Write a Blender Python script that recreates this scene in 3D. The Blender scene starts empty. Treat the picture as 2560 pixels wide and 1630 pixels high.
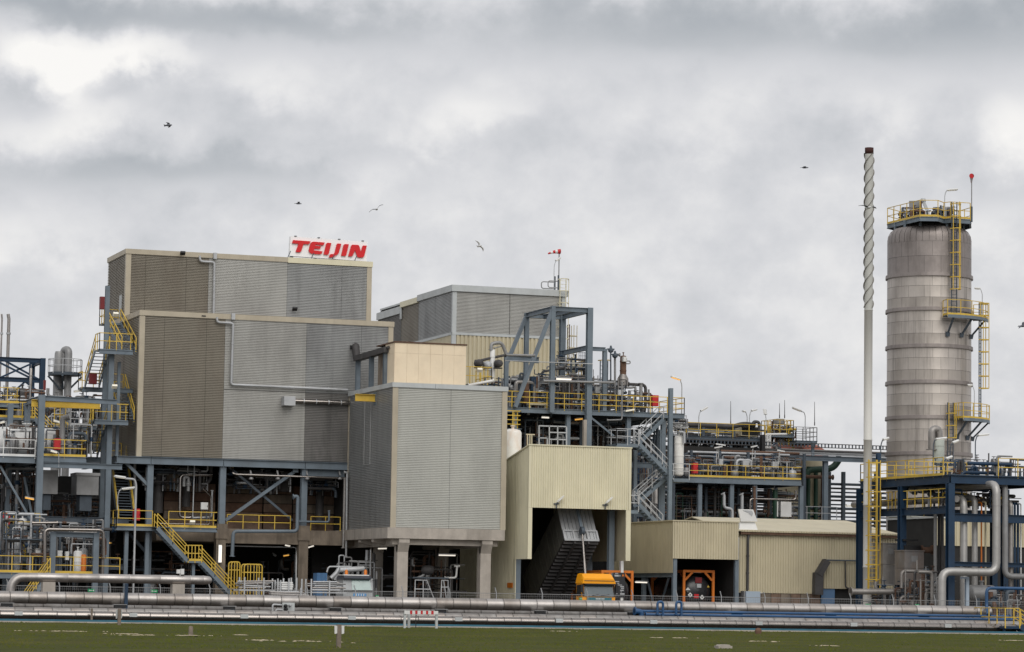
import bpy, math, random
from mathutils import Vector, Matrix
S = bpy.context.scene
COL = S.collection
rad = math.radians
# ------------------------------------------------------------------ camera
F_PX = 7442.0
YAW, PITCH, ROLL, EYE = rad(19), math.atan((1498 - 815) / 7442.0), rad(0.9), 1.6
FWD = Vector((math.sin(YAW) * math.cos(PITCH), math.cos(YAW) * math.cos(PITCH), math.sin(PITCH)))
R0 = Vector((math.cos(YAW), -math.sin(YAW), 0)); U0 = R0.cross(FWD)
RGT = R0 * math.cos(ROLL) + U0 * math.sin(ROLL); UPV = U0 * math.cos(ROLL) - R0 * math.sin(ROLL)
cam = bpy.data.objects.new('camera', bpy.data.cameras.new('camera')); COL.objects.link(cam)
m = Matrix((RGT, UPV, -FWD)).transposed().to_4x4(); m.translation = (0, 0, EYE); cam.matrix_world = m
cam.data.sensor_width = 36; cam.data.lens = 36 * F_PX / 2560; cam.data.clip_start = 1; cam.data.clip_end = 6000
S.camera = cam
# ------------------------------------------------------------------ sky and light
SUN_AZ, SUN_EL = rad(184), rad(40)          # clockwise from +Y
W = bpy.data.worlds.new('World'); S.world = W; W.use_nodes = True
nt = W.node_tree; nt.nodes.clear(); N = nt.nodes; L = nt.links
def wn(t, **k):
    n = N.new(t)
    for a, b in k.items(): setattr(n, a, b)
    return n
def wm(op, a, b=None, c=None):
    n = wn('ShaderNodeMath', operation=op)
    for i, v in enumerate((a, b, c)):
        if v is None: continue
        if isinstance(v, (int, float)): n.inputs[i].default_value = v
        else: L.new(v, n.inputs[i])
    return n.outputs[0]
tc = wn('ShaderNodeTexCoord'); sep = wn('ShaderNodeSeparateXYZ'); L.new(tc.outputs['Generated'], sep.inputs[0])
az = wm('SUBTRACT', wm('ARCTAN2', sep.outputs[0], sep.outputs[1]), YAW)     # radians right of the view
el = wm('ARCSINE', sep.outputs[2])
cmb = wn('ShaderNodeCombineXYZ')                                            # direction, flattened so that clouds lie wide
L.new(sep.outputs[0], cmb.inputs[0]); L.new(sep.outputs[1], cmb.inputs[1]); L.new(wm('MULTIPLY', sep.outputs[2], 1.2), cmb.inputs[2])
def noise(scale, detail, rough, dist, off):
    mp = wn('ShaderNodeMapping'); mp.inputs['Location'].default_value = off; L.new(cmb.outputs[0], mp.inputs[0])
    n = wn('ShaderNodeTexNoise'); L.new(mp.outputs[0], n.inputs['Vector'])
    n.inputs['Scale'].default_value = scale; n.inputs['Detail'].default_value = detail
    n.inputs['Roughness'].default_value = rough; n.inputs['Distortion'].default_value = dist
    return n.outputs['Fac']
big = noise(8, 3, .5, 0, (3.1, .4, 1.7)); mid = noise(20, 5, .52, .15, (.3, 7.7, 2.2)); fine = noise(52, 6, .58, .1, (5.3, 1.2, 4.4))
cl = wm('ADD', wm('MULTIPLY', wm('SUBTRACT', big, .5), .34), wm('MULTIPLY', wm('SUBTRACT', mid, .5), .6))
cl = wm('ADD', cl, wm('MULTIPLY', wm('SUBTRACT', fine, .5), .42))
# the cloud masses of this sky: (px, py, half-width, half-height, brightness)
BLOBS = [(130, 170, 190, 55, .34), (60, 215, 130, 60, .3), (340, 165, 120, 45, .24), (180, 300, 110, 60, .24), (640, 220, 120, 60, .18), (1170, 265, 120, 50, .17), (1080, 330, 100, 45, .10), (1640, 330, 190, 80, .10), (2170, 300, 100, 60, .12), (2535, 320, 80, 65, .26),
         (2440, 560, 140, 60, .08), (930, 430, 70, 50, .12), (80, 620, 190, 60, .13), (40, 370, 110, 40, .16), (60, 40, 240, 55, -0.248), (430, 60, 370, 55, -0.266), (820, 45, 270, 60, -0.162), (1500, 60, 470, 80, -0.190), (2000, 70, 520, 90, -0.210), (2450, 90, 320, 100, -0.190),
         (220, 232, 65, 42, -0.204), (60, 280, 85, 32, -0.150), (560, 450, 350, 42, -0.109), (200, 470, 280, 38, -0.122), (1000, 400, 160, 70, -0.082), (700, 330, 240, 90, -0.054), (1150, 160, 320, 60, -0.041), (2430, 470, 190, 50, -0.095), (2250, 420, 160, 60, -0.041), (350, 400, 190, 55, -0.054), (1300, 560, 500, 90, .04), (1900, 800, 600, 220, .06)]
ap = 1 / F_PX
wob = wm('ADD', wm('MULTIPLY', wm('SUBTRACT', mid, .5), 260 * ap), wm('MULTIPLY', wm('SUBTRACT', fine, .5), 120 * ap)); wob2 = wm('ADD', wm('MULTIPLY', wm('SUBTRACT', big, .5), 300 * ap), wm('MULTIPLY', wm('SUBTRACT', mid, .5), 200 * ap))
azw = wm('ADD', az, wob2); elw = wm('ADD', el, wob)
for (px, py, hw, hh, v) in BLOBS:
    a = wm('DIVIDE', wm('SUBTRACT', azw, (px - 1280) * ap), hw * ap); e = wm('DIVIDE', wm('SUBTRACT', elw, (1498 + (px - 1280) * .0157 - py) * ap), hh * ap)
    g = wm('EXPONENT', wm('MULTIPLY', wm('POWER', wm('ADD', wm('MULTIPLY', a, a), wm('MULTIPLY', e, e)), 1.5), -.8))
    cl = wm('ADD', cl, wm('MULTIPLY', g, v))
cl = wm('ADD', wm('MULTIPLY', cl, 1.0), .59)
ramp = wn('ShaderNodeValToRGB'); L.new(cl, ramp.inputs[0])
cr = ramp.color_ramp; cr.interpolation = 'B_SPLINE'
def s2l(c): c /= 255.0; return c / 12.92 if c <= .04045 else ((c + .055) / 1.055) ** 2.4
def lin(rgb): return tuple(s2l(c) for c in rgb) + (1,)
for i, (p, c) in enumerate([(.08, (160, 166, 173)), (.36, (193, 196, 200)), (.52, (210, 211, 215)), (.68, (225, 225, 227)), (.92, (252, 250, 247))]):
    e = cr.elements[i] if i < 2 else cr.elements.new(p)
    e.position = p; e.color = lin(c)
sky = wn('ShaderNodeTexSky'); sky.sky_type = 'NISHITA'; sky.sun_disc = False
sky.sun_elevation = SUN_EL; sky.sun_rotation = SUN_AZ; sky.dust_density = 2
mul = wn('ShaderNodeMixRGB', blend_type='MULTIPLY'); mul.inputs[0].default_value = 1; L.new(ramp.outputs[0], mul.inputs[1]); mul.inputs[2].default_value = (10, 10, 10, 1)
mx = wn('ShaderNodeMixRGB'); mx.inputs[0].default_value = .97; L.new(sky.outputs[0], mx.inputs[1]); L.new(mul.outputs[0], mx.inputs[2])
bg = wn('ShaderNodeBackground'); bg.inputs[1].default_value = .1; L.new(mx.outputs[0], bg.inputs[0])
wo = wn('ShaderNodeOutputWorld'); L.new(bg.outputs[0], wo.inputs[0])
sun = bpy.data.objects.new('sun', bpy.data.lights.new('sun', 'SUN')); COL.objects.link(sun)
sun.data.energy = 1.5; sun.data.angle = rad(50); sun.data.color = (1, .965, .91)
sun.rotation_euler = Vector((math.sin(SUN_AZ) * math.cos(SUN_EL), math.cos(SUN_AZ) * math.cos(SUN_EL), math.sin(SUN_EL))).to_track_quat('Z', 'Y').to_euler()
sun.location = (60, 60, 80)
S.view_settings.view_transform = 'Standard'; S.view_settings.look = 'None'; S.view_settings.exposure = 0; S.view_settings.gamma = 1; S.view_settings.use_curve_mapping = False
# ------------------------------------------------------------------ measuring: photograph pixel -> point on a plane of the place
CROPS = dict(A1=(0, 700, .2935), A2=(0, 1050, .3784), A3=(230, 600, .3653), A4=(230, 1100, .2609), A5=(540, 1130, .2479), A6=(850, 820, .45), A7=(1230, 1080, .287),
             A8=(930, 640, .274), B1=(1170, 750, .2413), B2=(1540, 1000, .2243), B3=(1560, 1260, .2907), B4=(2130, 340, .2739), B5=(2130, 740, .3263), B6=(2120, 1130, .3066),
             B7=(0, 1440, .5316), B8=(1280, 1440, .5316), C1=(700, 570, .09967), C2=(0, 960, .14349), C3=(0, 1150, .16311), C4=(1180, 830, .14349), C5=(1400, 830, .15002),
             C6=(2200, 1100, .19565), C7=(2330, 1280, .16962), C8=(1420, 1400, .16611), D1=(590, 1380, .1495), D3=(2220, 470, .09967), D4=(1360, 600, .10444),
             D5=(860, 840, .11745), D6=(1640, 1000, .18272), D8=(660, 1480, .19934), O=(0, 0, 1))
def at(crop, cx, cy, X=None, Y=None, Z=None):
    ox, oy, s = CROPS[crop]; px, py = ox + cx * s, oy + cy * s
    d = FWD + RGT * ((px - 1280) / F_PX) - UPV * ((py - 815) / F_PX)
    t = X / d.x if X is not None else Y / d.y if Y is not None else (Z - EYE) / d.z
    return Vector((0, 0, EYE)) + d * t
def ax(crop, cx, cy, Y): return at(crop, cx, cy, Y=Y).x
def az_(crop, cx, cy, Y): return at(crop, cx, cy, Y=Y).z
# ------------------------------------------------------------------ materials
MATS = {}
def M(name, rgb, rough=.6, metal=0.0, var=.10, scale=1.2, streak=0.0, dirt=None, dirt_amt=0.0, dirt_scale=.6, bump=0.0, bscale=20, emit=0.0, spec=.5, alpha=1.0, transm=0.0):
    """painted or bare surface: base colour with soft patches, vertical streaks and stains; object coordinates"""
    mt = bpy.data.materials.new(name); mt.use_nodes = True; t = mt.node_tree; n = t.nodes; l = t.links
    b = n['Principled BSDF']; b.inputs['Roughness'].default_value = rough; b.inputs['Metallic'].default_value = metal
    b.inputs['Specular IOR Level'].default_value = spec
    base = lin(rgb)
    g = n.new('ShaderNodeNewGeometry')
    def nz(sc, det, vec=None, ro=.6):
        x = n.new('ShaderNodeTexNoise'); x.inputs['Scale'].default_value = sc; x.inputs['Detail'].default_value = det; x.inputs['Roughness'].default_value = ro
        l.new(vec or g.outputs['Position'], x.inputs['Vector']); return x.outputs['Fac']
    def rampn(src, p0, p1):
        r = n.new('ShaderNodeMapRange'); r.inputs[1].default_value = p0; r.inputs[2].default_value = p1; l.new(src, r.inputs[0]); return r.outputs[0]
    def mix(f, a, c):
        x = n.new('ShaderNodeMixRGB'); l.new(f, x.inputs[0])
        for i, v in ((1, a), (2, c)):
            if isinstance(v, tuple): x.inputs[i].default_value = v
            else: l.new(v, x.inputs[i])
        return x.outputs[0]
    dk = tuple(c * (1 - var * 1.6) for c in base[:3]) + (1,); lt = tuple(min(1, c * (1 + var)) for c in base[:3]) + (1,)
    col = mix(rampn(nz(scale, 5), .3, .7), dk, lt) if var else base
    if streak:
        mp = n.new('ShaderNodeMapping'); mp.inputs['Scale'].default_value = (2.2, 2.2, .10); l.new(g.outputs['Position'], mp.inputs[0])
        sd = tuple(c * (1 - streak) for c in base[:3]) + (1,)
        col = mix(rampn(nz(1.0, 5, mp.outputs[0], .65), .52, .72), col, sd)
    if dirt:
        mp = n.new('ShaderNodeMapping'); mp.inputs['Scale'].default_value = (1, 1, .35); l.new(g.outputs['Position'], mp.inputs[0])
        x = n.new('ShaderNodeMath'); x.operation = 'MULTIPLY'; x.inputs[1].default_value = dirt_amt; l.new(rampn(nz(dirt_scale, 6, mp.outputs[0], .65), .48, .72), x.inputs[0])
        col = mix(x.outputs[0], col, lin(dirt))
    if isinstance(col, tuple): b.inputs['Base Color'].default_value = col
    else: l.new(col, b.inputs['Base Color'])
    if rough < .9:
        r = n.new('ShaderNodeMapRange'); r.inputs[3].default_value = max(0.05, rough - .1); r.inputs[4].default_value = min(1, rough + .12); l.new(nz(scale * 2.3, 4), r.inputs[0]); l.new(r.outputs[0], b.inputs['Roughness'])
    if bump:
        bp = n.new('ShaderNodeBump'); bp.inputs['Strength'].default_value = bump; bp.inputs['Distance'].default_value = .05; l.new(nz(bscale, 5), bp.inputs['Height']); l.new(bp.outputs[0], b.inputs['Normal'])
    if emit: b.inputs['Emission Color'].default_value = base; b.inputs['Emission Strength'].default_value = emit
    if transm: b.inputs['Transmission Weight'].default_value = transm
    MATS[name] = mt; return mt
STEEL = M('slate_steel_paint', (110, 122, 132), .55, var=.10, dirt=(70, 70, 72), dirt_amt=.35)
STEELD = M('dark_steel_paint', (74, 84, 94), .6, var=.15, dirt=(45, 45, 46), dirt_amt=.5)
NAVY = M('navy_steel_paint', (22, 53, 80), .5, var=.15, dirt=(22, 34, 52), dirt_amt=.5)
BLUE = M('blue_pipe_paint', (42, 82, 124), .4, var=.12, dirt=(36, 58, 84), dirt_amt=.5)
YEL = M('yellow_safety_paint', (216, 182, 72), .5, var=.08, dirt=(150, 120, 50), dirt_amt=.4)
GALV = M('galvanised_steel', (186, 188, 190), .5, metal=.3, var=.08, dirt=(120, 118, 114), dirt_amt=.4)
WHITE = M('white_paint', (226, 226, 224), .5, var=.04, dirt=(170, 165, 155), dirt_amt=.3)
TAN = M('tan_cladding', (142, 135, 122), .5, metal=.1, var=.06, scale=.5, streak=.12, dirt=(96, 80, 66), dirt_amt=.35, dirt_scale=.5)
SILV = M('silver_cladding', (186, 185, 180), .42, metal=.25, var=.06, scale=.35, streak=.14, dirt=(110, 104, 100), dirt_amt=.35, dirt_scale=.35)
SILVD = M('weathered_silver_cladding', (166, 167, 166), .45, metal=.25, var=.07, scale=.35, streak=.2, dirt=(88, 86, 86), dirt_amt=.5, dirt_scale=.35)
SOOT = M('sooty_silver_cladding', (128, 126, 123), .55, metal=.15, var=.16, scale=.35, streak=.35, dirt=(62, 60, 60), dirt_amt=.7, dirt_scale=.45)
RIB = M('pale_grey_cladding', (200, 200, 193), .42, metal=.2, var=.05, scale=.3, streak=.08, dirt=(140, 138, 132), dirt_amt=.3, dirt_scale=.4)
TRIM = M('beige_trim', (184, 174, 154), .5, var=.06, streak=.10, dirt=(140, 125, 104), dirt_amt=.3)
GTRIM = M('grey_trim', (190, 194, 194), .5, var=.05, dirt=(140, 138, 130), dirt_amt=.3)
CREAM = M('cream_cladding', (224, 217, 188), .5, var=.05, scale=.4, streak=.07, dirt=(150, 146, 118), dirt_amt=.2)
KHAKI = M('khaki_cladding', (198, 188, 160), .5, var=.05, scale=.4, streak=.08, dirt=(120, 110, 88), dirt_amt=.25)
PEACH = M('peach_panels', (240, 222, 193), .6, var=.04, dirt=(196, 168, 136), dirt_amt=.25)
CONC = M('raw_concrete', (178, 170, 160), .85, var=.10, scale=1.5, streak=.2, dirt=(105, 98, 90), dirt_amt=.45, bump=.15, bscale=9)
CONCD = M('stained_concrete', (132, 120, 106), .85, var=.18, scale=1.0, streak=.35, dirt=(58, 50, 42), dirt_amt=.6, bump=.15, bscale=9)
ALU = M('aluminium_jacket', (176, 171, 167), .45, metal=.85, var=.09, scale=1.6, streak=.12, dirt=(120, 108, 98), dirt_amt=.35, dirt_scale=1.2)
ALUD = M('dull_aluminium_jacket', (160, 156, 152), .5, metal=.7, var=.12, scale=1.3, streak=.25, dirt=(92, 82, 74), dirt_amt=.55, dirt_scale=1.0)
BRIGHT = M('polished_jacket', (152, 146, 141), .2, metal=1.0, var=.05, scale=.8, dirt=(120, 108, 98), dirt_amt=.15)
PIPEG = M('grey_pipe_paint', (146, 146, 146), .5, metal=.3, var=.10, dirt=(90, 86, 82), dirt_amt=.4)
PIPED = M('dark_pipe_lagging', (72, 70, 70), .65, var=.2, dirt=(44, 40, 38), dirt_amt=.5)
RUST = M('rusty_steel', (104, 78, 62), .8, var=.2, scale=3, dirt=(70, 46, 36), dirt_amt=.6)
STAIN = M('stainless_shell', (196, 188, 180), .38, metal=.8, var=.10, scale=.5, streak=.38, dirt=(104, 97, 92), dirt_amt=.6, dirt_scale=.45)
STAIND = M('dull_stainless_top', (150, 142, 138), .5, metal=.6, var=.10, scale=.8, streak=.2, dirt=(104, 97, 92), dirt_amt=.5, dirt_scale=.7)
RED = M('red_paint', (196, 34, 40), .45, var=.06)
SIGNRED = M('sign_red', (214, 14, 24), .35, var=.02)
DKRED = M('dark_red_paint', (120, 26, 30), .5, var=.1)
BLACK = M('black_rubber', (30, 30, 32), .6, var=.1)
DARK = M('dark_interior', (44, 43, 42), .9, var=.2, scale=.8)  # near-black walls put the gloom of the open interiors into their colour
BRICKM = M('weathered_board', (128, 106, 90), .85, var=.25, scale=1.2, streak=.3, dirt=(70, 52, 42), dirt_amt=.6)
ORANGE = M('orange_frame_paint', (218, 122, 34), .5, var=.07, dirt=(150, 66, 24), dirt_amt=.4)
TRUCKY = M('truck_yellow', (250, 166, 14), .3, var=.03)
TEAL = M('teal_panel', (46, 112, 124), .4, var=.05)
GLASS = M('dark_windscreen', (84, 96, 102), .15, var=.1, spec=.8)
GREENS = M('exit_green', (0, 140, 84), .45, var=.03)
CHIM = M('chimney_cream', (214, 212, 206), .5, var=.02, scale=.6, streak=.05)
CHIMTOP = M('burnt_chimney_top', (66, 34, 30), .8, var=.25, scale=2)
LENS = M('lamp_lens', (250, 244, 226), .25, var=.02)
TUBE = M('lit_tube', (255, 246, 232), .3, var=0, emit=.8)
TUBEO = M('lit_sodium_lens', (255, 190, 90), .3, var=0, emit=.7)
GRASSM = M('meadow_grass', (68, 72, 27), .95, var=.18, scale=.28, dirt=(96, 84, 46), dirt_amt=.4, dirt_scale=.12, bump=.12, bscale=3, spec=.1)
BLADE = M('grass_blade', (76, 82, 31), .9, var=.15, scale=.5, dirt=(110, 98, 56), dirt_amt=.45, dirt_scale=.15, spec=.1)
BEDM = M('dark_pipe_bed', (66, 60, 54), .95, var=.2, scale=1.5)  # dark ground strip, set in to darken the pipelines' undersides
LAGM = M('pale_lagging', (178, 176, 173), .48, metal=.6, var=.06, scale=1.2, streak=.1, dirt=(120, 114, 108), dirt_amt=.3, dirt_scale=1)
SIGNW = M('sign_white', (250, 250, 250), .4, var=.0)
SAND = M('bare_sand', (186, 172, 146), .95, var=.15, scale=2, bump=.3)
GRAVEL = M('yard_paving', (112, 108, 102), .9, var=.15, scale=.8, bump=.3)
TEALB = M('teal_kerb_paint', (50, 106, 126), .6, var=.12, scale=2, dirt=(60, 90, 84), dirt_amt=.4)
WOOD = M('grey_post_wood', (128, 116, 104), .9, var=.2, scale=6, bump=.2)
GREENP = M('green_pipe_paint', (30, 64, 48), .5, var=.1)
GULLW = M('gull_white', (232, 232, 230), .8, var=.03)
GULLG = M('gull_grey', (104, 106, 112), .8, var=.1)
# ------------------------------------------------------------------ mesh building
class MB:
    def __init__(s): s.v, s.f, s.sm = [], [], []
    def add(s, vs, fs, smooth=False):
        o = len(s.v); s.v += [tuple(p) for p in vs]; s.f += [tuple(o + i for i in f) for f in fs]; s.sm += [smooth] * len(fs); return s
    def box(s, x0, x1, y0, y1, z0, z1):
        vs = [(x, y, z) for z in (z0, z1) for y in (y0, y1) for x in (x0, x1)]
        return s.add(vs, [(0, 2, 3, 1), (4, 5, 7, 6), (0, 1, 5, 4), (1, 3, 7, 5), (3, 2, 6, 7), (2, 0, 4, 6)])
    def _fr(s, d, up=None):
        d = d.normalized(); up = up or (Vector((0, 0, 1)) if abs(d.z) < .95 else Vector((0, 1, 0)))
        a = d.cross(up).normalized(); return a, a.cross(d).normalized()
    def bar(s, p, q, w=.1, h=None, up=None):
        p, q = Vector(p), Vector(q); h = h or w; a, b = s._fr(q - p, up)
        vs = [c + a * (i * w / 2) + b * (j * h / 2) for c in (p, q) for i, j in ((-1, -1), (1, -1), (1, 1), (-1, 1))]
        return s.add(vs, [(0, 1, 2, 3), (7, 6, 5, 4), (0, 4, 5, 1), (1, 5, 6, 2), (2, 6, 7, 3), (3, 7, 4, 0)])
    def beam(s, p, q, w=.25, h=.35, up=None, t=.035):
        """rolled I section, web along b"""
        p, q = Vector(p), Vector(q); a, b = s._fr(q - p, up); W2, H2 = w / 2, h / 2; k = .02
        sec = [(-W2, -H2), (W2, -H2), (W2, -H2 + t), (k, -H2 + t), (k, H2 - t), (W2, H2 - t), (W2, H2), (-W2, H2), (-W2, H2 - t), (-k, H2 - t), (-k, -H2 + t), (-W2, -H2 + t)]
        vs = [c + a * i + b * j for c in (p, q) for i, j in sec]
        fs = [(i, 12 + i, 12 + (i + 1) % 12, (i + 1) % 12) for i in range(12)]
        caps = [(0, 1, 2, 11), (11, 2, 3, 10), (10, 3, 4, 9), (9, 4, 5, 8), (8, 5, 6, 7)]
        return s.add(vs, fs + caps + [tuple(12 + i for i in reversed(c)) for c in caps])
    def tube(s, pts, r=.1, n=8, caps=True, R=0):
        pts = [Vector(p) for p in pts]
        if R: pts = fillet(pts, R)
        rings = []; up = None
        for i, p in enumerate(pts):
            d = (pts[min(i + 1, len(pts) - 1)] - pts[i - 1 if i else 0]).normalized()
            if i and i < len(pts) - 1:
                d0, d1 = (pts[i] - pts[i - 1]).normalized(), (pts[i + 1] - pts[i]).normalized(); d = (d0 + d1).normalized() if (d0 + d1).length > 1e-5 else d0
            if up is None: a, b = s._fr(d)
            else:
                b = up - d * up.dot(d); b = b.normalized() if b.length > 1e-5 else s._fr(d)[1]; a = d.cross(b)
            up = b
            rr = r[i] if isinstance(r, (list, tuple)) else r
            rings.append([p + (a * math.cos(2 * math.pi * k / n) + b * math.sin(2 * math.pi * k / n)) * rr for k in range(n)])
        vs = [p for ring in rings for p in ring]; fs = []
        for i in range(len(rings) - 1):
            for k in range(n): fs.append((i * n + k, (i + 1) * n + k, (i + 1) * n + (k + 1) % n, i * n + (k + 1) % n))
        s.add(vs, fs, n > 5)
        if caps:
            s.add(rings[0], [tuple(range(n))]); s.add(rings[-1], [tuple(reversed(range(n)))])
        return s
    def lathe(s, prof, c=(0, 0, 0), n=16, axis='Z', smooth=True):
        c = Vector(c); vs, fs = [], []
        for r, h in prof:
            for k in range(n):
                x, y = r * math.cos(2 * math.pi * k / n), r * math.sin(2 * math.pi * k / n)
                vs.append(c + (Vector((x, y, h)) if axis == 'Z' else Vector((h, x, y)) if axis == 'X' else Vector((y, h, x))))
        for i in range(len(prof) - 1):
            for k in range(n): fs.append((i * n + k, i * n + (k + 1) % n, (i + 1) * n + (k + 1) % n, (i + 1) * n + k))
        s.add(vs, fs, smooth)
        if prof[0][0] > 1e-4: s.add(vs[:n], [tuple(reversed(range(n)))])
        if prof[-1][0] > 1e-4: s.add(vs[-n:], [tuple(range(n))])
        return s
    def prism(s, poly, d):
        """closed outline of 3-D points pushed along d"""
        d = Vector(d); a = [Vector(p) for p in poly]; n = len(a)
        nr = sum(((a[i] - a[0]).cross(a[(i + 1) % n] - a[0]) for i in range(1, n - 1)), Vector())
        if nr.dot(d) > 0: a.reverse()
        vs = a + [p + d for p in a]
        return s.add(vs, [tuple(range(n)), tuple(range(2 * n - 1, n - 1, -1))] + [(i, n + i, n + (i + 1) % n, (i + 1) % n) for i in range(n)])
    def build(s, name, mat, parent=None, **props):
        if not s.v: return None
        off = world_off(parent)
        me = bpy.data.meshes.new(name)
        me.from_pydata([(x - off[0], y - off[1], z - off[2]) for x, y, z in s.v], [], s.f)
        me.polygons.foreach_set('use_smooth', s.sm)
        for mm in (mat if isinstance(mat, (list, tuple)) else [mat]): me.materials.append(mm)
        o = bpy.data.objects.new(name, me); COL.objects.link(o)
        if parent: o.parent = parent
        for k, v in props.items(): o[k] = v
        return o
def world_off(o):
    v = Vector((0, 0, 0))
    while o: v = v + o.location; o = o.parent
    return v
def fillet(pts, R, k=4):
    out = [pts[0]]
    for i in range(1, len(pts) - 1):
        a, p, b = pts[i - 1], pts[i], pts[i + 1]; u, w = (a - p), (b - p); r = min(R, u.length * .48, w.length * .48); u.normalize(); w.normalize()
        for j in range(k + 1):
            t = j / k; out.append((p + u * r) * (1 - t) ** 2 + p * 2 * t * (1 - t) + (p + w * r) * t * t)
    out.append(pts[-1]); return out
def thing(name, label, cat, loc=(0, 0, 0), group=None):
    o = bpy.data.objects.new(name, None); COL.objects.link(o); o.location = loc; o.empty_display_size = .3
    o['label'] = label; o['category'] = cat
    if group: o['group'] = group
    return o
def tag(o, label, cat, group=None):
    o['label'] = label; o['category'] = cat
    if group: o['group'] = group
    return o
def one(name, label, cat, mb, mat, group=None): return tag(mb.build(name, mat), label, cat, group)
def dup(root, loc, label=None):
    def cp(o, par):
        c = o.copy(); COL.objects.link(c); c.parent = par
        for ch in o.children: cp(ch, c)
        return c
    r = cp(root, None); r.location = loc
    if label: r['label'] = label
    return r
V3 = Vector
# ------------------------------------------------------------------ repeated builders
def ribs(parent, name, mat, o, u, length, z0, z1, nrm, pitch=.116, depth=.065, **props):
    """sheet with horizontal corrugation; o = (x, y) of one end, u and nrm horizontal unit vectors"""
    n = max(2, round((z1 - z0) / pitch)); p = (z1 - z0) / n; prof = []
    for i in range(n):
        b = z0 + i * p
        prof += [(b, .0), (b + .38 * p, .0), (b + .46 * p, depth), (b + .94 * p, depth)]
    prof.append((z1, 0)); mb = MB(); vs = []
    for z, d in prof:
        for t in (0, length): vs.append((o[0] + u[0] * t + nrm[0] * d, o[1] + u[1] * t + nrm[1] * d, z))
    k = len(prof); mb.add(vs, [(2 * i, 2 * i + 1, 2 * i + 3, 2 * i + 2) for i in range(k - 1)])
    return mb.build(name, mat, parent, **props)
def vribs(parent, name, mat, o, u, length, zb, zt, nrm, pitch=.19, depth=.045, **props):
    """sheet with upright corrugation; zb and zt may be functions of the distance along u"""
    fb = zb if callable(zb) else (lambda t: zb); ft = zt if callable(zt) else (lambda t: zt)
    n = max(1, round(length / pitch)); p = length / n; prof = []
    for i in range(n):
        b = i * p; prof += [(b, 0), (b + .22 * p, 0), (b + .34 * p, depth), (b + .86 * p, depth)]
    prof.append((length, 0)); mb = MB(); vs = []
    for t, d in prof:
        for z in (fb(t), ft(t)): vs.append((o[0] + u[0] * t + nrm[0] * d, o[1] + u[1] * t + nrm[1] * d, z))
    mb.add(vs, [(2 * i, 2 * i + 2, 2 * i + 3, 2 * i + 1) for i in range(len(prof) - 1)])
    return mb.build(name, mat, parent, **props)
def railing(parent, pts, mat=YEL, h=1.1, sp=1.5, toe=True, mids=1, r=.025, toemat=None, loops=False):
    """hand rail along a run of points on deck level: the rails are the part, posts and toe board its pieces"""
    pts = [V3(p) for p in pts]; mb = MB(); up = V3((0, 0, 1))
    for k in range(mids + 1):
        z = h * (mids + 1 - k) / (mids + 1)
        for a, b in zip(pts, pts[1:]): mb.bar(a + up * z, b + up * z, r * 2)
    ra = mb.build('railing', mat, parent)
    tb = MB()
    for a, b in zip(pts, pts[1:]):
        n = max(1, round((b - a).length / sp))
        for i in range(n + 1):
            if i == 0 and a is not pts[0]: continue
            p = a.lerp(b, i / n); MB().bar(p - up * .12, p + up * h, r * 2.1).build('post', mat, ra)
        if toe: tb.bar(a + up * .09, b + up * .09, .02, .16)
    if toe: tb.build('toe_board', toemat or mat, ra)
    return ra
def platform(name, label, x0, x1, y0, y1, z, sides='f', rail=YEL, frame=STEEL, toe=True, cat='platform', depth=.3, mids=1, group=None, sp=1.5, deckm=None, h=1.1):
    """steel deck with edge beams; sides: f front, b back, l left, r right"""
    t = thing(name, label, cat, (x0, y0, z), group)
    MB().box(x0 + .13, x1 - .13, y0 + .13, y1 - .13, z - .06, z).build('deck', deckm or STEELD, t)
    for a, b in (((x0, y0), (x1, y0)), ((x1, y0), (x1, y1)), ((x1, y1), (x0, y1)), ((x0, y1), (x0, y0))):
        MB().beam((a[0], a[1], z - depth / 2 + .01), (b[0], b[1], z - depth / 2 + .01), .2, depth).build('edge_beam', frame, t)
    C = dict(f=((x0, y0, z), (x1, y0, z)), r=((x1, y0, z), (x1, y1, z)), b=((x1, y1, z), (x0, y1, z)), l=((x0, y1, z), (x0, y0, z)))
    for s_ in sides: railing(t, C[s_], rail, toe=toe, mids=mids, sp=sp, h=h)
    return t
def flight(parent, p0, p1, wvec, rail=YEL, frame=STEEL, name='stair_flight', mids=2, h=1.0, depth=.28):
    """stair from p0 (foot) to p1 (head); wvec = width vector"""
    p0, p1, wv = V3(p0), V3(p1), V3(wvec); up = V3((0, 0, 1)); mb = MB()
    for o in (V3((0, 0, 0)), wv): mb.bar(p0 + o, p1 + o, .06, depth)
    fl = mb.build(name, frame, parent)
    n = max(3, int(abs(p1.z - p0.z) / .2)); run = (p1 - p0); rv = V3((run.x, run.y, 0)).normalized() * .13
    for i in range(1, n):
        c = p0.lerp(p1, i / n); MB().prism([c - rv, c + rv, c + rv + wv, c - rv + wv], (0, 0, .04)).build('tread', frame, fl)
    for o in (V3((0, 0, 0)), wv):
        hb = MB()
        for k in range(mids):
            z = h * (mids - k) / mids; hb.bar(p0 + o + up * z, p1 + o + up * z, .055)
        np_ = max(2, round(run.length / 1.4))
        for i in range(np_ + 1): c = p0.lerp(p1, i / np_) + o; hb.bar(c, c + up * h, .06)
        hb.build('handrail', rail, fl)
    return fl
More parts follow.
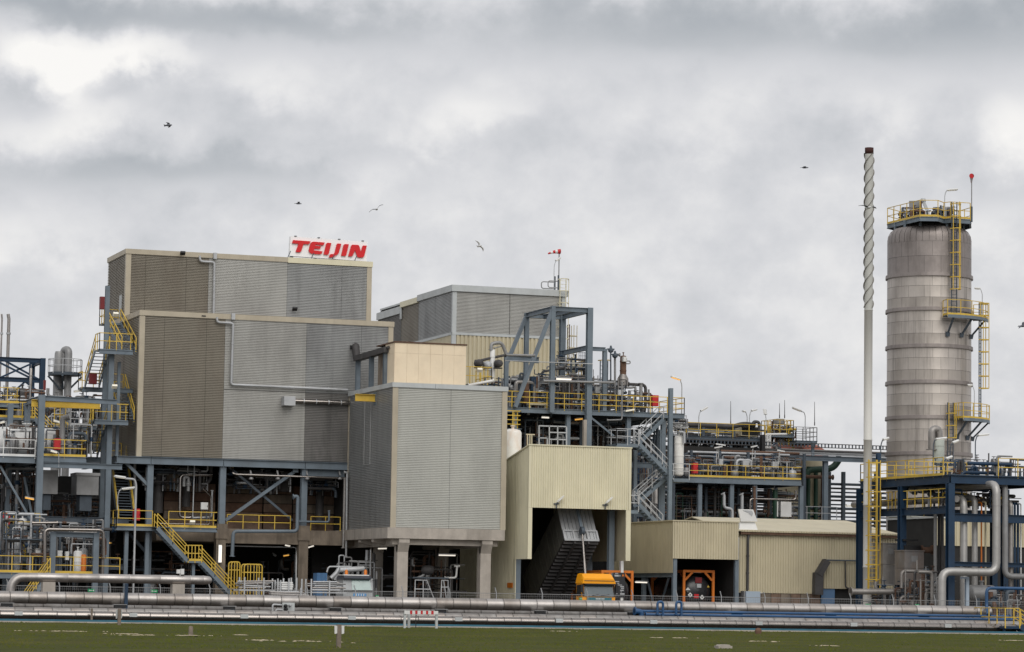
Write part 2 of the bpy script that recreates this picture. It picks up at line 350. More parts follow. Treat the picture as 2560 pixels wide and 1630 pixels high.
def lamp(label, base, hgt, arm=.9, ang=0, tilt=12, pole=GALV, r=.035, hl=.95, lens=None, goose=True):
    """post lamp with a swan neck and a flat trough head"""
    b = V3(base); t = thing('yard_lamp', label, 'lamp', b, 'lamps on the plant'); d = V3((math.cos(ang), math.sin(ang), 0)); up = V3((0, 0, 1))
    top = b + up * hgt
    MB().tube([b, b + up * (hgt - .35), top + d * .12, top + d * arm * .5 + up * .03], r, 6, R=.3).build('pole', pole, t)
    q = d * math.cos(rad(tilt)) + up * math.sin(rad(tilt)); s = d.cross(up); c = top + d * arm * .5 + up * .04; nn = s.cross(q)
    if nn.z < 0: nn = -nn
    sec = [(-.15, 0), (.15, 0), (.17, .05), (.10, .12), (-.10, .12), (-.17, .05)]
    vs = [c + q * l + s * i + nn * j for l in (0, hl) for i, j in sec]
    MB().add(vs, [(0, 1, 2, 3, 4, 5)[::-1], (6, 7, 8, 9, 10, 11)] + [(i, (i + 1) % 6, 6 + (i + 1) % 6, 6 + i) for i in range(6)]).build('lamp_head', WHITE, t)
    vs = [c + q * l + s * i + nn * j for l in (.06, hl - .06) for i, j in ((-.13, -.04), (.13, -.04), (.14, -.004), (-.14, -.004))]
    MB().add(vs, [(3, 2, 1, 0), (4, 5, 6, 7), (0, 1, 5, 4), (1, 2, 6, 5), (2, 3, 7, 6), (3, 0, 4, 7)]).build('lens', lens or LENS, t)
    return t
def vessel(name, label, x, y, z0, z1, r, mat=ALU, cat='vessel', bands=2, skirt=True, capm=None, n=20, group=None):
    """upright vessel: shell with dished ends, flanged top nozzle, rings"""
    t = thing(name, label, cat, (x, y, z0), group); h = z1 - z0; sk = min(.5, h * .12) if skirt else 0; e = r * .45
    prof = [(r * .35, z0 + sk), (r * .85, z0 + sk + e * .35), (r, z0 + sk + e), (r, z1 - e), (r * .86, z1 - e * .38), (r * .5, z1 - e * .08), (r * .16, z1)]
    MB().lathe([(a, b - 0) for a, b in prof], (x, y, 0), n).build('shell', mat, t)
    for i in range(bands):
        z = z0 + sk + e + (z1 - e - z0 - sk - e) * (i + .5) / bands; MB().lathe([(r, z - .04), (r + .02, z - .04), (r + .02, z + .04), (r, z + .04)], (x, y, 0), n, smooth=False).build('band', capm or mat, t)
    MB().lathe([(r * .16, z1 - .05), (r * .16, z1 + .18), (r * .3, z1 + .18), (r * .3, z1 + .25), (.001, z1 + .25)], (x, y, 0), 12, smooth=False).build('nozzle', mat, t)
    if skirt:
        for k in range(3): a = k * 2.094 + .5; cx, cy = x + math.cos(a) * r * .75, y + math.sin(a) * r * .75; MB().bar((cx, cy, z0), (cx, cy, z0 + sk + e), .09).build('leg', STEELD, t)
    return t
def drum(name, label, c, L_, r, axis='X', mat=ALU, cat='vessel', n=16):
    """lying vessel on two saddles"""
    c = V3(c); t = thing(name, label, cat, c - V3((0, 0, r + .3))); e = r * .4
    prof = [(.01, -L_ / 2 - e), (r * .55, -L_ / 2 - e * .8), (r * .9, -L_ / 2 - e * .35), (r, -L_ / 2), (r, L_ / 2), (r * .9, L_ / 2 + e * .35), (r * .55, L_ / 2 + e * .8), (.01, L_ / 2 + e)]
    MB().lathe(prof, c, n, axis).build('shell', mat, t)
    for k in (-.3, .3):
        s = c + (V3((L_ * k, 0, 0)) if axis == 'X' else V3((0, L_ * k, 0))); MB().box(s.x - .12, s.x + .12, s.y - r * .8, s.y + r * .8, c.z - r - .3, c.z - r * .5).build('saddle', STEELD, t) if axis == 'X' else MB().box(s.x - r * .8, s.x + r * .8, s.y - .12, s.y + .12, c.z - r - .3, c.z - r * .5).build('saddle', STEELD, t)
    MB().lathe([(r * .2, r * .9), (r * .2, r + .22), (r * .34, r + .22), (r * .34, r + .3), (.001, r + .3)], c, 10, smooth=False).build('nozzle', mat, t)
    return t
def pipe(label, pts, r=.12, mat=PIPEG, R=None, n=10, joints=0, group=None, name='pipe_run', flanges=True):
    """one pipe run, elbows rounded, flanges at its ends"""
    pts = [V3(p) for p in pts]; o = MB().tube(pts, r, n, R=R if R is not None else r * 2.6).build(name, mat); tag(o, label, 'pipe', group)
    if flanges:
        for a, b in ((pts[0], pts[1]), (pts[-1], pts[-2])): d = (b - a).normalized(); MB().tube([a, a + d * .06], r * 1.55, 10).build('flange', mat, o)
    if joints:
        for a, b in zip(pts, pts[1:]):
            L_ = (b - a).length
            for i in range(1, int(L_ / joints)): c = a.lerp(b, i * joints / L_); d = (b - a).normalized(); MB().tube([c - d * .025, c + d * .025], r + .012, n, caps=False).build('joint_band', mat, o)
    return o
def cabinet(name, label, x0, x1, y0, y1, z0, z1, mat, cat='cabinet', legs=0, group=None, doorm=None):
    t = thing(name, label, cat, (x0, y0, z0 - legs), group)
    MB().box(x0, x1, y0, y1, z0, z1).build('case', mat, t); g = .04 * (x1 - x0)
    MB().box(x0 + g, x1 - g, y0 - .02, y0 - .002, z0 + g, z1 - g).build('door', doorm or mat, t)
    MB().box(x1 - 3 * g, x1 - 2 * g, y0 - .05, y0 - .021, (z0 + z1) / 2 - .08, (z0 + z1) / 2 + .08).build('handle', BLACK, t)
    if legs:
        for xx in (x0 + .06, x1 - .06): MB().bar((xx, (y0 + y1) / 2, z0 - legs), (xx, (y0 + y1) / 2, z0), .07).build('leg', STEELD, t)
    return t
def cage_ladder(parent, x, y, z0, z1, nrm=(0, -1), mat=YEL, cage=True, stile=STEEL, w=.45, hoop0=2.2):
    """ladder with safety hoops, standing out along nrm"""
    n = V3((nrm[0], nrm[1], 0)); u = V3((-n.y, n.x, 0)) * (w / 2); c = V3((x, y, 0)); up = V3((0, 0, 1)); mb = MB()
    for s_ in (-1, 1): mb.bar(c + u * s_ + up * z0, c + u * s_ + up * z1, .07)
    k = z0 + .3
    while k < z1: mb.bar(c - u + up * k, c + u + up * k, .035); k += .3
    la = mb.build('ladder', stile, parent)
    if cage:
        rr = .38; k = z0 + hoop0
        ps = [c + u * 1.6 * math.cos(math.pi * (i / 6)) + n * (rr * 2 * math.sin(math.pi * i / 6)) for i in range(7)]
        while k < z1:
            h = MB()
            for a, b in zip(ps, ps[1:]): h.bar(a + up * k, b + up * k, .05, .07)
            h.build('hoop', mat, la); k += 1.0
        sb = MB()
        for i in (1, 3, 5): sb.bar(ps[i] + up * (z0 + hoop0), ps[i] + up * (z1 - .05), .05)
        sb.build('cage_strap', mat, la)
    return la
def frame(label, cols, beams, braces=(), mat=STEEL, cat='steel frame', w=.3, bw=.25, bh=.35, name='steel_frame', brw=.14):
    """open steelwork: cols [(x,y,z0,z1)], beams and braces [(p,q)]"""
    x = min(c[0] for c in cols) if cols else beams[0][0][0]; y = min(c[1] for c in cols) if cols else beams[0][0][1]; z = min(c[2] for c in cols) if cols else 0
    t = thing(name, label, cat, (x, y, z))
    for c in cols: ww = c[4] if len(c) > 4 else w; MB().beam((c[0], c[1], c[2]), (c[0], c[1], c[3]), ww, ww, up=V3((0, 1, 0))).build('column', mat, t)
    for p, q in beams: MB().beam(p, q, bw, bh).build('beam', mat, t)
    for p, q in braces: MB().bar(p, q, brw).build('brace', mat, t)
    return t
# ------------------------------------------------------------------ ground
def sheet(name, x0, x1, y0, y1, z, mat, nx=1, ny=1, jit=0):
    random.seed(3); vs = [(x0 + (x1 - x0) * i / nx, y0 + (y1 - y0) * j / ny, z + (random.uniform(-jit, jit) if jit else 0)) for j in range(ny + 1) for i in range(nx + 1)]
    mb = MB().add(vs, [(j * (nx + 1) + i, j * (nx + 1) + i + 1, (j + 1) * (nx + 1) + i + 1, (j + 1) * (nx + 1) + i) for j in range(ny) for i in range(nx)], bool(jit))
    return mb.build(name, mat, None, kind='structure')
sheet('ground', -1500, 1600, -600, 3500, -.03, GRAVEL)
sheet('meadow', -60, 140, -20, 155.9, .0, GRASSM, 200, 176, .03)
sheet('pipe_bed', -40, 130, 156.43, 172, -.02, BEDM)
MB().box(-40, 130, 155.9, 156.12, -.02, .07).build('kerb', CONC, None, kind='structure')
MB().box(-40, 130, 156.3, 156.42, -.02, .17).build('kerb_rail', TEALB, None, kind='structure')
random.seed(8)
gb = MB()
for i in range(26000):
    y = 84 + 71.6 * random.random() ** .8; c = y * .344; hw = y * .21; x = c + random.uniform(-hw, hw)
    h = random.uniform(.02, .05) * (1.6 if random.random() < .08 else 1); a = random.uniform(-1, 1); w_ = random.uniform(.02, .06); s_ = random.uniform(.04, .12); lx, ly = -math.sin(a) * s_, math.cos(a) * s_
    dx, dy = math.cos(a) * w_, math.sin(a) * w_
    gb.add([(x - dx, y - dy, -.01), (x + dx, y + dy, -.01), (x + lx, y + ly, h)], [(0, 1, 2)])
gr_ = gb.build('grass', BLADE, None, kind='stuff'); gr_.data.polygons.foreach_set('use_smooth', [True] * len(gr_.data.polygons))
for k, (c, cx, cy, w_, d_) in enumerate([('B7', 275, 262, 4.2, .5), ('B7', 660, 281, 2.2, .9), ('B7', 590, 275, 2.0, .3), ('B7', 900, 283, 2.4, .8), ('B7', 1400, 309, 3.6, 2.0), ('B7', 1225, 305, 1.0, .4),
                              ('B8', 730, 293, 3.2, .6), ('B8', 1165, 310, 2.6, 1.2), ('B8', 1485, 331, 1.4, .6), ('B8', 2370, 306, 3, .7), ('B7', 1130, 280, 1, .3), ('B8', 230, 262, 1.6, .4)]):
    p = at(c, cx, cy, Z=0); random.seed(k); mb = MB()
    for j in range(int(6 + w_ * 4)):
        t = random.gauss(0, .42); cx_, cy_ = p.x + t * w_ / 2, p.y + random.gauss(0, .5) * d_; s_ = random.uniform(.04, .22) * max(.2, 1 - abs(t) * .8); n = 9
        ring = [(cx_ + math.cos(6.283 * i / n) * s_ * random.uniform(.6, 1.5), cy_ + math.sin(6.283 * i / n) * s_ * 1.2 * random.uniform(.5, 1.3), .022) for i in range(n)]
        mb.add(ring + [(cx_, cy_, .045)], [(i, (i + 1) % n, n) for i in range(n)], True)
    mb.build('bare_patch', SAND, None, kind='structure')
# ------------------------------------------------------------------ main tower building
YF = 205.0
XL = ax('A3', 334, 600, YF); XR = at('O', 980, 815, Y=YF).x
ZB = az_('A4', 600, 158, YF); ZT = az_('A3', 345, 480, YF); ZF = az_('A3', 345, 516, YF)
XB = ax('A6', 52, 380, YF)                              # where the legged block meets this front
YU = at('A3', 236, 300, X=XL).y                         # set-back front of the upper storeys
YK = at('A3', 112, 300, X=XL).y                         # back
ZUT = az_('A3', 240, 60, YU); ZUF = az_('A3', 240, 94, YU); XUR = ax('A3', 1906, 200, YU)
print('main', XL, XR, ZB, ZT, 'upper', YU, YK, ZUT, XUR, XB)
T = thing('cladded_tower', 'tall stepped tan and silver building clad in horizontally ribbed sheet, left of centre', 'building', (XL, YF, 0))
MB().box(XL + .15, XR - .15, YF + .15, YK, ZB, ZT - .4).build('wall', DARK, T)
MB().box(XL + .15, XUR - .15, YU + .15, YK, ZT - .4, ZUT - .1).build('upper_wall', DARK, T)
ZM = az_('A3', 1200, 1035, YF)
fx = [ax('A3', c, 560, YF) for c in (352, 497, 785, 912, 1470, 1845)] + [XR - .25]
for i, mt in enumerate((TAN, TAN, TAN, SILV, SILVD, SILVD)):
    g = .008
    if i < 3: ribs(T, 'cladding_panel', mt, (fx[i] + g, YF), (1, 0), fx[i + 1] - fx[i] - 2 * g, ZB, ZF, (0, -1))
    else:
        ribs(T, 'cladding_panel', mt, (fx[i] + g, YF), (1, 0), fx[i + 1] - fx[i] - 2 * g, ZM + .02, ZF, (0, -1))
        ribs(T, 'cladding_panel', (SILV, SOOT, SOOT)[i - 3], (fx[i] + g, YF), (1, 0), fx[i + 1] - fx[i] - 2 * g, ZB, ZM - .02, (0, -1), label=('brighter lower cladding', 'sooty lower cladding', 'sooty lower cladding')[i - 3])
ux = [ax('A3', c, 300, YU) for c in (248, 363, 642, 795, 1335, 1708)] + [XUR - .25]
for i, mt in enumerate((TAN, TAN, TAN, SILV, SILVD, SILVD)):
    ribs(T, 'cladding_panel', mt, (ux[i] + .008, YU), (1, 0), ux[i + 1] - ux[i] - .016, ZT - .3, ZUF, (0, -1))
ly = [YF + .25, YF + .25 + (YU - YF) * .5, YU, (YU + YK) / 2, YK]
for a, b in zip(ly, ly[1:]): ribs(T, 'cladding_panel', TAN, (XL, b - .03), (0, -1), b - a - .04, ZB, ZF if a < YU - .1 else ZT - .3, (-1, 0))
for a, b in ((YU + .25, (YU + YK) / 2), ((YU + YK) / 2, YK)): ribs(T, 'cladding_panel', TAN, (XL, b - .03), (0, -1), b - a - .04, ZT - .3, ZUF, (-1, 0))
ribs(T, 'cladding_panel', SILVD, (XUR, YU + .25), (0, 1), YK - YU - .3, ZT - .3, ZUF, (1, 0)); ribs(T, 'cladding_panel', SILVD, (XR, YF + .25), (0, 1), YK - YF - .3, ZB, ZF, (1, 0))
def corner(x, y, z0, z1, w=.28, m=TRIM, sx=-1, p=T):
    MB().box(x - .09 if sx < 0 else x - w, x + w if sx < 0 else x + .09, y - .09, y + w, z0, z1).build('corner_trim', m, p)
corner(XL, YF, ZB - .03, ZF); corner(XL, YU, ZT - .02, ZUF); corner(XR, YF, ZB, ZF, sx=1); corner(XUR, YU, ZT - .02, ZUF, sx=1)
xs = ux[4]
def fascia(x0, x1, y0, y1, z0, z1, m, p=T, split=None):
    o = .14
    MB().box(x0 - o, (split or x1 + o), y0 - o, y0 + .02, z0, z1).build('fascia', m, p)
    if split: MB().box(split, x1 + o, y0 - o - .01, y0 + .02, z0 - .04, z1).build('fascia', CREAM, p, label='paler fascia below the sign')
    MB().box(x0 - o, x0 + .02, y0 + .02, y1, z0, z1).build('fascia', m, p); MB().box(x1 - .02, x1 + o, y0 + .02, y1, z0, z1).build('fascia', m, p)
    MB().box(x0 + .02, x1 - .02, y0 + .02, y1, z1 - .12, z1 - .02).build('roof', CONCD, p)
fascia(XL, XR, YF, YK, ZF, ZT, TRIM); fascia(XL, XUR, YU, YK, ZUF, ZUT, TRIM, split=xs)
d = MB().box(XL - .07, XL - .03, at('A1', 1043, 200, X=XL).y, at('A1', 1022, 200, X=XL).y, az_('A1', 1035, 300, YU), az_('A1', 1035, 110, YU)).build('door', GTRIM, T)
for cx, cy, yy, zz in (('A3', 760, 521, YF), ('A3', 1378, 480, YU)):
    pass
MB().box(ax('A3', 747, 520, YF), ax('A3', 775, 520, YF), YF - .17, YF - .141, az_('A3', 760, 525, YF), az_('A3', 760, 517, YF)).build('spout', BLACK, T)
# gutters and drain pipes on the fronts
def drain(label, pts, r=.085, m=GALV):
    o = pipe(label, pts, r, m, R=.2, n=10, flanges=False, name='drain_pipe')
    for a, b in zip(pts, pts[1:]):
        a, b = V3(a), V3(b); n = int((b - a).length / 1.6)
        for i in range(1, n + 1): c = a.lerp(b, i / (n + 1)); e = (b - a).normalized() * .05; MB().tube([c - e, c + e], r + .025, 8).build('bracket', m, o)
yd = YU - .3
drain('grey rain pipe from the top roof edge down the upper front', [at('A3', 738, 108, Y=yd), at('A3', 740, 146, Y=yd), at('A3', 838, 152, Y=yd), at('A3', 832, 520, Y=yd)])
yd = YF - .3
drain('long bright rain pipe turning along the lower front of the tower', [at('A3', 855, 528, Y=yd), at('A3', 857, 563, Y=yd), at('A3', 966, 570, Y=yd), at('A3', 953, 990, Y=yd), at('A3', 1750, 1026, Y=yd)])
def hopper(label, c, cx, cy, Y): p = at(c, cx, cy, Y=Y); tag(MB().prism([(p.x - .12, p.y - .1, p.z), (p.x + .12, p.y - .1, p.z), (p.x + .12, p.y + .25, p.z), (p.x - .12, p.y + .25, p.z)], (0, 0, .45)).build('rain_hopper', GALV), label, 'rain hopper')
hopper('small grey rain hopper at the top roof edge', 'A3', 842, 130, YU - .3); hopper('small grey rain hopper at the lower roof edge', 'A3', 966, 545, YF - .3)
# duct with a box on the sooty wall
p = at('A3', 1340, 1100, Y=YF - .35); q = at('A3', 1764, 1117, Y=YF - .35)
D = thing('vent_duct', 'horizontal silver vent duct with a square box end on the sooty wall', 'duct', p)
MB().box(p.x - .4, p.x + .42, YF - .9, YF - .1, p.z - .36, p.z + .28).build('box_end', GALV, D)
MB().tube([p + V3((.4, 0, 0)), q], .15, 12).build('duct', BRIGHT, D)
for i in range(1, 5): c = p.lerp(q, i / 5 + .05); MB().tube([c, c + V3((.06, 0, 0))], .175, 12).build('band', GALV, D)
# flood lights / cameras
def flood(label, p, mat=GALV, n=(0, -1)):
    p = V3(p); t = thing('flood_light', label, 'lamp', p); MB().bar(p, p + V3((0, -.35, .05)), .07).build('arm', STEELD, t); MB().prism([p + V3((-.18, -.35, -.12)), p + V3((.18, -.35, -.12)), p + V3((.18, -.55, .06)), p + V3((-.18, -.55, .06))], (0, .06, .12)).build('lamp_head', mat, t)
flood('small dark flood light under the top fascia', at('A3', 612, 97, Y=YU - .15), BLACK); flood('small dark camera on the middle of the upper front', at('A3', 1378, 478, Y=YU - .08), BLACK)
# sign on the roof
YS = YU + .4
S_ = thing('roof_sign', 'white billboard with big red letters standing on the roof edge', 'sign', at('C1', 1200, 780, Y=YS))
c = [at('C1', x, y, Y=YS) for x, y in ((266, 208), (2190, 345), (2172, 838), (238, 700))]
MB().prism(c, (0, .35, 0)).build('board', SIGNW, S_)
LET = [[(335, 302), (768, 332), (738, 395), (708, 408), (592, 400), (532, 585), (500, 608), (398, 598), (468, 392), (305, 380)],
       [(835, 340), (1122, 362), (1098, 425), (1070, 436), (905, 408), (880, 440), (1032, 458), (1008, 518), (868, 512), (848, 562), (1070, 584), (1045, 640), (1010, 658), (800, 642), (742, 610), (722, 560), (765, 400), (790, 358)],
       [(1190, 368), (1290, 376), (1225, 640), (1195, 672), (1098, 660), (1165, 395)],
       [(1445, 386), (1540, 395), (1475, 625), (1455, 655), (1395, 690), (1345, 735), (1232, 735), (1250, 672), (1275, 650), (1350, 652), (1378, 610), (1425, 410)],
       [(1630, 400), (1728, 408), (1665, 670), (1640, 705), (1538, 692), (1600, 425)],
       [(1820, 416), (1960, 424), (1990, 450), (2032, 600), (2075, 450), (2095, 436), (2178, 442), (2115, 700), (2088, 738), (1965, 735), (1935, 710), (1885, 550), (1830, 680), (1800, 714), (1718, 706), (1790, 440)]]
for Lp in LET: MB().prism([at('C1', x, y, Y=YS - .14) for x, y in Lp], (0, .13, 0)).build('letter', SIGNRED, S_)
for x, y in ((190, 775), (770, 825), (1285, 862), (1850, 895)):
    a = at('C1', x - 10, y, Y=YS - .4); b = at('C1', x + 130, y - 70, Y=YS + .15); e = V3((b.x, b.y + .3, a.z - .1)); mb = MB().bar(a, b, .09).bar(b, e, .09).bar(a, a + V3((.25, 0, .6)), .05); mb.build('bracket', STEELD, S_)
for x, y in ((385, 205), (968, 245), (1480, 283), (2070, 325)): q = at('C1', x, y, Y=YS + .1); MB().box(q.x - .08, q.x + .08, q.y - .15, q.y + .1, q.z - .03, q.z + .02).build('lamp_clip', STEELD, S_)
# ------------------------------------------------------------------ block on concrete legs, in front
X1 = XB; Y1 = at('A6', 300, 340, X=X1).y; X2 = ax('A6', 921, 350, Y1)
zt, zc, zb, zs, zl = (az_('A6', 300, v, Y1) for v in (302, 328, 1108, 1168, 1210))
print('block', X1, X2, Y1, zt, zc, zb, zs)
Bk = thing('legged_block', 'silver ribbed block standing on four pale concrete legs, in front of the tall tower', 'building', (X1, Y1, 0))
MB().box(X1 + .15, X2 - .15, Y1 + .15, YF + 4, zb, zt - .2).build('wall', DARK, Bk)
xm = ax('A6', 612, 600, Y1)
for a, b in ((X1 + .28, xm), (xm, X2 - .28)): ribs(Bk, 'cladding_panel', RIB, (a + .008, Y1), (1, 0), b - a - .016, zb, zc, (0, -1))
yy = [Y1 + .02, Y1 + 3.7, Y1 + 7.5, YF - .12]
for a, b in zip(yy, yy[1:]): ribs(Bk, 'cladding_panel', SILVD, (X1, b - .02), (0, -1), b - a - .04, zb, zc, (-1, 0))
ribs(Bk, 'cladding_panel', RIB, (X2, Y1 + .1), (0, 1), YF + 3.8 - Y1, zb, zc, (1, 0))
MB().box(X1 - .1, X1 + .28, Y1 - .1, Y1 + .0, zb, zc).build('corner_trim', TRIM, Bk); MB().box(X2 - .28, X2 + .1, Y1 - .1, Y1 + .28, zb, zc).build('corner_trim', TRIM, Bk)
MB().box(X1 - .09, X1 + .02, YF - .3, YF - .11, zb, zc).build('corner_trim', TRIM, Bk)
xc = [X1 - .16, ax('A6', 528, 330, Y1), X2 + .16]
for a, b in zip(xc, xc[1:]): MB().box(a, b - .02, Y1 - .16, Y1 + .1, zc, zt).build('cap', GTRIM, Bk)
for a, b in ((Y1 + .1, Y1 + 5), (Y1 + 5, YF - .13)): MB().box(X1 - .16, X1 + .1, a, b - .02, zc, zt).build('cap', GTRIM, Bk); MB().box(X2 - .1, X2 + .16, a, b - .02, zc, zt).build('cap', GTRIM, Bk)
MB().box(X1 + .1, X2 - .1, Y1 + .1, YF + 3.9, zt - .25, zt - .1).build('roof', CONCD, Bk)
# panel outline on the left face (ladder hatch)
lz0, lz1 = az_('A6', 172, 755, Y1 + 4), az_('A6', 172, 400, Y1 + 4)
for k in (0, 1): MB().box(X1 - .1, X1 - .062, Y1 + 5.2 + k * 1.5, Y1 + 5.3 + k * 1.5, lz0, lz1).build('wall_rail', SILVD, Bk)
MB().box(X1 - .1, X1 - .062, Y1 + 5.3, Y1 + 6.7, lz0, lz0 + .08).build('wall_rail', SILVD, Bk)
# concrete base and legs
MB().box(X1 - .3, X2 + .05, Y1 - .12, YF + 3.8, zs, zb).build('base_slab', CONC, Bk)
for a, b in ((.3, 1.0),): pass
zg = az_('A6', 600, 1208, Y1)
MB().box(X1 + .2, X2 - .3, Y1 + .35, Y1 + .95, zg, zs).build('cross_beam', CONC, Bk); MB().box(X1 + .6, X1 + 1.2, Y1 + .95, YF + 3, zg - .1, zs).build('cross_beam', CONC, Bk); MB().box(X2 - 1.4, X2 - .8, Y1 + .95, YF + 3, zg - .1, zs).build('cross_beam', CONC, Bk)
def leg(x0, x1, y): 
    MB().box(x0, x1, y, y + .75, 0, zg).build('leg', CONC, Bk)
    MB().prism([(x0 - .0, y - .35, zs - .02), (x0, y - .35, zs - .28), (x0, y, zg - .5), (x0, y + .3, zg - .5), (x0, y + .3, zs - .02)], (x1 - x0, 0, 0)).build('corbel', CONC, Bk)
leg(ax('A6', 318, 1300, Y1 + .3), ax('A6', 377, 1300, Y1 + .3), Y1 + .3); leg(ax('A6', 780, 1300, Y1 + .3), ax('A6', 838, 1300, Y1 + .3), Y1 + .3)
xa = ax('A6', 182, 1300, Y1 + 9); leg(xa, xa + .75, Y1 + 9); leg(X2 - 1.8, X2 - 1.05, Y1 + 9)
for y in (Y1 + 3.4, Y1 + 6.6): MB().prism([(X1 - .25, y, zs), (X1 - .25, y, zs - .2), (X1 + .6, y, zg), (X1 + .6, y, zs)], (0, .5, 0)).build('corbel', CONC, Bk)
# cream house on its roof
xa, xb = ax('A6', 302, 200, Y1 + .5), ax('A6', 700, 200, Y1 + .5); yb = at('A6', 251, 200, X=xa).y; z0, z1 = zt - .1, az_('A6', 302, 80, Y1 + .5)
H_ = thing('roof_house', 'plain peach panelled box house on the roof of the legged block', 'roof house', (xa, Y1 + .5, z0))
MB().box(xa + .08, xb - .08, Y1 + .58, yb + 2, z0, z1 - .08).build('wall', CONCD, H_)
px_ = [xa] + [ax('A6', v, 200, Y1 + .5) for v in (371, 436, 502, 568, 633)] + [xb]; zj = az_('A6', 302, 137, Y1 + .5)
for a, b in zip(px_, px_[1:]):
    for c, d in ((z0, zj), (zj, z1)): MB().box(a + .005, b - .005, Y1 + .5, Y1 + .578, c + .004, d - .004).build('wall_panel', PEACH, H_)
ym = (Y1 + .58 + yb) / 2
for a, b in ((Y1 + .58, ym), (ym, yb)):
    for c, d in ((z0, zj), (zj, z1)): MB().box(xa, xa + .078, a + .005, b - .005, c + .004, d - .004).build('wall_panel', PEACH, H_)
MB().box(xa - .06, xb + .06, Y1 + .44, yb + 2, z1, z1 + .09).build('roof', RUST, H_)
# yellow crane beam sticking out of the block's left face
yA = at('D5', 650, 1360, X=X1 - .1).y; zA = at('D5', 450, 1365, X=X1 - .1).z
Bm = thing('hoist_beam', 'short yellow hoist beam sticking out of the left side of the legged block', 'beam', (X1, yA, zA))
xo = ax('D5', 238, 1365, yA)
MB().beam((xo, yA, zA), (X1 + .05, yA, zA), .3, .5).build('beam', YEL, Bm); MB().box(X1 - .07, X1 - .062 + .03, yA - .35, yA + .35, zA - .5, zA + .45).build('wall_plate', STEEL, Bm)
# cable duct bridge between tower and peach house
cb = thing('duct_bridge', 'sooty cable duct on slate posts running from the tower wall to the peach house', 'duct', at('D5', 250, 500, Y=YF - .8))
a = at('D5', 270, 480, Y=YF - .8); b = V3((xa - .1, yb - .8, az_('D5', 860, 310, yb)))
MB().bar(a, b, .5, .38).build('duct', PIPED, cb); MB().tube([at('D5', 250, 220, Y=YF - .1), at('D5', 250, 230, Y=YF - .7), a], .27, 8, R=.3).build('duct', PIPED, cb); MB().tube([a + V3((0, -.3, .15)), b + V3((0, -.3, .15))], .1, 8).build('cable', PIPED, cb)
MB().box(ax('D5', 118, 240, YF), ax('D5', 320, 240, YF), YF - .12, YF - .085, az_('D5', 200, 285, YF), az_('D5', 200, 208, YF)).build('opening_plate', BLACK, cb)  # black plate on the wall, painted as the dark of an opening
for t_ in (.05, .5, .95): c = a.lerp(b, t_); MB().beam((c.x, c.y, zt - .1), (c.x, c.y, c.z - .15), .3, .3, up=V3((0, 1, 0))).build('post', STEEL, cb)
# ------------------------------------------------------------------ open floors under the tower
Z1 = az_('A4', 420, 828, YF - 1.4)            # first floor deck
zc0, zc1 = az_('A5', 400, 925, YF), az_('A5', 400, 778, YF)
U = thing('tower_undercroft', 'slate steel and concrete frame with dark open floors under the tall tower', 'steel frame', (XL, YF, 0))
xs0 = ax('A4', 240, 190, YF - .25); zs1, zs0 = ZB - .03, ZB - .56
for x in (ax('A4', 556, 400, YF), ax('A4', 1250, 500, YF), ax('A5', 890, 300, YF)):
    MB().beam((x, YF + .1, (zc1 - .05) if x > XL + 4 else 0), (x, YF + .1, zs0), .42, .42, up=V3((0, 1, 0))).build('column', STEEL, U)
for x in (ax('A4', 1235, 900, YF), ax('A5', 880, 900, YF)):
    MB().box(x - .34, x + .34, YF - .12, YF + .6, 0, zc1 + .3).build('concrete_column', CONCD, U)
    MB().box(x - .42, x + .42, YF - .2, YF - .121, zc0 + .3, zc1 + .32).build('concrete_haunch', CONCD, U)
xcl = ax('A4', 1235, 900, YF); xcr = ax('A5', 880, 900, YF)
for a, b in ((xcl + .35, xcr - .35), (xcr + .35, XB + 1.5)): MB().box(a, b, YF - .02, YF + .5, zc0, zc1).build('concrete_beam', CONCD, U)
cols = [xs0, ax('A4', 556, 400, YF), ax('A4', 1250, 500, YF), ax('A5', 890, 300, YF), XB - .02]
for a, b in zip(cols, cols[1:]): MB().beam((a + .02, YF - .15, (zs0 + zs1) / 2), (b - .02, YF - .15, (zs0 + zs1) / 2), .3, .52).build('beam', STEEL, U)
MB().beam((xs0, YF - .3, (zs0 + zs1) / 2), (xs0, YK, (zs0 + zs1) / 2), .3, .52).build('beam', STEEL, U)
MB().box(xs0 + .16, XL - .1, YF + .1, YK, zs1 - .1, zs1 - .02).build('deck', STEELD, U)
MB().beam((xcr + .2, YF + .15, zs0 - .25), (XB - .2, YF + .15, zs0 - .25), .3, .45).build('beam', STEEL, U)
MB().box(xcl - 4.5, XB + 1, YF + .52, YF + 11.9, zc0 + .1, zc1 - .1).build('floor_slab', CONCD, U)
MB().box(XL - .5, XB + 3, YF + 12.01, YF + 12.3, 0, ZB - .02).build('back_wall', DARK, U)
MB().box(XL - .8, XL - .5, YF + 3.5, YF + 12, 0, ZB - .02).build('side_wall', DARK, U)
for p, q in ((('A4', 315, 210), ('A4', 540, 440)),): MB().bar(at(*p, Y=YF + .2), at(*q, Y=YF + .2), .28, .2).build('brace', STEEL, U)
MB().bar(at('A5', 92, 690, Y=YF + .3), at('A5', 800, 190, Y=YF + .3), .2, .22).build('brace', STEEL, U)
MB().bar(at('A5', 130, 150, Y=YF + .6), at('A5', 770, 690, Y=YF + .6), .14, .16).build('brace', STEELD, U)
MB().box(ax('A5', 780, 190, YF), ax('A5', 832, 190, YF), YF + .05, YF + .15, az_('A5', 800, 205, YF), az_('A5', 800, 165, YF)).build('gusset', STEEL, U)
MB().bar(at('A4', 340, 880, Y=YF + 2), at('A4', 520, 1080, Y=YF + 2), .2).build('brace', STEELD, U)
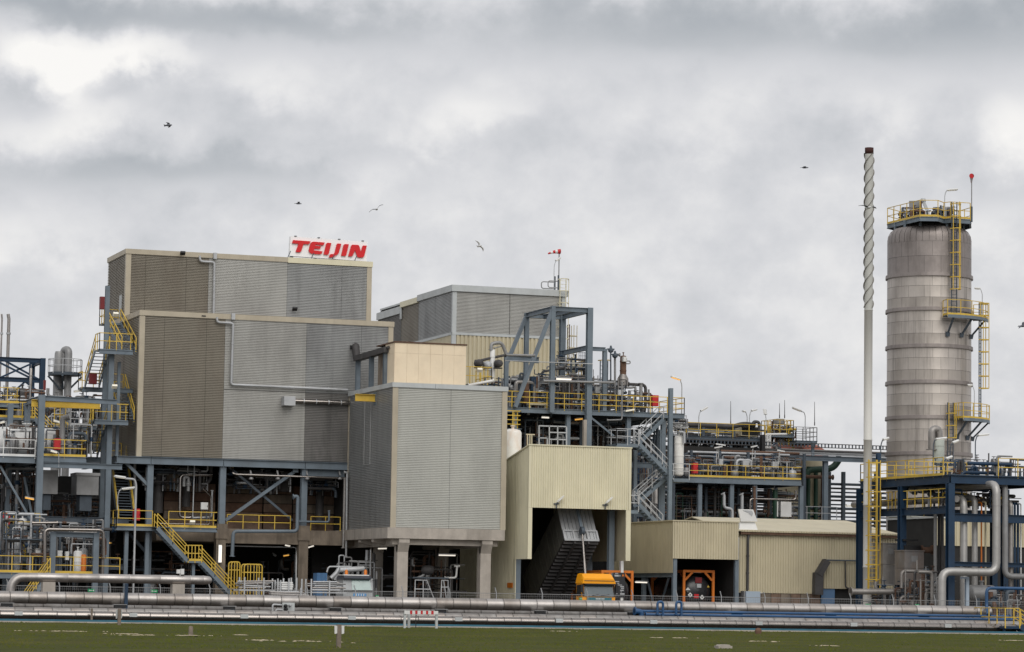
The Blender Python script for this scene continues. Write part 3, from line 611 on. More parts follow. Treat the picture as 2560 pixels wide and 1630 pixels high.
# weathered boards behind the first floor
bw = thing('board_wall', 'brown weathered board wall behind the first floor rail of the tower', 'wall', (xcl, YF + 4.5, Z1))
zb0 = zc1; k = 0; random.seed(5)
for xa_, xb_ in ((ax('A4', 690, 600, YF + 4.5), xcl + .6), (xcl + .8, xcr - 1.9), (xcr - 1.8, xcr + .3), (xcr + .4, XB + .5)):
    for r_ in range(5):
        if k in (4, 19): pass
        z = zb0 + r_ * .66; MB().box(xa_, xb_, YF + 4.5, YF + 4.58 + random.uniform(0, .03), z + .02, z + .63).build('plank', (BRICKM, RUST, BRICKM, CONCD)[(k * 7) % 4] if r_ > 0 else BRICKM, bw); k += 1
t = thing('floor_rail', 'thin yellow railing along the concrete first floor under the tower', 'railing', (xcl, YF, zc1))
for a, b in ((xcl + .5, xcl + 5.1), (xcr + .6, XB - .4)): railing(t, [(a, YF + .3, zc1), (b, YF + .3, zc1)], sp=1.25, toe=False, h=1.0)
# interior tanks, ducts and columns seen in the gloom
for i, (c, cx, y0, y1, r_, mt) in enumerate([('A4', 640, 240, 700, .38, PIPED), ('A4', 770, 250, 470, .55, CONCD), ('A4', 910, 240, 640, .3, PIPED), ('A5', 300, 190, 370, .7, PIPED), ('A5', 520, 180, 380, .22, STEELD), ('A5', 1050, 300, 700, .3, PIPED), ('A5', 700, 200, 400, .5, PIPED)]):
    x = ax(c, cx, y0, YF + 3.4); za, zb_ = az_(c, cx, y1, YF + 3.4), az_(c, cx, y0, YF + 3.4)
    tag(MB().lathe([(r_, za), (r_, zb_)], (x, YF + 3.4, 0), 14).lathe([(r_ + .05, zb_ - .5), (r_ + .05, zb_ - .4)], (x, YF + 3.4, 0), 14).build('shaded_duct', mt), ('dark upright duct beside the left column under the tower', 'grey concrete stub pier above the boards under the tower', 'dark duct behind the silver pipe loop', 'wide dark vessel left of the brace crossing', 'thin dark duct above the brace crossing', 'dark duct behind the right hand silver drain pipes', 'dark vessel above the brown boards right of the crossing')[i], 'duct')
pY = YF + 1.6
pipe('bright silver pipe loop under the tower left bay', [at('A4', 1150, 335, Y=pY), at('A4', 848, 335, Y=pY), at('A4', 838, 742, Y=pY), at('A4', 945, 745, Y=pY)], .11, BRIGHT)
pipe('thin upright pipe crossing the silver loop under the tower', [at('A4', 982, 235, Y=pY - .3), at('A4', 965, 735, Y=pY - .3)], .045, GALV, n=6)
pipe('thin silver pipe on the platform right of the silver loop', [at('A4', 1065, 468, Y=pY - .2), at('A4', 1140, 540, Y=pY - .2), at('A4', 1125, 810, Y=pY - .2), at('A4', 650, 800, Y=pY - .2)], .05, BRIGHT, n=6)
pipe('short white capped pipe right of the silver loop', [at('A4', 1152, 480, Y=pY), at('A4', 1145, 740, Y=pY), at('A4', 960, 745, Y=pY)], .07, GALV, n=8)
pipe('dark pipe elbow rising behind the silver loop', [at('A4', 1140, 240, Y=pY + .6), at('A4', 1140, 380, Y=pY + .6), at('A4', 1040, 470, Y=pY + .6)], .13, PIPED)
pipe('slender lagged pipe behind the left column under the tower', [at('A4', 412, 215, Y=pY), at('A4', 400, 800, Y=pY)], .1, PIPEG)
cabinet('gauge_box', 'pale instrument box right of the silver pipe loop', ax('A4', 1045, 640, pY - .4), ax('A4', 1112, 640, pY - .4), pY - .4, pY - .2, az_('A4', 1080, 668, pY), az_('A4', 1080, 600, pY), WHITE, 'instrument', legs=.9)
pY = YF - .35
pipe('long silver pipe hung under the beam of the tower', [at('A5', 160, 155, Y=YF + .2), at('A5', 170, 215, Y=pY), at('A5', 200, 226, Y=pY), at('A5', 1315, 265, Y=pY)], .075, BRIGHT, R=.15)
for i, cx in enumerate((355, 625, 920, 1250)): q = at('A5', cx, 258, Y=pY); tag(MB().bar(q + V3((0, 0, .15)), q + V3((0, .3, .5)), .1).lathe([(.05, -.14), (.16, -.12), (.16, -.02), (.06, .05)], q + V3((0, 0, -.02)), 10).build('pendant_lamp', PIPEG), 'grey pendant lamp under the long silver pipe, %s' % ('left of the brace crossing', 'right of the brace crossing', 'at the middle column', 'next to the right drain pipes')[i], 'lamp')
pY = YF - .7
pipe('slate blue pipe stepping down across the concrete beam', [at('A5', 775, 452, Y=pY), at('A5', 826, 445, Y=pY), at('A5', 818, 800, Y=pY), at('A5', 175, 800, Y=pY), at('A5', 163, 1055, Y=pY)], .13, STEEL, R=.28)
pipe('slate branch pipe beside the middle column', [at('A5', 830, 700, Y=pY + .3), at('A5', 1140, 706, Y=pY + .3), at('A5', 1140, 590, Y=pY + .3)], .07, STEEL)
pipe('left of two silver drain pipes at the right end under the tower', [at('A5', 1300, 260, Y=pY + .2), at('A5', 1283, 970, Y=pY + .2)], .1, ALUD)
pipe('right of two silver drain pipes beside the legged block', [at('A5', 1290, 205, Y=pY), at('A5', 1322, 205, Y=pY), at('A5', 1312, 1055, Y=pY)], .075, GALV, R=.15)
pipe('thin silver sprinkler pipe under the concrete beam', [at('A5', 105, 945, Y=YF + .7), at('A5', 812, 962, Y=YF + .7), at('A5', 805, 1400, Y=YF - .4)], .055, GALV, n=6, R=.2)
for i, (c, x0, y0, x1, y1, Y, mt, lb) in enumerate([('A4', 1230, 1010, 1226, 1172, YF - .35, TUBE, 'upright lit white tube lamp on the concrete pillar'), ('A5', 698, 940, 746, 950, YF + 2.5, TUBE, 'lit tube lamp left of the middle concrete column'), ('A5', 916, 968, 984, 946, YF + 2, TUBE, 'slanted lit tube lamp right of the middle concrete column'),
        ('A6', 550, 1262, 640, 1264, Y1 + 3, TUBE, 'lit tube lamp under the legged block'), ('A6', 212, 1226, 258, 1225, Y1 + 7, TUBE, 'dim lit tube lamp behind the left leg of the block'), ('A5', 682, 1048, 735, 1040, YF + 8, TUBEO, 'amber lit lamp deep under the tower'), ('A5', 575, 1035, 603, 1052, YF + 8, GALV, 'unlit lamp deep under the tower'),
        ('A4', 135, 975, 185, 992, YF + 3, TUBEO, 'amber lamp at the far left under the platform'), ('A4', 880, 305, 925, 312, YF + 4, TUBEO, 'amber lamp above the silver pipe loop')]):
    a, b = at(c, x0, y0, Y=Y), at(c, x1, y1, Y=Y); t = thing('tube_lamp', lb, 'lamp', a); r_ = .1 if i == 0 else .06
    d = (b - a).normalized(); MB().bar(a, b, r_ * 2, r_ * 1.4).build('tube', mt, t); off = V3((0, .13, 0)) if i == 0 else V3((0, .03, r_ * 1.5)); MB().bar(a + off - d * .05, b + off + d * .05, r_ * 2.3, .08).build('housing', GALV, t)
# platform on the first floor with its stair
YP = YF - 1.5
xp0, xp1 = ax('A4', 235, 830, YP), ax('A4', 1195, 850, YP)
platform('steel_platform', 'first floor steel walkway with yellow rails and stair under the tower', xp0, xp1, YP, YF - .3, Z1, sides='', frame=STEEL)
P1 = [o for o in S.objects if o.name.startswith('steel_platform')][-1]
xst = ax('A4', 610, 830, YP)
railing(P1, [(xp0, YP, Z1), (xst - .25, YP, Z1)], sp=1.3); railing(P1, [(xst + .9, YP, Z1), (xp1, YP, Z1)], sp=1.2); railing(P1, [(xp1, YP, Z1), (xp1, YF - .4, Z1)], sp=1.2); railing(P1, [(xp0, YF + 6, Z1), (xp0, YP, Z1)], sp=1.3)
MB().box(xp0, xp0 + 2.4, YF - .3, YF + 6, Z1 - .06, Z1).build('deck', STEELD, P1); MB().beam((xp0, YF - .3, Z1 - .15), (xp0, YF + 6, Z1 - .15), .2, .3).build('edge_beam', STEEL, P1)
for cx in (330, 530): q = at('A4', cx, 1000, Y=YP + .3); MB().beam((q.x, YP + .4, 0), (q.x, YP + .4, Z1 - .3), .26, .26, up=V3((0, 1, 0))).build('post', STEEL, P1)
YS2 = YP - 1.15
pA, pB, pC, pD = at('A4', 625, 850, Y=YS2), at('A4', 920, 1160, Y=YS2), at('A4', 1052, 1163, Y=YS2), at('A4', 1350, 1490, Y=YS2)
t = thing('steel_stair', 'slate steel stair with yellow rails going down right from the first floor walkway', 'stair', (pD.x, YS2, 0))
MB().box(xst - .3, xst + .9, YS2, YP, Z1 - .08, Z1 - .01).build('top_landing', STEELD, t)
flight(t, (pB.x, YS2, pB.z), (pA.x, YS2, Z1 - .1), (0, 1.0, 0)); MB().box(pB.x, pC.x, YS2, YS2 + 1, pB.z - .12, pB.z + .02).build('landing', STEEL, t)
for o in (0, 1.0): railing(t, [(pB.x, YS2 + o, pB.z), (pC.x, YS2 + o, pB.z)], sp=.6)
q = (pC.z) / max(.01, (pC.z - pD.z)); xe = pC.x + (pD.x - pC.x) * q
flight(t, (xe, YS2, 0), (pC.x, YS2, pB.z - .1), (0, 1.0, 0))
MB().bar((pB.x + .5, YS2 + .5, 0), (pB.x + .5, YS2 + .5, pB.z - .12), .2).build('post', STEEL, t)
# cage at the foot of the stair
for i, (cx0, cx1, cy0, cy1, lb) in enumerate([(155, 240, 1108, 1300, 'tall yellow gate cage at the foot of the stair'), (285, 465, 1132, 1275, 'yellow rounded pipe guard right of the stair foot')]):
    Yc = YF - 3; x0, x1 = ax('A5', cx0, 1200, Yc), ax('A5', cx1, 1200, Yc); z1 = az_('A5', cx0, cy0, Yc)
    t = thing('pipe_guard', lb, 'guard rail', (x0, Yc, 0))
    for yy_ in (Yc, Yc + .8):
        MB().tube([(x0, yy_, 0), (x0, yy_, z1), (x1, yy_, z1), (x1, yy_, 0)], .045, 6, R=.2).build('hoop', YEL, t); MB().bar((x0, yy_, z1 - .55), (x1, yy_, z1 - .55), .06).build('rail', YEL, t)
        for f_ in (.35, .7): MB().bar((x0 + (x1 - x0) * f_, yy_, 0), (x0 + (x1 - x0) * f_, yy_, z1), .05).build('upright', YEL, t)
# ------------------------------------------------------------------ switchback stair tower at the left face
Yt = YF - .6
xl0, xl1 = ax('A1', 832, 600, Yt), ax('A1', 1118, 600, Yt)
zp1, zp2 = az_('A1', 970, 595, Yt), az_('A1', 960, 1195, Yt)
zpu = az_('A1', 1000, 370, YU + 1)
St = thing('stair_tower', 'steel switchback stair with yellow rails climbing the left side of the tower', 'stair', (xl0, Yt, 0))
def landing(x0, x1, y0, y1, z, sides):
    MB().box(x0, x1, y0, y1, z - .12, z).build('landing', STEEL, St)
    MB().beam((x0, y0, z - .2), (x1, y0, z - .2), .15, .3).build('landing_beam', STEEL, St)
    C = dict(f=((x0, y0, z), (x1, y0, z)), r=((x1, y0, z), (x1, y1, z)), b=((x1, y1, z), (x0, y1, z)), l=((x0, y1, z), (x0, y0, z)))
    for s_ in sides: railing(St, C[s_], sp=.95, toe=False)
xr1 = XL - .15; w_ = 1.0; xrl = min(xl1, XL - .05) - w_
landing(xl0, xl1, Yt - .6, Yt + .9, zp1, 'fl'); landing(xl0 - .2, xl1 - .2, Yt - .6, Yt + .9, zp2, 'fl')
for a, b in ((zp1, 'r'), (zp2, 'r')): railing(St, [(xl1 - (.2 if a == zp2 else 0), Yt - .6, a), (xl1 - (.2 if a == zp2 else 0), Yt + .3, a)], sp=.9, toe=False)
yb0, yb1 = Yt + 4.3, Yt + 5.7; zm1 = (zp1 + zp2) / 2 + .1
xq = XL - 1.25
flight(St, (xq, Yt + .9, zp1), (xq, YU + .6, zpu), (1.0, 0, 0)); MB().box(xq - .2, XL - .05, YU + .6, YU + 2.2, zpu - .12, zpu).build('landing', STEEL, St); railing(St, [(xq - .2, YU + .6, zpu), (xq - .2, YU + 2.2, zpu)], sp=.8, toe=False); railing(St, [(xq - .2, YU + 2.2, zpu), (XL - .1, YU + 2.2, zpu)], sp=.6, toe=False)
flight(St, (xl0, yb0, zm1), (xl0, Yt + .9, zp1), (w_, 0, 0)); landing(xl0 - .2, XL - .1, yb0, yb1, zm1, 'lb')
flight(St, (xq, Yt + .9, zp2), (xq, yb0, zm1), (1.0, 0, 0))
flight(St, (xl0, yb0, ZB), (xl0, Yt + .9, zp2), (w_, 0, 0)); landing(xl0 - .2, XL - .1, yb0, yb1, ZB - .03 + .04, 'lb')
flight(St, (xp0 + .45, YP + 1.6, Z1), (xp0 + .45, yb0, ZB - .1), (1.15, 0, 0), depth=.4)
for cx, y_, z0, z1, ww in ((942, Yt + .3, 0, zp1, .36), (893, Yt + 2.3, 0, zpu + 2.2, .3), (1010, Yt + 1.0, ZB - .2, zm1 + 1.6, .2)):
    x = ax('A1', cx, 900, y_); MB().beam((x, y_, z0), (x, y_, z1), ww, ww, up=V3((0, 1, 0))).build('column', STEEL, St)
MB().beam((ax('A1', 893, 400, Yt + 2.3), Yt + 2.3, zm1 - .3), (XL - .1, Yt + 2.3, zm1 - .3), .2, .3).build('beam', STEEL, St)
def redbox(label, c, x0, y0, x1, y1, Y, mat=RED, dp=.45):
    return cabinet('hose_box', label, ax(c, x0, y0, Y), ax(c, x1, y0, Y), Y, Y + dp, az_(c, x0, y1, Y), az_(c, x0, y0, Y), mat, 'fire box')
redbox('dark red fire box at the very top of the stair tower', 'A1', 857, 140, 905, 245, YU, DKRED); redbox('dark red fire box on the stair beside the white flight gap', 'A1', 766, 795, 828, 884, Yt + 2.6, DKRED)
redbox('red fire box behind the street lamp on the first floor walkway', 'A4', 403, 658, 462, 770, YP + .6)
flood('square flood lamp facing out near the top of the stair tower', at('A1', 975, 300, Y=Yt - .2), LENS); flood('square flood lamp facing out on the stair tower column', at('A1', 965, 915, Y=Yt - .3), LENS)
p = at('A4', 395, 1470, Y=198.0)
h_ = az_('A4', 437, 420, 198.0)
lamp('tall grey street lamp with a swan neck before the first floor walkway', (p.x, 198, 0), h_ + .3, arm=1.6, ang=rad(188), tilt=6, r=.075, hl=.75)
p = at('A4', 243, 690, Y=YP + .2); lamp('white trough lamp on the corner of the first floor walkway', (p.x, YP + .2, Z1), az_('A4', 260, 480, YP) - Z1, arm=.5, ang=rad(10), tilt=8)
flood('small white flood lamp on the first floor walkway rail', at('A4', 948, 795, Y=YP - .1), LENS)
# ------------------------------------------------------------------ rear building
YR = 232.0
xr0, xr1 = ax('A8', 745, 300, YR), ax('A8', 1762, 350, YR)
za, zb_, zc_, zd = (az_('A8', 745, v, YR) for v in (264, 322, 694, 705))
yk0 = at('A8', 432, 430, X=xr0).y; yk1 = at('A8', 275, 500, X=xr0).y; yk2 = at('A8', 62, 530, X=xr0).y
Rb = thing('rear_building', 'grey ribbed building with pale roof edge rising behind the peach roof house', 'building', (xr0, YR, 0))
MB().box(xr0 + .15, xr1 - .15, YR + .15, yk2, 0, za - .3).build('wall', DARK, Rb)
xm = ax('A8', 1255, 500, YR)
for a, b in ((xr0 + .25, xm), (xm, xr1 - .3)): ribs(Rb, 'cladding_panel', SILV, (a + .02, YR), (1, 0), b - a - .04, zc_, zb_, (0, -1))
for a, b, m_, z_ in ((YR + .2, (YR + yk0) / 2, SILVD, zb_), ((YR + yk0) / 2, yk0, SILVD, zb_), (yk0, yk1, TAN, zb_ - .1), (yk1, yk2, SOOT, zb_ - .6)): ribs(Rb, 'cladding_panel', m_, (xr0, b - .02), (0, -1), b - a - .04, zc_, z_, (-1, 0))
vribs(Rb, 'cladding_panel', KHAKI, (xr0 + .2, YR), (1, 0), xr1 - xr0 - .4, 4, zd - .12, (0, -1), pitch=.36, depth=.09); vribs(Rb, 'cladding_panel', KHAKI, (xr0, yk2), (0, -1), yk2 - YR - .2, 4, zd - .12, (-1, 0), pitch=.36, depth=.09)
MB().box(xr0 - .1, xr1, YR - .12, YR + .0, zd - .12, zc_).build('drip_trim', GTRIM, Rb); MB().box(xr0 - .12, xr0, YR, yk2, zd - .12, zc_).build('drip_trim', GTRIM, Rb)
MB().box(xr0 - .1, xr0 + .25, YR - .13, YR + .15, zd - .13, zb_).build('corner_trim', GTRIM, Rb); MB().box(xr0 - .1, xr0 + .25, YR - .11, YR + .15, 4, zd - .131).build('corner_trim', GTRIM, Rb); MB().box(xr1 - .3, xr1 + .05, YR - .1, YR + .2, zd - .12, zb_).build('corner_trim', GTRIM, Rb)
MB().box(xr0 - .22, xr1 + .2, YR - .25, YR + .1, zb_, za).build('fascia', GTRIM, Rb); MB().box(xr0 - .22, xr0 + .1, YR + .1, yk0, zb_, za).build('fascia', GTRIM, Rb); MB().box(xr0 - .22, xr0 + .1, yk0, yk1, zb_ - .1, za - .15).build('fascia', CREAM, Rb, label='cream fascia'); MB().box(xr0 - .22, xr0 + .1, yk1 + .02, yk2, zb_ - .6, za - .5).build('fascia', GTRIM, Rb)
MB().box(xr0 - .21, xr0 - .1, yk1 - .3, yk1 + .0, zb_ - 1.1, zb_ - .101).build('rain_hopper', GTRIM, Rb)
MB().box(xr0 + .1, xr1 + .1, YR + .1, yk2, za - .25, za - .1).build('roof', GTRIM, Rb)
# on its roof: wind sock, lamp, ladder top, guard rail
q = at('D4', 350, 1205, Y=YR + .8); zt_ = az_('D4', 360, 330, YR + .8)
def windsock(label, base, ztop, d, L_, sag, r0=.34):
    b = V3(base); t = thing('windsock', label, 'windsock', b); MB().tube([b, (b.x, b.y, ztop)], .05, 6).build('mast', PIPEG, t); MB().tube([b, (b.x, b.y, b.z + (ztop - b.z) * .35)], .1, 6).build('mast_base', STEELD, t)
    d = V3(d).normalized(); c = V3((b.x, b.y, ztop + r0 * .9)) - d * .05
    for i in range(5):
        f0, f1 = i / 5, (i + 1) / 5; p = [c + d * L_ * f + V3((0, 0, -sag * f * f)) for f in (f0, f1)]; MB().tube(p, [r0 * (1 - .72 * f0), r0 * (1 - .72 * f1)], 12, caps=False).build('sock_ring', RED if i % 2 == 0 else WHITE, t)
    MB().lathe([(r0 * .97, 0), (r0 * 1.03, 0), (r0 * 1.03, .04), (r0 * .97, .04)], c, 14, 'X' if abs(d.x) > .5 else 'Y').build('hoop', RED, t)
windsock('red and white windsock blowing left on a mast on the rear building', (q.x, q.y, za - .1), zt_, (-1, .1, 0), 1.0, .22, .21)
q = at('D4', 235, 1200, Y=YR + .8); lamp('lamp post with a tilted head beside the windsock mast on the rear building', (q.x, q.y, za - .1), az_('D4', 240, 545, YR + .8) - za + .2, arm=.3, ang=0, tilt=35, hl=.5, r=.03)
t = thing('roof_guard', 'rounded grey guard rail left of the windsock mast', 'guard rail', (q.x - .4, q.y, za))
zg0, zg1 = az_('D4', 200, 1140, YR + .8), az_('D4', 200, 980, YR + .8); xg0, xg1 = ax('D4', 98, 1000, YR + .8), ax('D4', 345, 1000, YR + .8)
for yo in (0, .9): MB().tube([(xg1, YR + .8 + yo, zg1), (xg0 - yo * .3, YR + .8 + yo, zg1), (xg0 - yo * .3, YR + .8 + yo, zg0), (xg1, YR + .8 + yo, zg0)], .045, 6, R=.2).build('rail', PIPEG, t); MB().bar((xg1, YR + .8 + yo, za - .1), (xg1, YR + .8 + yo, zg1 + .5), .12).build('post', STEELD, t)
t = thing('cage_ladder', 'cream safety cage of a ladder on the right end of the rear building roof', 'ladder', (xr1, YR, za)); xq = ax('D4', 450, 950, YR); zq = az_('D4', 450, 935, YR)
cage_ladder(t, xq, YR - .05, 14, zq, (0, -1), CREAM, w=.55, stile=CREAM)
t = thing('cage_ladder', 'tan caged ladder on the right side of the rear building, behind the portal', 'ladder', (xr1, YR, 10)); q = at('B1', 1040, 400, Y=YR + 1); cage_ladder(t, q.x, q.y, az_('B1', 1040, 520, YR + 1) - 3, az_('B1', 1050, 255, YR + 1), (1, 0), KHAKI, stile=RUST)
# ------------------------------------------------------------------ process deck in the middle
YD = 207.4
zdk = az_('B1', 1000, 1132, YD); xd0, xd1 = X2 - .4, ax('B1', 2240, 1180, YD)
Dk = platform('process_deck', 'long slate steel process deck with yellow rails, behind the tipper shed', xd0, xd1, YD, YD + 11, zdk, sides='f', toe=False, mids=2, sp=1.35, depth=.38, h=1.2)
railing(Dk, [(xd1, YD, zdk), (xd1, YD + 5, zdk)], mids=2, toe=False, h=1.2)
for x_ in (ax('B1', 480, 1200, YD + .5), ax('B1', 1035, 1250, YD + .5), ax('B1', 1660, 1250, YD + .5), ax('B1', 1985, 1300, YD + 1.2)):
    for y_ in (YD + .5, YD + 9): MB().beam((x_, y_, 0), (x_, y_, zdk - .4), .32, .32, up=V3((0, 1, 0))).build('column', STEEL, Dk)
for zz in (zdk - 3.7, zdk - 7.4): MB().box(xd0, xd1 - 2, YD + 1.5, YD + 11, zz - .15, zz).build('lower_floor', STEELD, Dk); MB().beam((xd0, YD + 1.4, zz - .2), (xd1 - 2, YD + 1.4, zz - .2), .2, .4).build('beam', STEEL, Dk)
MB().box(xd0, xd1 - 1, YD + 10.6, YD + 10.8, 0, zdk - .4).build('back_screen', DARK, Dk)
# portal over it
YPf = YD - .35
xFR, xFL = ax('B1', 1257, 400, YPf), ax('B1', 876, 400, YPf); zPT = az_('B1', 876, 62, YPf)
yBL = at('B1', 608, 200, X=xFL).y; yBR = at('B1', 980, 250, X=xFR).y; yB = (yBL + yBR) / 2
Po = frame('tall slate steel portal frame standing through the process deck', [(xFR, YPf, 0, zPT, .42), (xFL, YPf, zdk - .3, zPT, .34), (xFL, yB, zdk, zPT, .32), (xFR, yB, zdk, zPT, .42)],
      [((xFL, YPf, zPT - .2), (xFR, YPf, zPT - .2)), ((xFL, YPf, zPT - .2), (xFL, yB, zPT - .2)), ((xFR, YPf, zPT - .2), (xFR, yB, zPT - .2)), ((xFL, yB, zPT - .2), (xFR, yB, zPT - .2)), (((xFL + xFR) / 2, YPf, zPT - .25), ((xFL + xFR) / 2, yB, zPT - .25))], name='portal_frame')
MB().bar((xFL - .05, YPf, zPT - .3), at('B1', 490, 1110, Y=YPf), .3, .26).build('raker', STEEL, Po); MB().bar((xFL - .05, yB, zPT - .3), at('B1', 400, 660, Y=yB), .3, .26).build('raker', STEEL, Po)
zb1 = az_('B1', 1230, 490, YPf)
MB().beam((xFR, YPf, zb1), (xFR, yB, zb1), .25, .35).build('beam', STEEL, Po); xq = ax('B1', 1447, 520, YPf); MB().beam((xFR + .2, YPf + .5, zb1 - .05), (xq, YPf + .5, zb1 - .05), .2, .3).build('beam', STEEL, Po); MB().beam((xq, YPf + .6, zdk), (xq, YPf + .6, zb1), .3, .3, up=V3((0, 1, 0))).build('column', STEEL, Po)
zl_ = az_('B1', 600, 605, YPf + 3); MB().beam((ax('B1', 385, 605, YPf + 3), YPf + 3, zl_), (xFL, YPf + 3, zl_ - .1), .3, .45).build('beam', STEEL, Po); xq = ax('B1', 395, 800, YPf + 3); MB().beam((xq, YPf + 3, zdk), (xq, YPf + 3, zl_ + .3), .3, .3, up=V3((0, 1, 0))).build('column', STEEL, Po)
MB().bar((xFR + .2, YPf + .2, zdk - .5), at('B1', 1510, 1410, Y=YPf + .2), .14).build('brace', STEEL, Po)
# ---- random dense pipework: real runs, each a part of one cluster
def clutter(label, x0, x1, y0, y1, z0, z1, n, seed, cols=None, rmax=.12, nv=2, name='pipe_cluster', up=.5):
    rg = random.Random(seed); cols = cols or [PIPEG, PIPED, PIPEG, GALV, RUST, STEELD, PIPED, ALUD, ALUD, PIPEG]
    t = thing(name, label, 'pipework', (x0, y0, z0)); U_ = rg.uniform; n = int(n * 2.2)
    for i in range(n):
        r = rg.choice([.025, .03, .04, .05, .06, .08, rmax]); x, y = U_(x0, x1), U_(y0, y1); m_ = rg.choice(cols)
        if rg.random() < up:
            zt_ = z0 + (z1 - z0) * U_(.45, 1); pts = [(x, y, z0), (x, y, zt_)]
            if rg.random() < .6: xe = min(x1, max(x0, x + U_(-2, 2))); pts.append((xe, y, zt_)); pts += [(xe, y, z0 + (zt_ - z0) * U_(.1, .7))] if rg.random() < .5 else []
        else:
            z = U_(z0 + .3, z1 - .1); xa = U_(x0, x1); xb = min(x1, max(x0, xa + U_(-4, 4))); pts = [(xa, y, z), (xb, y, z)]
            if rg.random() < .7: pts.append((xb, y, z + U_(-1.2, .8)))
            if rg.random() < .4: pts.insert(0, (xa, y + U_(0.2, 1.5), z))
        P_ = [V3(p) for p in pts]; P_ = [p for k, p in enumerate(P_) if k == 0 or (p - P_[k - 1]).length > .06]
        if len(P_) < 2: continue
        o = MB().tube(P_, r, 7, R=r * 2.5).build('pipe', m_, t)
        if rg.random() < .5:
            c = P_[0].lerp(P_[1], U_(.3, .7)); d = (P_[1] - P_[0]).normalized(); mb = MB().tube([c - d * .14, c - d * .1], r * 1.9, 8).tube([c + d * .1, c + d * .14], r * 1.9, 8).tube([c - d * .1, c, c + d * .1], [r * 1.2, r * 1.7, r * 1.2], 8)
            if abs(d.z) < .5: mb.bar(c, c + V3((0, 0, .35)), .04).lathe([(.14, .33), (.17, .35), (.14, .37)], c, 8)
            mb.build('valve', rg.choice([PIPEG, RUST, STEELD, NAVY]), o)
    for i in range(nv):
        x, y = U_(x0 + .3, x1 - .3), U_(y0, y1); r = U_(.18, .36); h = (z1 - z0) * U_(.3, .75)
        MB().lathe([(r * .5, z0 + .1), (r, z0 + .3), (r, z0 + h - r * .5), (r * .7, z0 + h - r * .12), (r * .2, z0 + h), (r * .2, z0 + h + .2), (.001, z0 + h + .2)], (x, y, 0), 12).build('drum', rg.choice([ALUD, PIPEG, RUST, PIPED, GALV]), t)
    return t
def box3(c, x0, y0, x1, y1, Y): return ax(c, x0, y1, Y), ax(c, x1, y1, Y), az_(c, x0, y1, Y), az_(c, x0, y0, Y)
xx = lambda v: ax('B1', v, 1000, YD + 3)
zz_ = lambda v: az_('B1', 1000, v, YD + 3)
MUT = [PIPED, PIPED, STEELD, PIPEG, RUST, STEELD, ALUD, PIPEG, GALV]
clutter('dense dark pipework on the process deck left of the raking brace', xx(400), xx(620), YD + 1.2, YD + 5, zdk, zz_(790), 26, 1, MUT)
clutter('dense pipework on the process deck between the raker and the front left portal column', xx(620), xx(870), YD + 1.2, YD + 6, zdk, zz_(770), 32, 2, MUT, nv=3)
clutter('crowded grey pipework on the process deck inside the portal', xx(880), xx(1230), YD + 1.2, YD + 7, zdk, zz_(760), 48, 3, MUT, nv=4)
clutter('tangle of pipes on the process deck right of the portal', xx(1280), xx(1560), YD + 1.2, YD + 6, zdk, zz_(790), 36, 4, MUT, nv=3)
clutter('lower thinning pipework towards the right end of the process deck', xx(1560), xx(1850), YD + 1.2, YD + 5, zdk, zz_(900), 22, 5, MUT, nv=1)
for i, (a_, b_, v_, lb) in enumerate(((390, 620, 800, 'behind the raking brace foot'), (620, 870, 770, 'behind the brown vessel'), (880, 1060, 770, 'behind the portal middle'), (1060, 1240, 780, 'behind the mesh screen'), (1270, 1420, 800, 'behind the yellow caged ladder'), (1420, 1600, 830, 'behind the rust stained column'))):
    clutter('second row of dark pipework on the process deck, ' + lb, xx(a_), xx(b_), YD + 5, YD + 9.5, zdk, zz_(v_), 22, 210 + i, [PIPED, PIPED, STEELD, PIPEG, RUST, STEELD], nv=2, up=.4)
clutter('thin high pipes above the tangle inside the portal', xx(900), xx(1230), YD + 2, YD + 6, zz_(760), zz_(560), 12, 6, [PIPEG, PIPED, STEELD], nv=0, up=.3, rmax=.07)
for i, (a, b, s_) in enumerate(((540, 900, 7), (900, 1260, 8), (1280, 1640, 9), (1640, 1960, 10))):
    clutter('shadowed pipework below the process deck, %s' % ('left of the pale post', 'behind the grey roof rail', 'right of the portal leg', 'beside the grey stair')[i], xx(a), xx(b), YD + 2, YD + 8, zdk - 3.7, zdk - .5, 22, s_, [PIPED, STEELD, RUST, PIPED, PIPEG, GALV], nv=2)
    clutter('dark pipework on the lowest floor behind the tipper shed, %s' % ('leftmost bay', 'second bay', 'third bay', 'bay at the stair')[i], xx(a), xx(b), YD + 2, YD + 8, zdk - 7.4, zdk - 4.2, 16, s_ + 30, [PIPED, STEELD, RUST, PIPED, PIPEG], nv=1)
# ---- the pieces one can tell apart
yv = YD + 2.2
def vs(name, label, c, cx, cy0, cy1, wpx, Y, mat, **k):
    s = CROPS[c][2]; p = at(c, cx, cy1, Y=Y); q = at(c, cx + wpx, cy1, Y=Y); return vessel(name, label, p.x, Y, p.z, az_(c, cx, cy0, Y), (q.x - p.x) / 2 * math.cos(math.atan2(p.x, Y)), mat, **k)
vs('process_column', 'tall rust stained tan column with stepped top, right of the portal', 'B1', 1605, 575, 890, 66, yv, RUST, bands=3, skirt=False)
MB_ = tag(MB().lathe([(.42, az_('B1', 1600, 890, yv)), (.42, az_('B1', 1600, 815, yv)), (.2, az_('B1', 1600, 760, yv))], (ax('B1', 1605, 800, yv), yv, 0), 16).build('column_skirt', ALUD), 'flared grey skirt under the rust stained column', 'vessel skirt')
pipe('thin upright vent pipe left of the rust stained column, tallest', [at('B1', 1525, 1130, Y=yv), at('B1', 1522, 560, Y=yv), at('B1', 1575, 570, Y=yv)], .09, PIPEG, n=8)
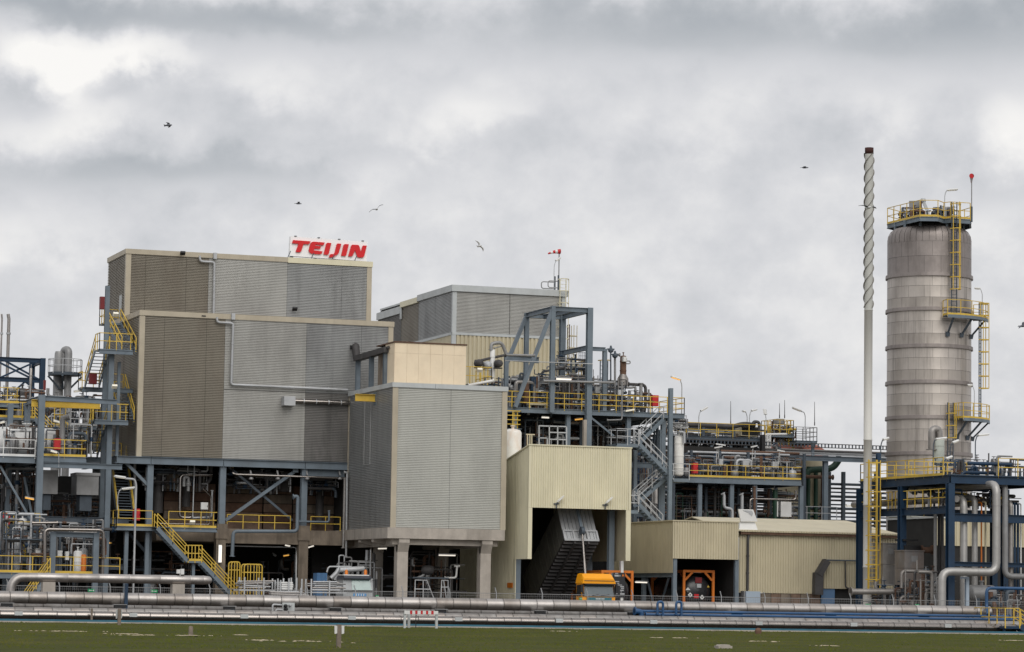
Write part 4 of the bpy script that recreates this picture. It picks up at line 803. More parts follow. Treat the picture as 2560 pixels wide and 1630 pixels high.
pipe('thin upright vent pipe beside the portal side column', [at('B1', 1480, 1130, Y=yv - .3), at('B1', 1478, 530, Y=yv - .3)], .06, STEELD, n=8)
for lb, cx, cy in (('dark valve head on the vent pipe beside the portal side column', 1480, 520), ('grey valve head on the tallest vent pipe', 1523, 575)): p = at('B1', cx, cy, Y=yv - .2); tag(MB().lathe([(.08, -.2), (.2, -.12), (.24, .05), (.12, .12), (.06, .35)], p, 10).bar(p + V3((-.28, 0, .08)), p + V3((.28, 0, .08)), .1).build('relief_valve', STEELD), lb, 'valve')
pipe('rounded grey guard loop on top of the rust stained column', [at('B1', 1620, 632, Y=yv), at('B1', 1680, 632, Y=yv), at('B1', 1680, 660, Y=yv), at('B1', 1620, 660, Y=yv)], .045, PIPEG, n=6, R=.15, flanges=False)
cabinet('motor_box', 'small pinkish box on top of the rust stained column', *(box3('B1', 1595, 590, 1632, 640, yv - .2)[:2]), yv - .5, yv - .15, *(box3('B1', 1595, 590, 1632, 640, yv - .2)[2:]), WHITE, 'instrument')
vs('relief_column', 'white column with a goose neck pipe, standing above the roof of the legged block', 'B1', 250, 510, 810, 52, YD - 2, WHITE, bands=2, skirt=False)
pipe('dark goose neck pipe at the head of the white column', [at('B1', 240, 520, Y=YD - 2), at('B1', 240, 452, Y=YD - 2), at('B1', 350, 437, Y=YD - 2), at('B1', 395, 560, Y=YD - 2)], .13, PIPEG)
pipe('thin brace pipe below the goose neck', [at('B1', 270, 500, Y=YD - 2), at('B1', 360, 475, Y=YD - 2)], .05, PIPEG, n=6)
for i, (cx, cy, lb) in enumerate(((110, 655, 'leftmost motor head on the arms of the white column'), (195, 675, 'round silver motor head left of the white column'), (310, 660, 'dark motor head right of the white column'))): p = at('B1', cx, cy, Y=YD - 2.3); tag(MB().lathe([(.1, -.5), (.26, -.4), (.3, -.1), (.3, .25), (.18, .36)], p, 12, 'Y').lathe([(.34, -.16), (.34, -.1)], p + V3((0, 0, -.2)), 12).build('drive_motor', (PIPED, GALV, PIPED)[i]), lb, 'motor')
pipe('sloping dark arm carrying the motor heads of the white column', [at('B1', 75, 640, Y=YD - 2), at('B1', 240, 600, Y=YD - 2), at('B1', 390, 570, Y=YD - 2)], .1, PIPED)
pipe('grey arm under the goose neck running right to the portal', [at('B1', 385, 570, Y=YD - 1.6), at('B1', 690, 575, Y=YD - 1.6)], .09, PIPEG)
x0, x1 = ax('B1', -60, 850, Y1 + 3), X2 - .2
rr = platform('roof_platform', 'yellow railed platform on the roof of the legged block beside the peach house', xb + .15, x1, Y1 + 2.5, Y1 + 6, zt + .25, sides='flr', toe=False, sp=.95, h=1.25)
q = at('B1', 100, 735, Y=Y1 + 2.3); flood('slanted white trough lamp on the yellow roof platform', q, LENS); pipe('slanting white roof pipe on the legged block under the yellow rail', [at('B1', 0, 885, Y=Y1 + 2.2), at('B1', 265, 835, Y=Y1 + 2.2)], .1, WHITE, n=8)
vs('brown_vessel', 'rust orange vessel with a silver top behind the raking brace', 'B1', 600, 860, 1115, 62, YD + 1.5, RUST, bands=1); vs('silver_vessel', 'short silver vessel above the rust orange one', 'B1', 622, 800, 870, 44, YD + 2, ALU, bands=1, skirt=False)
x0, x1, z0, z1 = box3('B1', 655, 790, 718, 940, YD + 1.6); cabinet('blower_unit', 'navy blue blower unit with round ports behind the raking brace', x0, x1, YD + 1.6, YD + 2.4, z0, z1, NAVY, 'blower', legs=1.2)
vs('dosing_vessel', 'cream vessel with a yellow ladder side inside the portal', 'B1', 1085, 590, 790, 50, YD + 4, CREAM, bands=2, skirt=False)
t = thing('cage_ladder', 'yellow caged ladder right of the portal on the process deck', 'ladder', (xx(1400), YD + 3, zdk)); cage_ladder(t, xx(1405), YD + 3, zdk + 1.8, zz_(610), (0, -1), YEL, w=.6)
pipe('long level grey pipe crossing the portal above the yellow rail', [at('B1', 780, 838, Y=YPf - .4), at('B1', 1515, 856, Y=YPf - .4)], .09, PIPEG, n=8)
pipe('thin pale line crossing the portal columns high up', [at('B1', 385, 628, Y=YPf - .5), at('B1', 1290, 662, Y=YPf - .5)], .035, GALV, n=6)
pipe('dark feed pipe sloping up to the portal', [at('B1', 765, 800, Y=YD + 2), at('B1', 765, 745, Y=YD + 2), at('B1', 1015, 695, Y=YD + 2), at('B1', 1030, 640, Y=YD + 2)], .09, PIPED)
pipe('right most dark pipe arch over the end of the process deck', [at('B1', 1660, 872, Y=yv), at('B1', 1840, 882, Y=yv), at('B1', 1838, 1120, Y=yv)], .12, PIPED); pipe('white topped pipe below the dark arch', [at('B1', 1550, 905, Y=yv - .4), at('B1', 1700, 908, Y=yv - .4), at('B1', 1735, 895, Y=yv - .4), at('B1', 1733, 1120, Y=yv - .4)], .09, PIPEG); pipe('grey upright pipe under the dark arch', [at('B1', 1792, 860, Y=yv - .2), at('B1', 1790, 1130, Y=yv - .2)], .13, PIPEG)
pipe('long thin pipe hanging down in front of the process deck', [at('B1', 1595, 850, Y=YPf - .3), at('B1', 1595, 1240, Y=YPf - .3), at('B1', 1440, 1245, Y=YPf - .3)], .055, PIPEG, n=7)
a, b = at('B1', 915, 818, Y=YD + 1), at('B1', 1068, 824, Y=YD + 1); t = thing('tube_lamp', 'lit white tube lamp inside the portal above the rails', 'lamp', a); MB().bar(a, b, .13, .1).build('tube', TUBE, t); MB().bar(a + V3((-.06, 0, .1)), b + V3((.06, 0, .1)), .2, .08).build('housing', GALV, t)
for i, (u0, v0, u1, v1, mt) in enumerate(((765, 1216, 838, 1220, TUBE), (1110, 1240, 1185, 1232, TUBEO))): a, b = at('B1', u0, v0, Y=YD + 2.5), at('B1', u1, v1, Y=YD + 2.5); t = thing('tube_lamp', ('lit tube lamp under the process deck left of the portal leg', 'amber lamp under the process deck')[i], 'lamp', a); MB().bar(a, b, .12, .1).build('tube', mt, t); MB().bar(a + V3((0, 0, .1)), b + V3((0, 0, .1)), .2, .06).build('housing', GALV, t)
x0, x1, z0, z1 = box3('B1', 632, 1060, 825, 1085, YD + .6); tag(MB().box(x0, x1, YD + .6, YD + 1.1, z0, z1).box(x0 + .1, x0 + .2, YD + .7, YD + 1, zdk, z0).box(x1 - .2, x1 - .1, YD + .7, YD + 1, zdk, z0).build('bench_beam', KHAKI), 'low tan bench beam behind the yellow rail', 'bench')
x0, x1, z0, z1 = box3('B1', 1320, 900, 1372, 965, YD + 1); cabinet('switch_box', 'pale grey switch box right of the portal leg', x0, x1, YD + 1, YD + 1.25, z0, z1, GALV, 'switch box', legs=z0 - zdk)
x0, x1, z0, z1 = box3('B1', 1555, 930, 1610, 985, YD + 1); cabinet('switch_box', 'pale grey switch box below the rust stained column', x0, x1, YD + 1, YD + 1.25, z0, z1, GALV, 'switch box', legs=z0 - zdk)
redbox('red fire box near the right end of the process deck', 'B1', 1912, 985, 1976, 1097, YD + 1.5, RED)
q = at('B1', 2215, 1020, Y=YD + 1); lamp('post lamp with a cream trough at the right end of the process deck', (q.x, q.y, zdk), az_('B1', 2215, 835, YD + 1) - zdk, arm=.25, ang=rad(180), tilt=14, r=.04, lens=TUBEO, hl=.8)
tag(MB().bar(at('B1', 1630, 1150, Y=YD - .3), at('B1', 1720, 1135, Y=YD - .3), .25, .12).build('trough_lamp', LENS), 'white trough lamp lying at the edge of the process deck', 'lamp')
# grid screen and rails high in the portal
t = thing('mesh_screen', 'thin wire grid screen inside the portal', 'screen', at('B1', 1160, 780, Y=YD + 5))
for i in range(5): u = 1150 + i * 20; MB().bar(at('B1', u, 540, Y=YD + 5), at('B1', u, 785, Y=YD + 5), .035).build('wire', STEELD, t)
for i in range(8): v = 545 + i * 33; MB().bar(at('B1', 1150, v, Y=YD + 5), at('B1', 1230, v + 2, Y=YD + 5), .03).build('wire', STEELD, t)
platform('upper_walkway', 'small high walkway with pale yellow rails behind the front right portal column', xx(1130), xx(1350), YD + 6, YD + 8, zz_(785), sides='fr', toe=False, mids=3, h=1.45, sp=.7)
# white rust streaked tank and rails seen beside the shed roof
vs('white_tank', 'white tank with a rust streak between the legged block and the tipper shed', 'B1', 455, 1335, 1900, 185, YD - 6, M('rust_streaked_white', (236, 234, 228), .5, var=.03, streak=.1, dirt=(206, 150, 90), dirt_amt=.8, dirt_scale=.5), bands=0, skirt=False)
platform('side_walkway', 'small yellow railed walkway in front of the white tank', ax('B1', 380, 1330, YD - 2), ax('B1', 545, 1330, YD - 2), YD - 2, YD - .5, az_('B1', 400, 1330, YD - 2), sides='fr', toe=False, mids=3, sp=.8, h=1.3)
t = thing('guard_rail', 'grey pipe guard rail standing above the tipper shed roof', 'guard rail', at('B1', 730, 1500, Y=YD - 4)); Yg = YD - 4
for u0, u1, v0 in ((732, 1022, 1303), (840, 1022, 1370), (840, 1022, 1442), (732, 820, 1428)): MB().bar(at('B1', u0, v0, Y=Yg), at('B1', u1, v0 + (u1 - u0) * .03, Y=Yg), .08).build('rail', GALV, t)
for u, v0 in ((735, 1303), (820, 1430), (842, 1305), (928, 1308), (1020, 1310)): MB().bar(at('B1', u, v0, Y=Yg), at('B1', u, 1560, Y=Yg), .08).build('post', GALV, t)
t = thing('guard_rail', 'short tan guard rail left of the grey one above the shed roof', 'guard rail', at('B1', 600, 1500, Y=Yg))
for u in (615, 640, 660): MB().bar(at('B1', u, 1392, Y=Yg), at('B1', u, 1560, Y=Yg), .07).build('post', KHAKI, t)
MB().bar(at('B1', 600, 1392, Y=Yg), at('B1', 690, 1395, Y=Yg), .08).build('rail', KHAKI, t)
x0, x1, z0, z1 = box3('B1', 1198, 1240, 1228, 1560, YD - 3); tag(MB().box(x0, x1, YD - 3, YD - 2.7, z0 - 6, z1).build('pale_post', CONC), 'pale concrete post in front of the right portal leg', 'post')
# grey stair at the right end
Ys = YD - 1.8
gs = thing('grey_stair', 'grey steel switchback stair with pale rails at the right end of the process deck', 'stair', at('B2', 250, 1300, Y=Ys))
def seg(a, b, y, **k):
    A, B = at('B2', *a, Y=y), at('B2', *b, Y=y); return flight(gs, A, B, (0, 1.0, 0), rail=GALV, frame=STEEL, **k)
def land(a, b, y, rails='f', dy=2.2):
    A, B = at('B2', *a, Y=y), at('B2', *b, Y=y); z = (A.z + B.z) / 2
    MB().box(A.x, B.x, y, y + dy, z - .25, z).build('landing', STEEL, gs)
    for s_ in rails: railing(gs, {'f': [(A.x, y, z), (B.x, y, z)], 'l': [(A.x, y + dy, z), (A.x, y, z)], 'b': [(A.x, y + dy, z), (B.x, y + dy, z)], 'r': [(B.x, y, z), (B.x, y + dy, z)]}[s_], GALV, toe=False, sp=1.0)
land((5, 485), (250, 490), Ys, 'flb'); seg((250, 488), (530, 215), Ys + 1.1)
seg((640, 870), (262, 490), Ys); land((640, 872), (815, 878), Ys, 'f'); seg((240, 1150), (560, 868), Ys + 1.1); land((60, 1225), (250, 1230), Ys, 'flb'); seg((520, 1430), (255, 1160), Ys)
q = at('B2', 603, 500, Y=Ys - .1); MB().beam((q.x, Ys - .1, 0), (q.x, Ys - .1, az_('B2', 603, -130, Ys)), .3, .3, up=V3((0, 1, 0))).build('column', STEEL, gs)
for cx, c0, c1 in ((215, 560, 1400), (500, 330, 520), (140, 160, 330)): q = at('B2', cx, c0, Y=Ys + 2.3); MB().beam((q.x, Ys + 2.3, 0), (q.x, Ys + 2.3, q.z), .26, .26, up=V3((0, 1, 0))).build('column', STEEL, gs)
# ------------------------------------------------------------------ tipper shed
YT = 192.0
xs0_, xs1_ = ax('A7', 327, 300, YT), ax('A7', 1205, 300, YT)
zt0 = az_('A7', 327, 104, YT); zo = az_('A7', 600, 664, YT); zlg = az_('A7', 330, 1106, YT)
ybk = at('A7', 110, 252, X=xs0_).y; zbk = at('A7', 110, 252, X=xs0_).z
sl = (zbk - zt0) / (ybk - YT); yend = YT + 15; yleg = at('A7', 192, 1200, X=xs0_).y
print('shed', xs0_, xs1_, zt0, zo, zlg, ybk, zbk, yleg)
Sh = thing('tipper_shed', 'cream ribbed tipping shed with an open front and a sloping roof, centre of the plant', 'building', (xs0_, YT, 0))
vribs(Sh, 'cladding_panel', CREAM, (xs0_ + .12, YT), (1, 0), xs1_ - xs0_ - .24, zo, zt0 - .1, (0, -1), pitch=.172)
zr = lambda y: zt0 + sl * (y - YT)
vribs(Sh, 'cladding_panel', CREAM, (xs0_, yleg), (0, -1), yleg - YT - .1, zlg, lambda t: zr(yleg - t) - .1, (-1, 0), pitch=.3, depth=.03); vribs(Sh, 'cladding_panel', CREAM, (xs0_, yend), (0, -1), yend - yleg - .02, 1.35, lambda t: zr(yend - t) - .1, (-1, 0), pitch=.3, depth=.03)
MB().box(xs0_ - .02, xs0_ + .2, yleg + .02, yend, 0, 1.33).build('plinth', KHAKI, Sh)
vribs(Sh, 'cladding_panel', CREAM, (xs1_, YT + .1), (0, 1), 14, zlg, lambda t: zr(YT + .1 + t) - .1, (1, 0), pitch=.3, depth=.03)
for x_, x2 in ((xs0_ - .06, ax('A7', 347, 800, YT)), (ax('A7', 1165, 800, YT), xs1_ + .06)): MB().box(x_, x2, YT - .06, YT + .12, zlg, zo - .01).build('jamb', CREAM, Sh); 
MB().box(xs0_ - .06, xs0_ + .12, YT - .06, YT + .1, zo, zt0 - .1).build('corner_trim', CREAM, Sh); MB().box(xs1_ - .12, xs1_ + .06, YT - .06, YT + .1, zo, zt0 - .1).build('corner_trim', CREAM, Sh)
xin = ax('A7', 1150, 800, YT + 1); MB().box(xs1_ - .2, xs1_ - .15, YT + .12, yend, zlg + .0, zr(yend) - .2).build('inner_wall', KHAKI, Sh)
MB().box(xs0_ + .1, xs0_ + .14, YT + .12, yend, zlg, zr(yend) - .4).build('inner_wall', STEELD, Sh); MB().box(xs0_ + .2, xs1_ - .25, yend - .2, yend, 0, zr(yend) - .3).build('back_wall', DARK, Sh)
MB().prism([(xs0_ - .1, YT - .1, zt0 - .09), (xs0_ - .1, YT - .1, zt0), (xs0_ - .1, yend, zr(yend)), (xs0_ - .1, yend, zr(yend) - .09)], (xs1_ - xs0_ + .2, 0, 0)).build('roof', CREAM, Sh)
for x_, y_, top in ((xs0_ + .22, yleg - .0, zlg), (ax('A7', 1035, 900, YT + 2), YT + 2, zt0 - 1), (xs0_ + .4, YT + 8, zr(YT + 8) - .2), (xs1_ - .35, YT + 7, 7)): MB().beam((x_, y_, 0), (x_, y_, top), .4, .4, up=V3((0, 1, 0))).build('column', STEEL, Sh)
MB().box(xs0_ - .05, xs0_ + .02 - .03, yleg - .42, yleg, 0, zlg - .01).build('jamb', CREAM, Sh); MB().box(xs1_ - .4, xs1_ - .21, YT + .5, YT + .8, 0, zlg + .0).build('post', WHITE, Sh)
MB().bar((xs1_ - .6, YT + 5, .3), (xs1_ - .4, YT + 9, 4), .15).build('brace', STEELD, Sh)
q = at('A7', 158, 1335, X=xs0_ - .06); tag(MB().box(q.x - .03, q.x, q.y - .55, q.y + .55, q.z - .17, q.z + .17).build('orange_notice', ORANGE), 'small orange notice on the side plinth of the tipper shed', 'sign')
for i, cx in enumerate((560, 985)):
    p = at('A7', cx, 625 + i * 10, Y=YT - .1); t = thing('flood_light', 'tilted flood light above the shed opening, %s of the two' % ('left', 'right')[i], 'lamp', p)
    MB().bar(p + V3((-.18, 0, 0)), p + V3((.2, 0, 0)), .08).bar(p, p + V3((0, 0, -.3)), .06).bar(p, p + V3((.12, -.4, .25)), .05).build('bracket', STEELD, t); c = p + V3((.16, -.45, .28)); MB().prism([c + V3((-.18, 0, -.18)), c + V3((.2, 0, .15)), c + V3((.26, 0, .28)), c + V3((-.12, 0, -.05))], (0, .38, 0)).build('lamp_head', WHITE, t)
# tipped trailer body
yb_, yr_ = YT + .9, YT + 7.9
x0, x1 = ax('A7', 628, 930, yb_), ax('A7', 928, 930, yb_); zf = az_('A7', 700, 938, yb_); zre = .95
Tr = thing('tipped_trailer', 'grey tipper trailer body raised steeply inside the shed', 'trailer', (x0, yr_, 0))
ax_ = V3((0, yr_ - yb_, zre - zf)); nrm_ = V3((0, -(zre - zf), (yr_ - yb_))).normalized(); 
if nrm_.z < 0: nrm_ = -nrm_
hb = 2.7
A, B = V3((x0, yb_, zf)), V3((x1, yb_, zf)); 
for i in range(9): xa_ = x0 + (x1 - x0) * i / 9; MB().prism([(xa_ + .015, yb_, zf), (xa_ + (x1 - x0) / 9 - .015, yb_, zf), V3((xa_ + (x1 - x0) / 9 - .015, yb_, zf)) + nrm_ * hb, V3((xa_ + .015, yb_, zf)) + nrm_ * hb], ax_ * .008 + V3((0, .03, .0)) * (i % 2)).build('bulkhead_board', GALV, Tr)
SIDEB = M('dirty_trailer_side', (104, 102, 94), .6, var=.12, streak=.2, dirt=(60, 56, 50), dirt_amt=.5)
def slab(p0, wv, lv, th, nm, mt): p0, wv, lv = V3(p0), V3(wv), V3(lv); return MB().prism([p0, p0 + wv, p0 + wv + lv, p0 + lv], th).build(nm, mt, Tr)
slab(A - nrm_ * .02, B - A, ax_, nrm_ * .06, 'floor', PIPED)
for xw in (x0, x1 - .05): 
    for i in range(9): slab(A + V3((xw - x0, 0, 0)) + ax_ * (i / 9 + .004), nrm_ * hb, ax_ * (1 / 9 - .008), V3((.05, 0, 0)), 'side_board', SIDEB)
for i in range(20): c = A + ax_ * ((i + .5) / 20) - nrm_ * .12; MB().bar(c, c + (B - A), .09, .16).build('cross_member', PIPED, Tr)
for f in (.3, .7): c = A + (B - A) * f - nrm_ * .22; MB().bar(c, c + ax_, .12, .2).build('chassis_rail', PIPED, Tr)
fr = MB()
for f in (.02, .3, .7, .98): c = A + (B - A) * f; fr.bar(c - nrm_ * .05 + V3((0, -.08, 0)), c + nrm_ * .75 + V3((0, -.08, 0)), .12)
fr.bar(A + nrm_ * .78 + V3((0, -.09, 0)), B + nrm_ * .78 + V3((0, -.09, 0)), .1); fr.bar(A + V3((0, -.1, 0)), B + V3((0, -.1, 0)), .14)
fr.build('front_frame', GALV, Tr)
c0 = at('A7', 816, 1300, Y=YT - 1.3); c1 = at('A7', 785, 862, Y=yb_ - .25)
R_ = thing('tipping_ram', 'bright telescopic ram lifting the tipped trailer behind the yellow cab', 'ram', (c0.x, c0.y, 0)); d = c1 - c0; c0 = c0 - d * (c0.z - .9) / d.z
for a, b, r_ in ((0, .62, .115), (.6, .82, .095), (.8, 1, .075)): MB().tube([c0.lerp(c1, a), c0.lerp(c1, b)], r_, 12).build('ram_stage', BRIGHT, R_)
MB().lathe([(.3, -.12), (.3, .12)], c1, 12, 'X').build('clevis', STEELD, R_); MB().bar(c1, c1 + nrm_ * 2.0 + V3((0, -.06, 0)), .2, .12).build('guide_bar', STEEL, R_)
# yellow truck cab
Yc = YT - 4.0
cx0, cx1 = ax('C8', 218, 350, Yc), ax('C8', 722, 350, Yc); zt_ = az_('C8', 400, 205, Yc); zw1, zw0 = az_('C8', 450, 370, Yc), az_('C8', 450, 548, Yc); zy = az_('C8', 400, 350, Yc)
Tk = thing('yellow_truck', 'yellow lorry cab with a dark windscreen parked nose out of the tipping shed', 'truck', ((cx0 + cx1) / 2, Yc, 0))
w2 = cx1 - cx0; X = lambda f: cx0 + w2 * f; yk = Yc + 1.35
MB().prism([(X(.01), Yc + .06, .55), (X(.01), Yc + .06, zw0), (X(.03), Yc + .28, zy), (X(.03), yk, zy), (X(.01), yk, .55)], (w2 * .98, 0, 0)).build('cab', TRUCKY, Tk)
sec = lambda y, k, zt2: [(X(.0), y, zy - .02), (X(.02), y, zy + (zt2 - zy) * .4), (X(.06 + k), y, zy + (zt2 - zy) * .92), (X(.13 + k), y, zt2), (X(.87 - k), y, zt2), (X(.94 - k), y, zy + (zt2 - zy) * .92), (X(.98), y, zy + (zt2 - zy) * .4), (X(1.0), y, zy - .02)]
rf = MB(); s0, s1, s2_ = sec(Yc + .02, .0, zy + .32), sec(Yc + .5, .0, zt_), sec(yk, 0, zt_ + .02); s0 = [(p[0], p[1] + (.0 if k in (0, 7) else .0), p[2]) for k, p in enumerate(s0)]
rf.add(s0 + s1 + s2_, [tuple(range(7, -1, -1)), tuple(range(16, 24))] + [(j * 8 + i, j * 8 + i + 1, j * 8 + 9 + i, j * 8 + 8 + i) for j in (0, 1) for i in range(7)] + [(0, 8, 16, 23, 15, 7)]); rf.build('roof_fairing', TRUCKY, Tk)
MB().prism([(X(.012), Yc + .32, zw0 + .02), (X(.012), Yc + 1.15, zw0 + .02), (X(.03), Yc + 1.15, zy - .12), (X(.03), Yc + .42, zy - .12)], (-.05, 0, 0)).build('side_window', BLACK, Tk); MB().box(X(.05), X(.95), Yc - .14, Yc + .2, zy - .1, zy - .02).build('sun_visor', BLACK, Tk); MB().box(X(.06), X(.95), Yc - .01, Yc + .012, zy + .15, zy + .19).build('roof_seam', RUST, Tk)
MB().prism([(X(.06), Yc - .02, zw0), (X(.94), Yc - .02, zw0), (X(.92), Yc + .18, zw1), (X(.08), Yc + .18, zw1)], (0, .05, 0)).build('windscreen', GLASS, Tk)
for f in (.015, .945): MB().prism([(X(f), Yc, zw0), (X(f + .04), Yc, zw0), (X(f + .04), Yc + .2, zw1), (X(f), Yc + .2, zw1)], (0, .08, 0)).build('pillar', BLACK, Tk)
for a, b in ((.3, .48), (.56, .8)): MB().bar((X(a), Yc - .05, zw0 + .06), (X(b), Yc - .02, zw0 + .14), .03).build('wiper', BLACK, Tk)
MB().box(X(.14), X(.88), Yc - .02, Yc + .055, zw0 - .3, zw0 - .06).build('grille_panel', TEAL, Tk); MB().box(X(.1), X(.98), Yc - .01, Yc + .05, .95, zw0 - .34).build('grille', BLACK, Tk)
for i in range(6): MB().box(X(.40 + i * .045), X(.43 + i * .045), Yc - .03, Yc - .021, zw0 - .2, zw0 - .12).build('badge_letter', WHITE, Tk)
MB().box(X(-.02), X(1.02), Yc - .15, Yc + .3, .4, .9).build('bumper', TRUCKY, Tk)
for f in (.04, .86): MB().box(X(f), X(f + .12), Yc - .16, Yc - .151, .55, .78).build('headlight', LENS, Tk)
for f, s_ in ((-.06, -1), (.985, 1)): MB().box(X(f), X(f + .075), Yc - .1, Yc + .12, zw0 + .25, zw1 - .02).build('mirror', BLACK, Tk)
for f in (.02, .82):
    w_ = MB().lathe([(.2, 0), (.48, .0), (.52, .06), (.52, .3), (.48, .34), (.2, .34)], (X(f), Yc + 1.2, .52), 18, 'X').build('wheel', BLACK, Tk); MB().lathe([(.05, -.01), (.26, -.01), (.28, .05)], (X(f), Yc + 1.2, .52), 14, 'X').build('rim', GALV, w_)
MB().box(X(.15), X(.85), yk, YT + 3, .75, 1.05).build('chassis', BLACK, Tk)
# framed tank containers
def tank_container(label, x0, x1, Y, z0, z1, placards, L_=6):
    t = thing('tank_container', label, 'tank container', (x0, Y, z0)); p = .17; xm, zm = (x0 + x1) / 2, (z0 + z1) / 2
    for y in (Y, Y + L_):
        for xx_ in (x0, x1 - p): MB().box(xx_, xx_ + p, y, y + p, z0, z1).build('corner_post', ORANGE, t)
        for zz in (z0, z1 - p): MB().box(x0 + p, x1 - p, y + .01, y + p - .01, zz, zz + p).build('cross_rail', ORANGE, t)
        k = .55
        for sx in (-1, 1):
            for sz in (-1, 1):
                hx, hz = (x1 - x0) / 2 - p, (z1 - z0) / 2 - p; MB().bar((xm + sx * hx, y + .09, zm + sz * (hz - k)), (xm + sx * (hx - k), y + .09, zm + sz * hz), .14, .12, up=V3((0, 1, 0))).build('corner_brace', ORANGE, t)
    for xx_ in (x0, x1 - p): 
        for zz in (z0, z1 - p): MB().box(xx_ + .01, xx_ + p - .01, Y + p, Y + L_, zz + .01, zz + p - .01).build('side_rail', ORANGE, t)
    r = min(x1 - x0, z1 - z0) / 2 - .14
    MB().lathe([(.01, -.38), (r * .5, -.33), (r * .85, -.18), (r, 0), (r, L_ - .6), (r * .8, L_ - .4), (.01, L_ - .3)], (xm, Y + .42, zm), 28, 'Y').build('tank', M_TANK, t)
    for kind, fx, fz, w in placards:
        cx, cz = x0 + (x1 - x0) * fx, z0 + (z1 - z0) * fz; d = (((cx - xm) ** 2 + (cz - zm) ** 2) ** .5) / r; y = Y + .42 - (.38 - .1 * min(d, .5) if d < .5 else .33 - (d - .5) * .43 if d < .85 else max(0, .18 - (d - .85) * 1.2)) - .05 - w * .12
        if kind in ('white', 'red', 'grey', 'dkred'): MB().box(cx - w / 2, cx + w / 2, y - .02, y, cz - w * .4, cz + w * .4).build('placard', dict(white=WHITE, red=RED, grey=GALV, dkred=DKRED)[kind], t)
        elif kind == 'bar': MB().box(cx - w / 2, cx + w / 2, y - .02, y, cz - .035, cz + .035).build('text_bar', WHITE, t)
        elif kind == 'tri': MB().prism([(cx - w / 2, y, cz - w * .4), (cx + w / 2, y, cz - w * .4), (cx, y, cz + w * .5)], (0, -.02, 0)).build('warning_triangle', YEL, t)
        else:
            pl = MB().prism([(cx - w / 2, y, cz), (cx, y, cz - w / 2), (cx + w / 2, y, cz), (cx, y, cz + w / 2)], (0, -.02, 0)).build('hazard_diamond', WHITE, t); mk = MB()
            if kind == 'dia_half': mk.prism([(cx - w * .42, y - .025, cz - .02), (cx, y - .025, cz - w * .44), (cx + w * .42, y - .025, cz - .02)], (0, -.006, 0))
            else: mk.box(cx - w * .12, cx + w * .12, y - .032, y - .025, cz - w * .12, cz + w * .16)
            mk.build('hazard_mark', BLACK, pl)
    return t
M_TANK = M('black_tank', (40, 41, 44), .3, var=.15, spec=.6)
Yb = 194.0
tank_container('black tank in an orange frame with white hazard diamonds inside the khaki open bay', ax('C8', 1732, 400, Yb + 1.5), ax('C8', 2206, 400, Yb + 1.5), Yb + 1.5, az_('C8', 1900, 790, Yb + 1.5), az_('C8', 1900, 150, Yb + 1.5),
    [('grey', .5, .63, .34), ('dkred', .5, .76, .5), ('dia_half', .17, .53, .36), ('dia', .235, .41, .36), ('red', .42, .385, .36), ('dia', .6, .36, .36), ('tri', .82, .62, .18), ('white', .47, .93, .0), ('bar', .5, .945, .6)])
tk = tank_container('black tank in an orange frame with rows of white print, right beside the yellow lorry', ax('C8', 500, 400, YT + .6), ax('C8', 985, 400, YT + .6), YT + .6, az_('C8', 800, 790, YT + .6), az_('C8', 800, 158, YT + .6), [])
yq = YT + .38; B0 = MB().box(ax('C8', 690, 400, yq), ax('C8', 860, 400, yq), yq + .06, yq + .12, az_('C8', 800, 560, yq), az_('C8', 800, 190, yq)).build('data_board', M_TANK, tk)
for (u0, u1, v0, v1) in ((705, 768, 222, 248), (778, 792, 225, 248), (712, 745, 395, 410), (790, 845, 392, 408), (715, 755, 418, 434), (800, 845, 418, 432), (718, 742, 447, 462), (790, 842, 447, 465), (728, 742, 475, 486), (795, 815, 476, 486), (735, 745, 500, 516), (790, 855, 500, 520), (715, 775, 318, 330), (745, 775, 345, 356), (750, 815, 370, 382), (712, 760, 196, 206)): MB().box(ax('C8', u0, v0, yq), ax('C8', u1, v0, yq), yq + .045, yq + .058, az_('C8', u0, v1, yq), az_('C8', u0, v0, yq)).build('print_block', GALV, B0)
q = [at('C8', u, v, Y=yq + .058) for u, v in ((808, 245), (848, 245), (827, 208))]; MB().prism(q, (0, -.012, 0)).build('warning_triangle', ORANGE, B0)
# ------------------------------------------------------------------ khaki bay and hall
bx0, bx1 = ax('B3', 424, 300, Yb), ax('B3', 985, 300, Yb); zbt = az_('B3', 424, 137, Yb); zbb = az_('B3', 700, 474, Yb); zbl = at('B3', 415, 592, X=bx0).z
Kb = thing('khaki_bay', 'khaki ribbed loading bay with an open front, right of the tipping shed', 'building', (bx0, Yb, 0))
ybk2 = Yb + 13
vribs(Kb, 'cladding_panel', KHAKI, (bx0 + .03, Yb), (1, 0), bx1 - bx0 - .03, zbb, zbt - .08, (0, -1), pitch=.2, depth=.05); vribs(Kb, 'cladding_panel', KHAKI, (bx0, ybk2), (0, -1), ybk2 - Yb - .03, zbl, zbt - .08, (-1, 0), pitch=.3, depth=.025)
MB().box(bx0 - .1, bx1 + .05, Yb - .1, ybk2, zbt - .08, zbt).build('roof', KHAKI, Kb); MB().box(bx0 - .05, bx0 + .05, Yb - .055, Yb + .03, zbb, zbt - .09).build('corner_trim', KHAKI, Kb)
for x_ in (ax('B3', 432, 700, Yb + .2), ax('B3', 965, 700, Yb + .2)): MB().beam((x_, Yb + .2, 0), (x_, Yb + .2, zbb), .28, .28, up=V3((0, 1, 0))).build('column', STEEL, Kb)
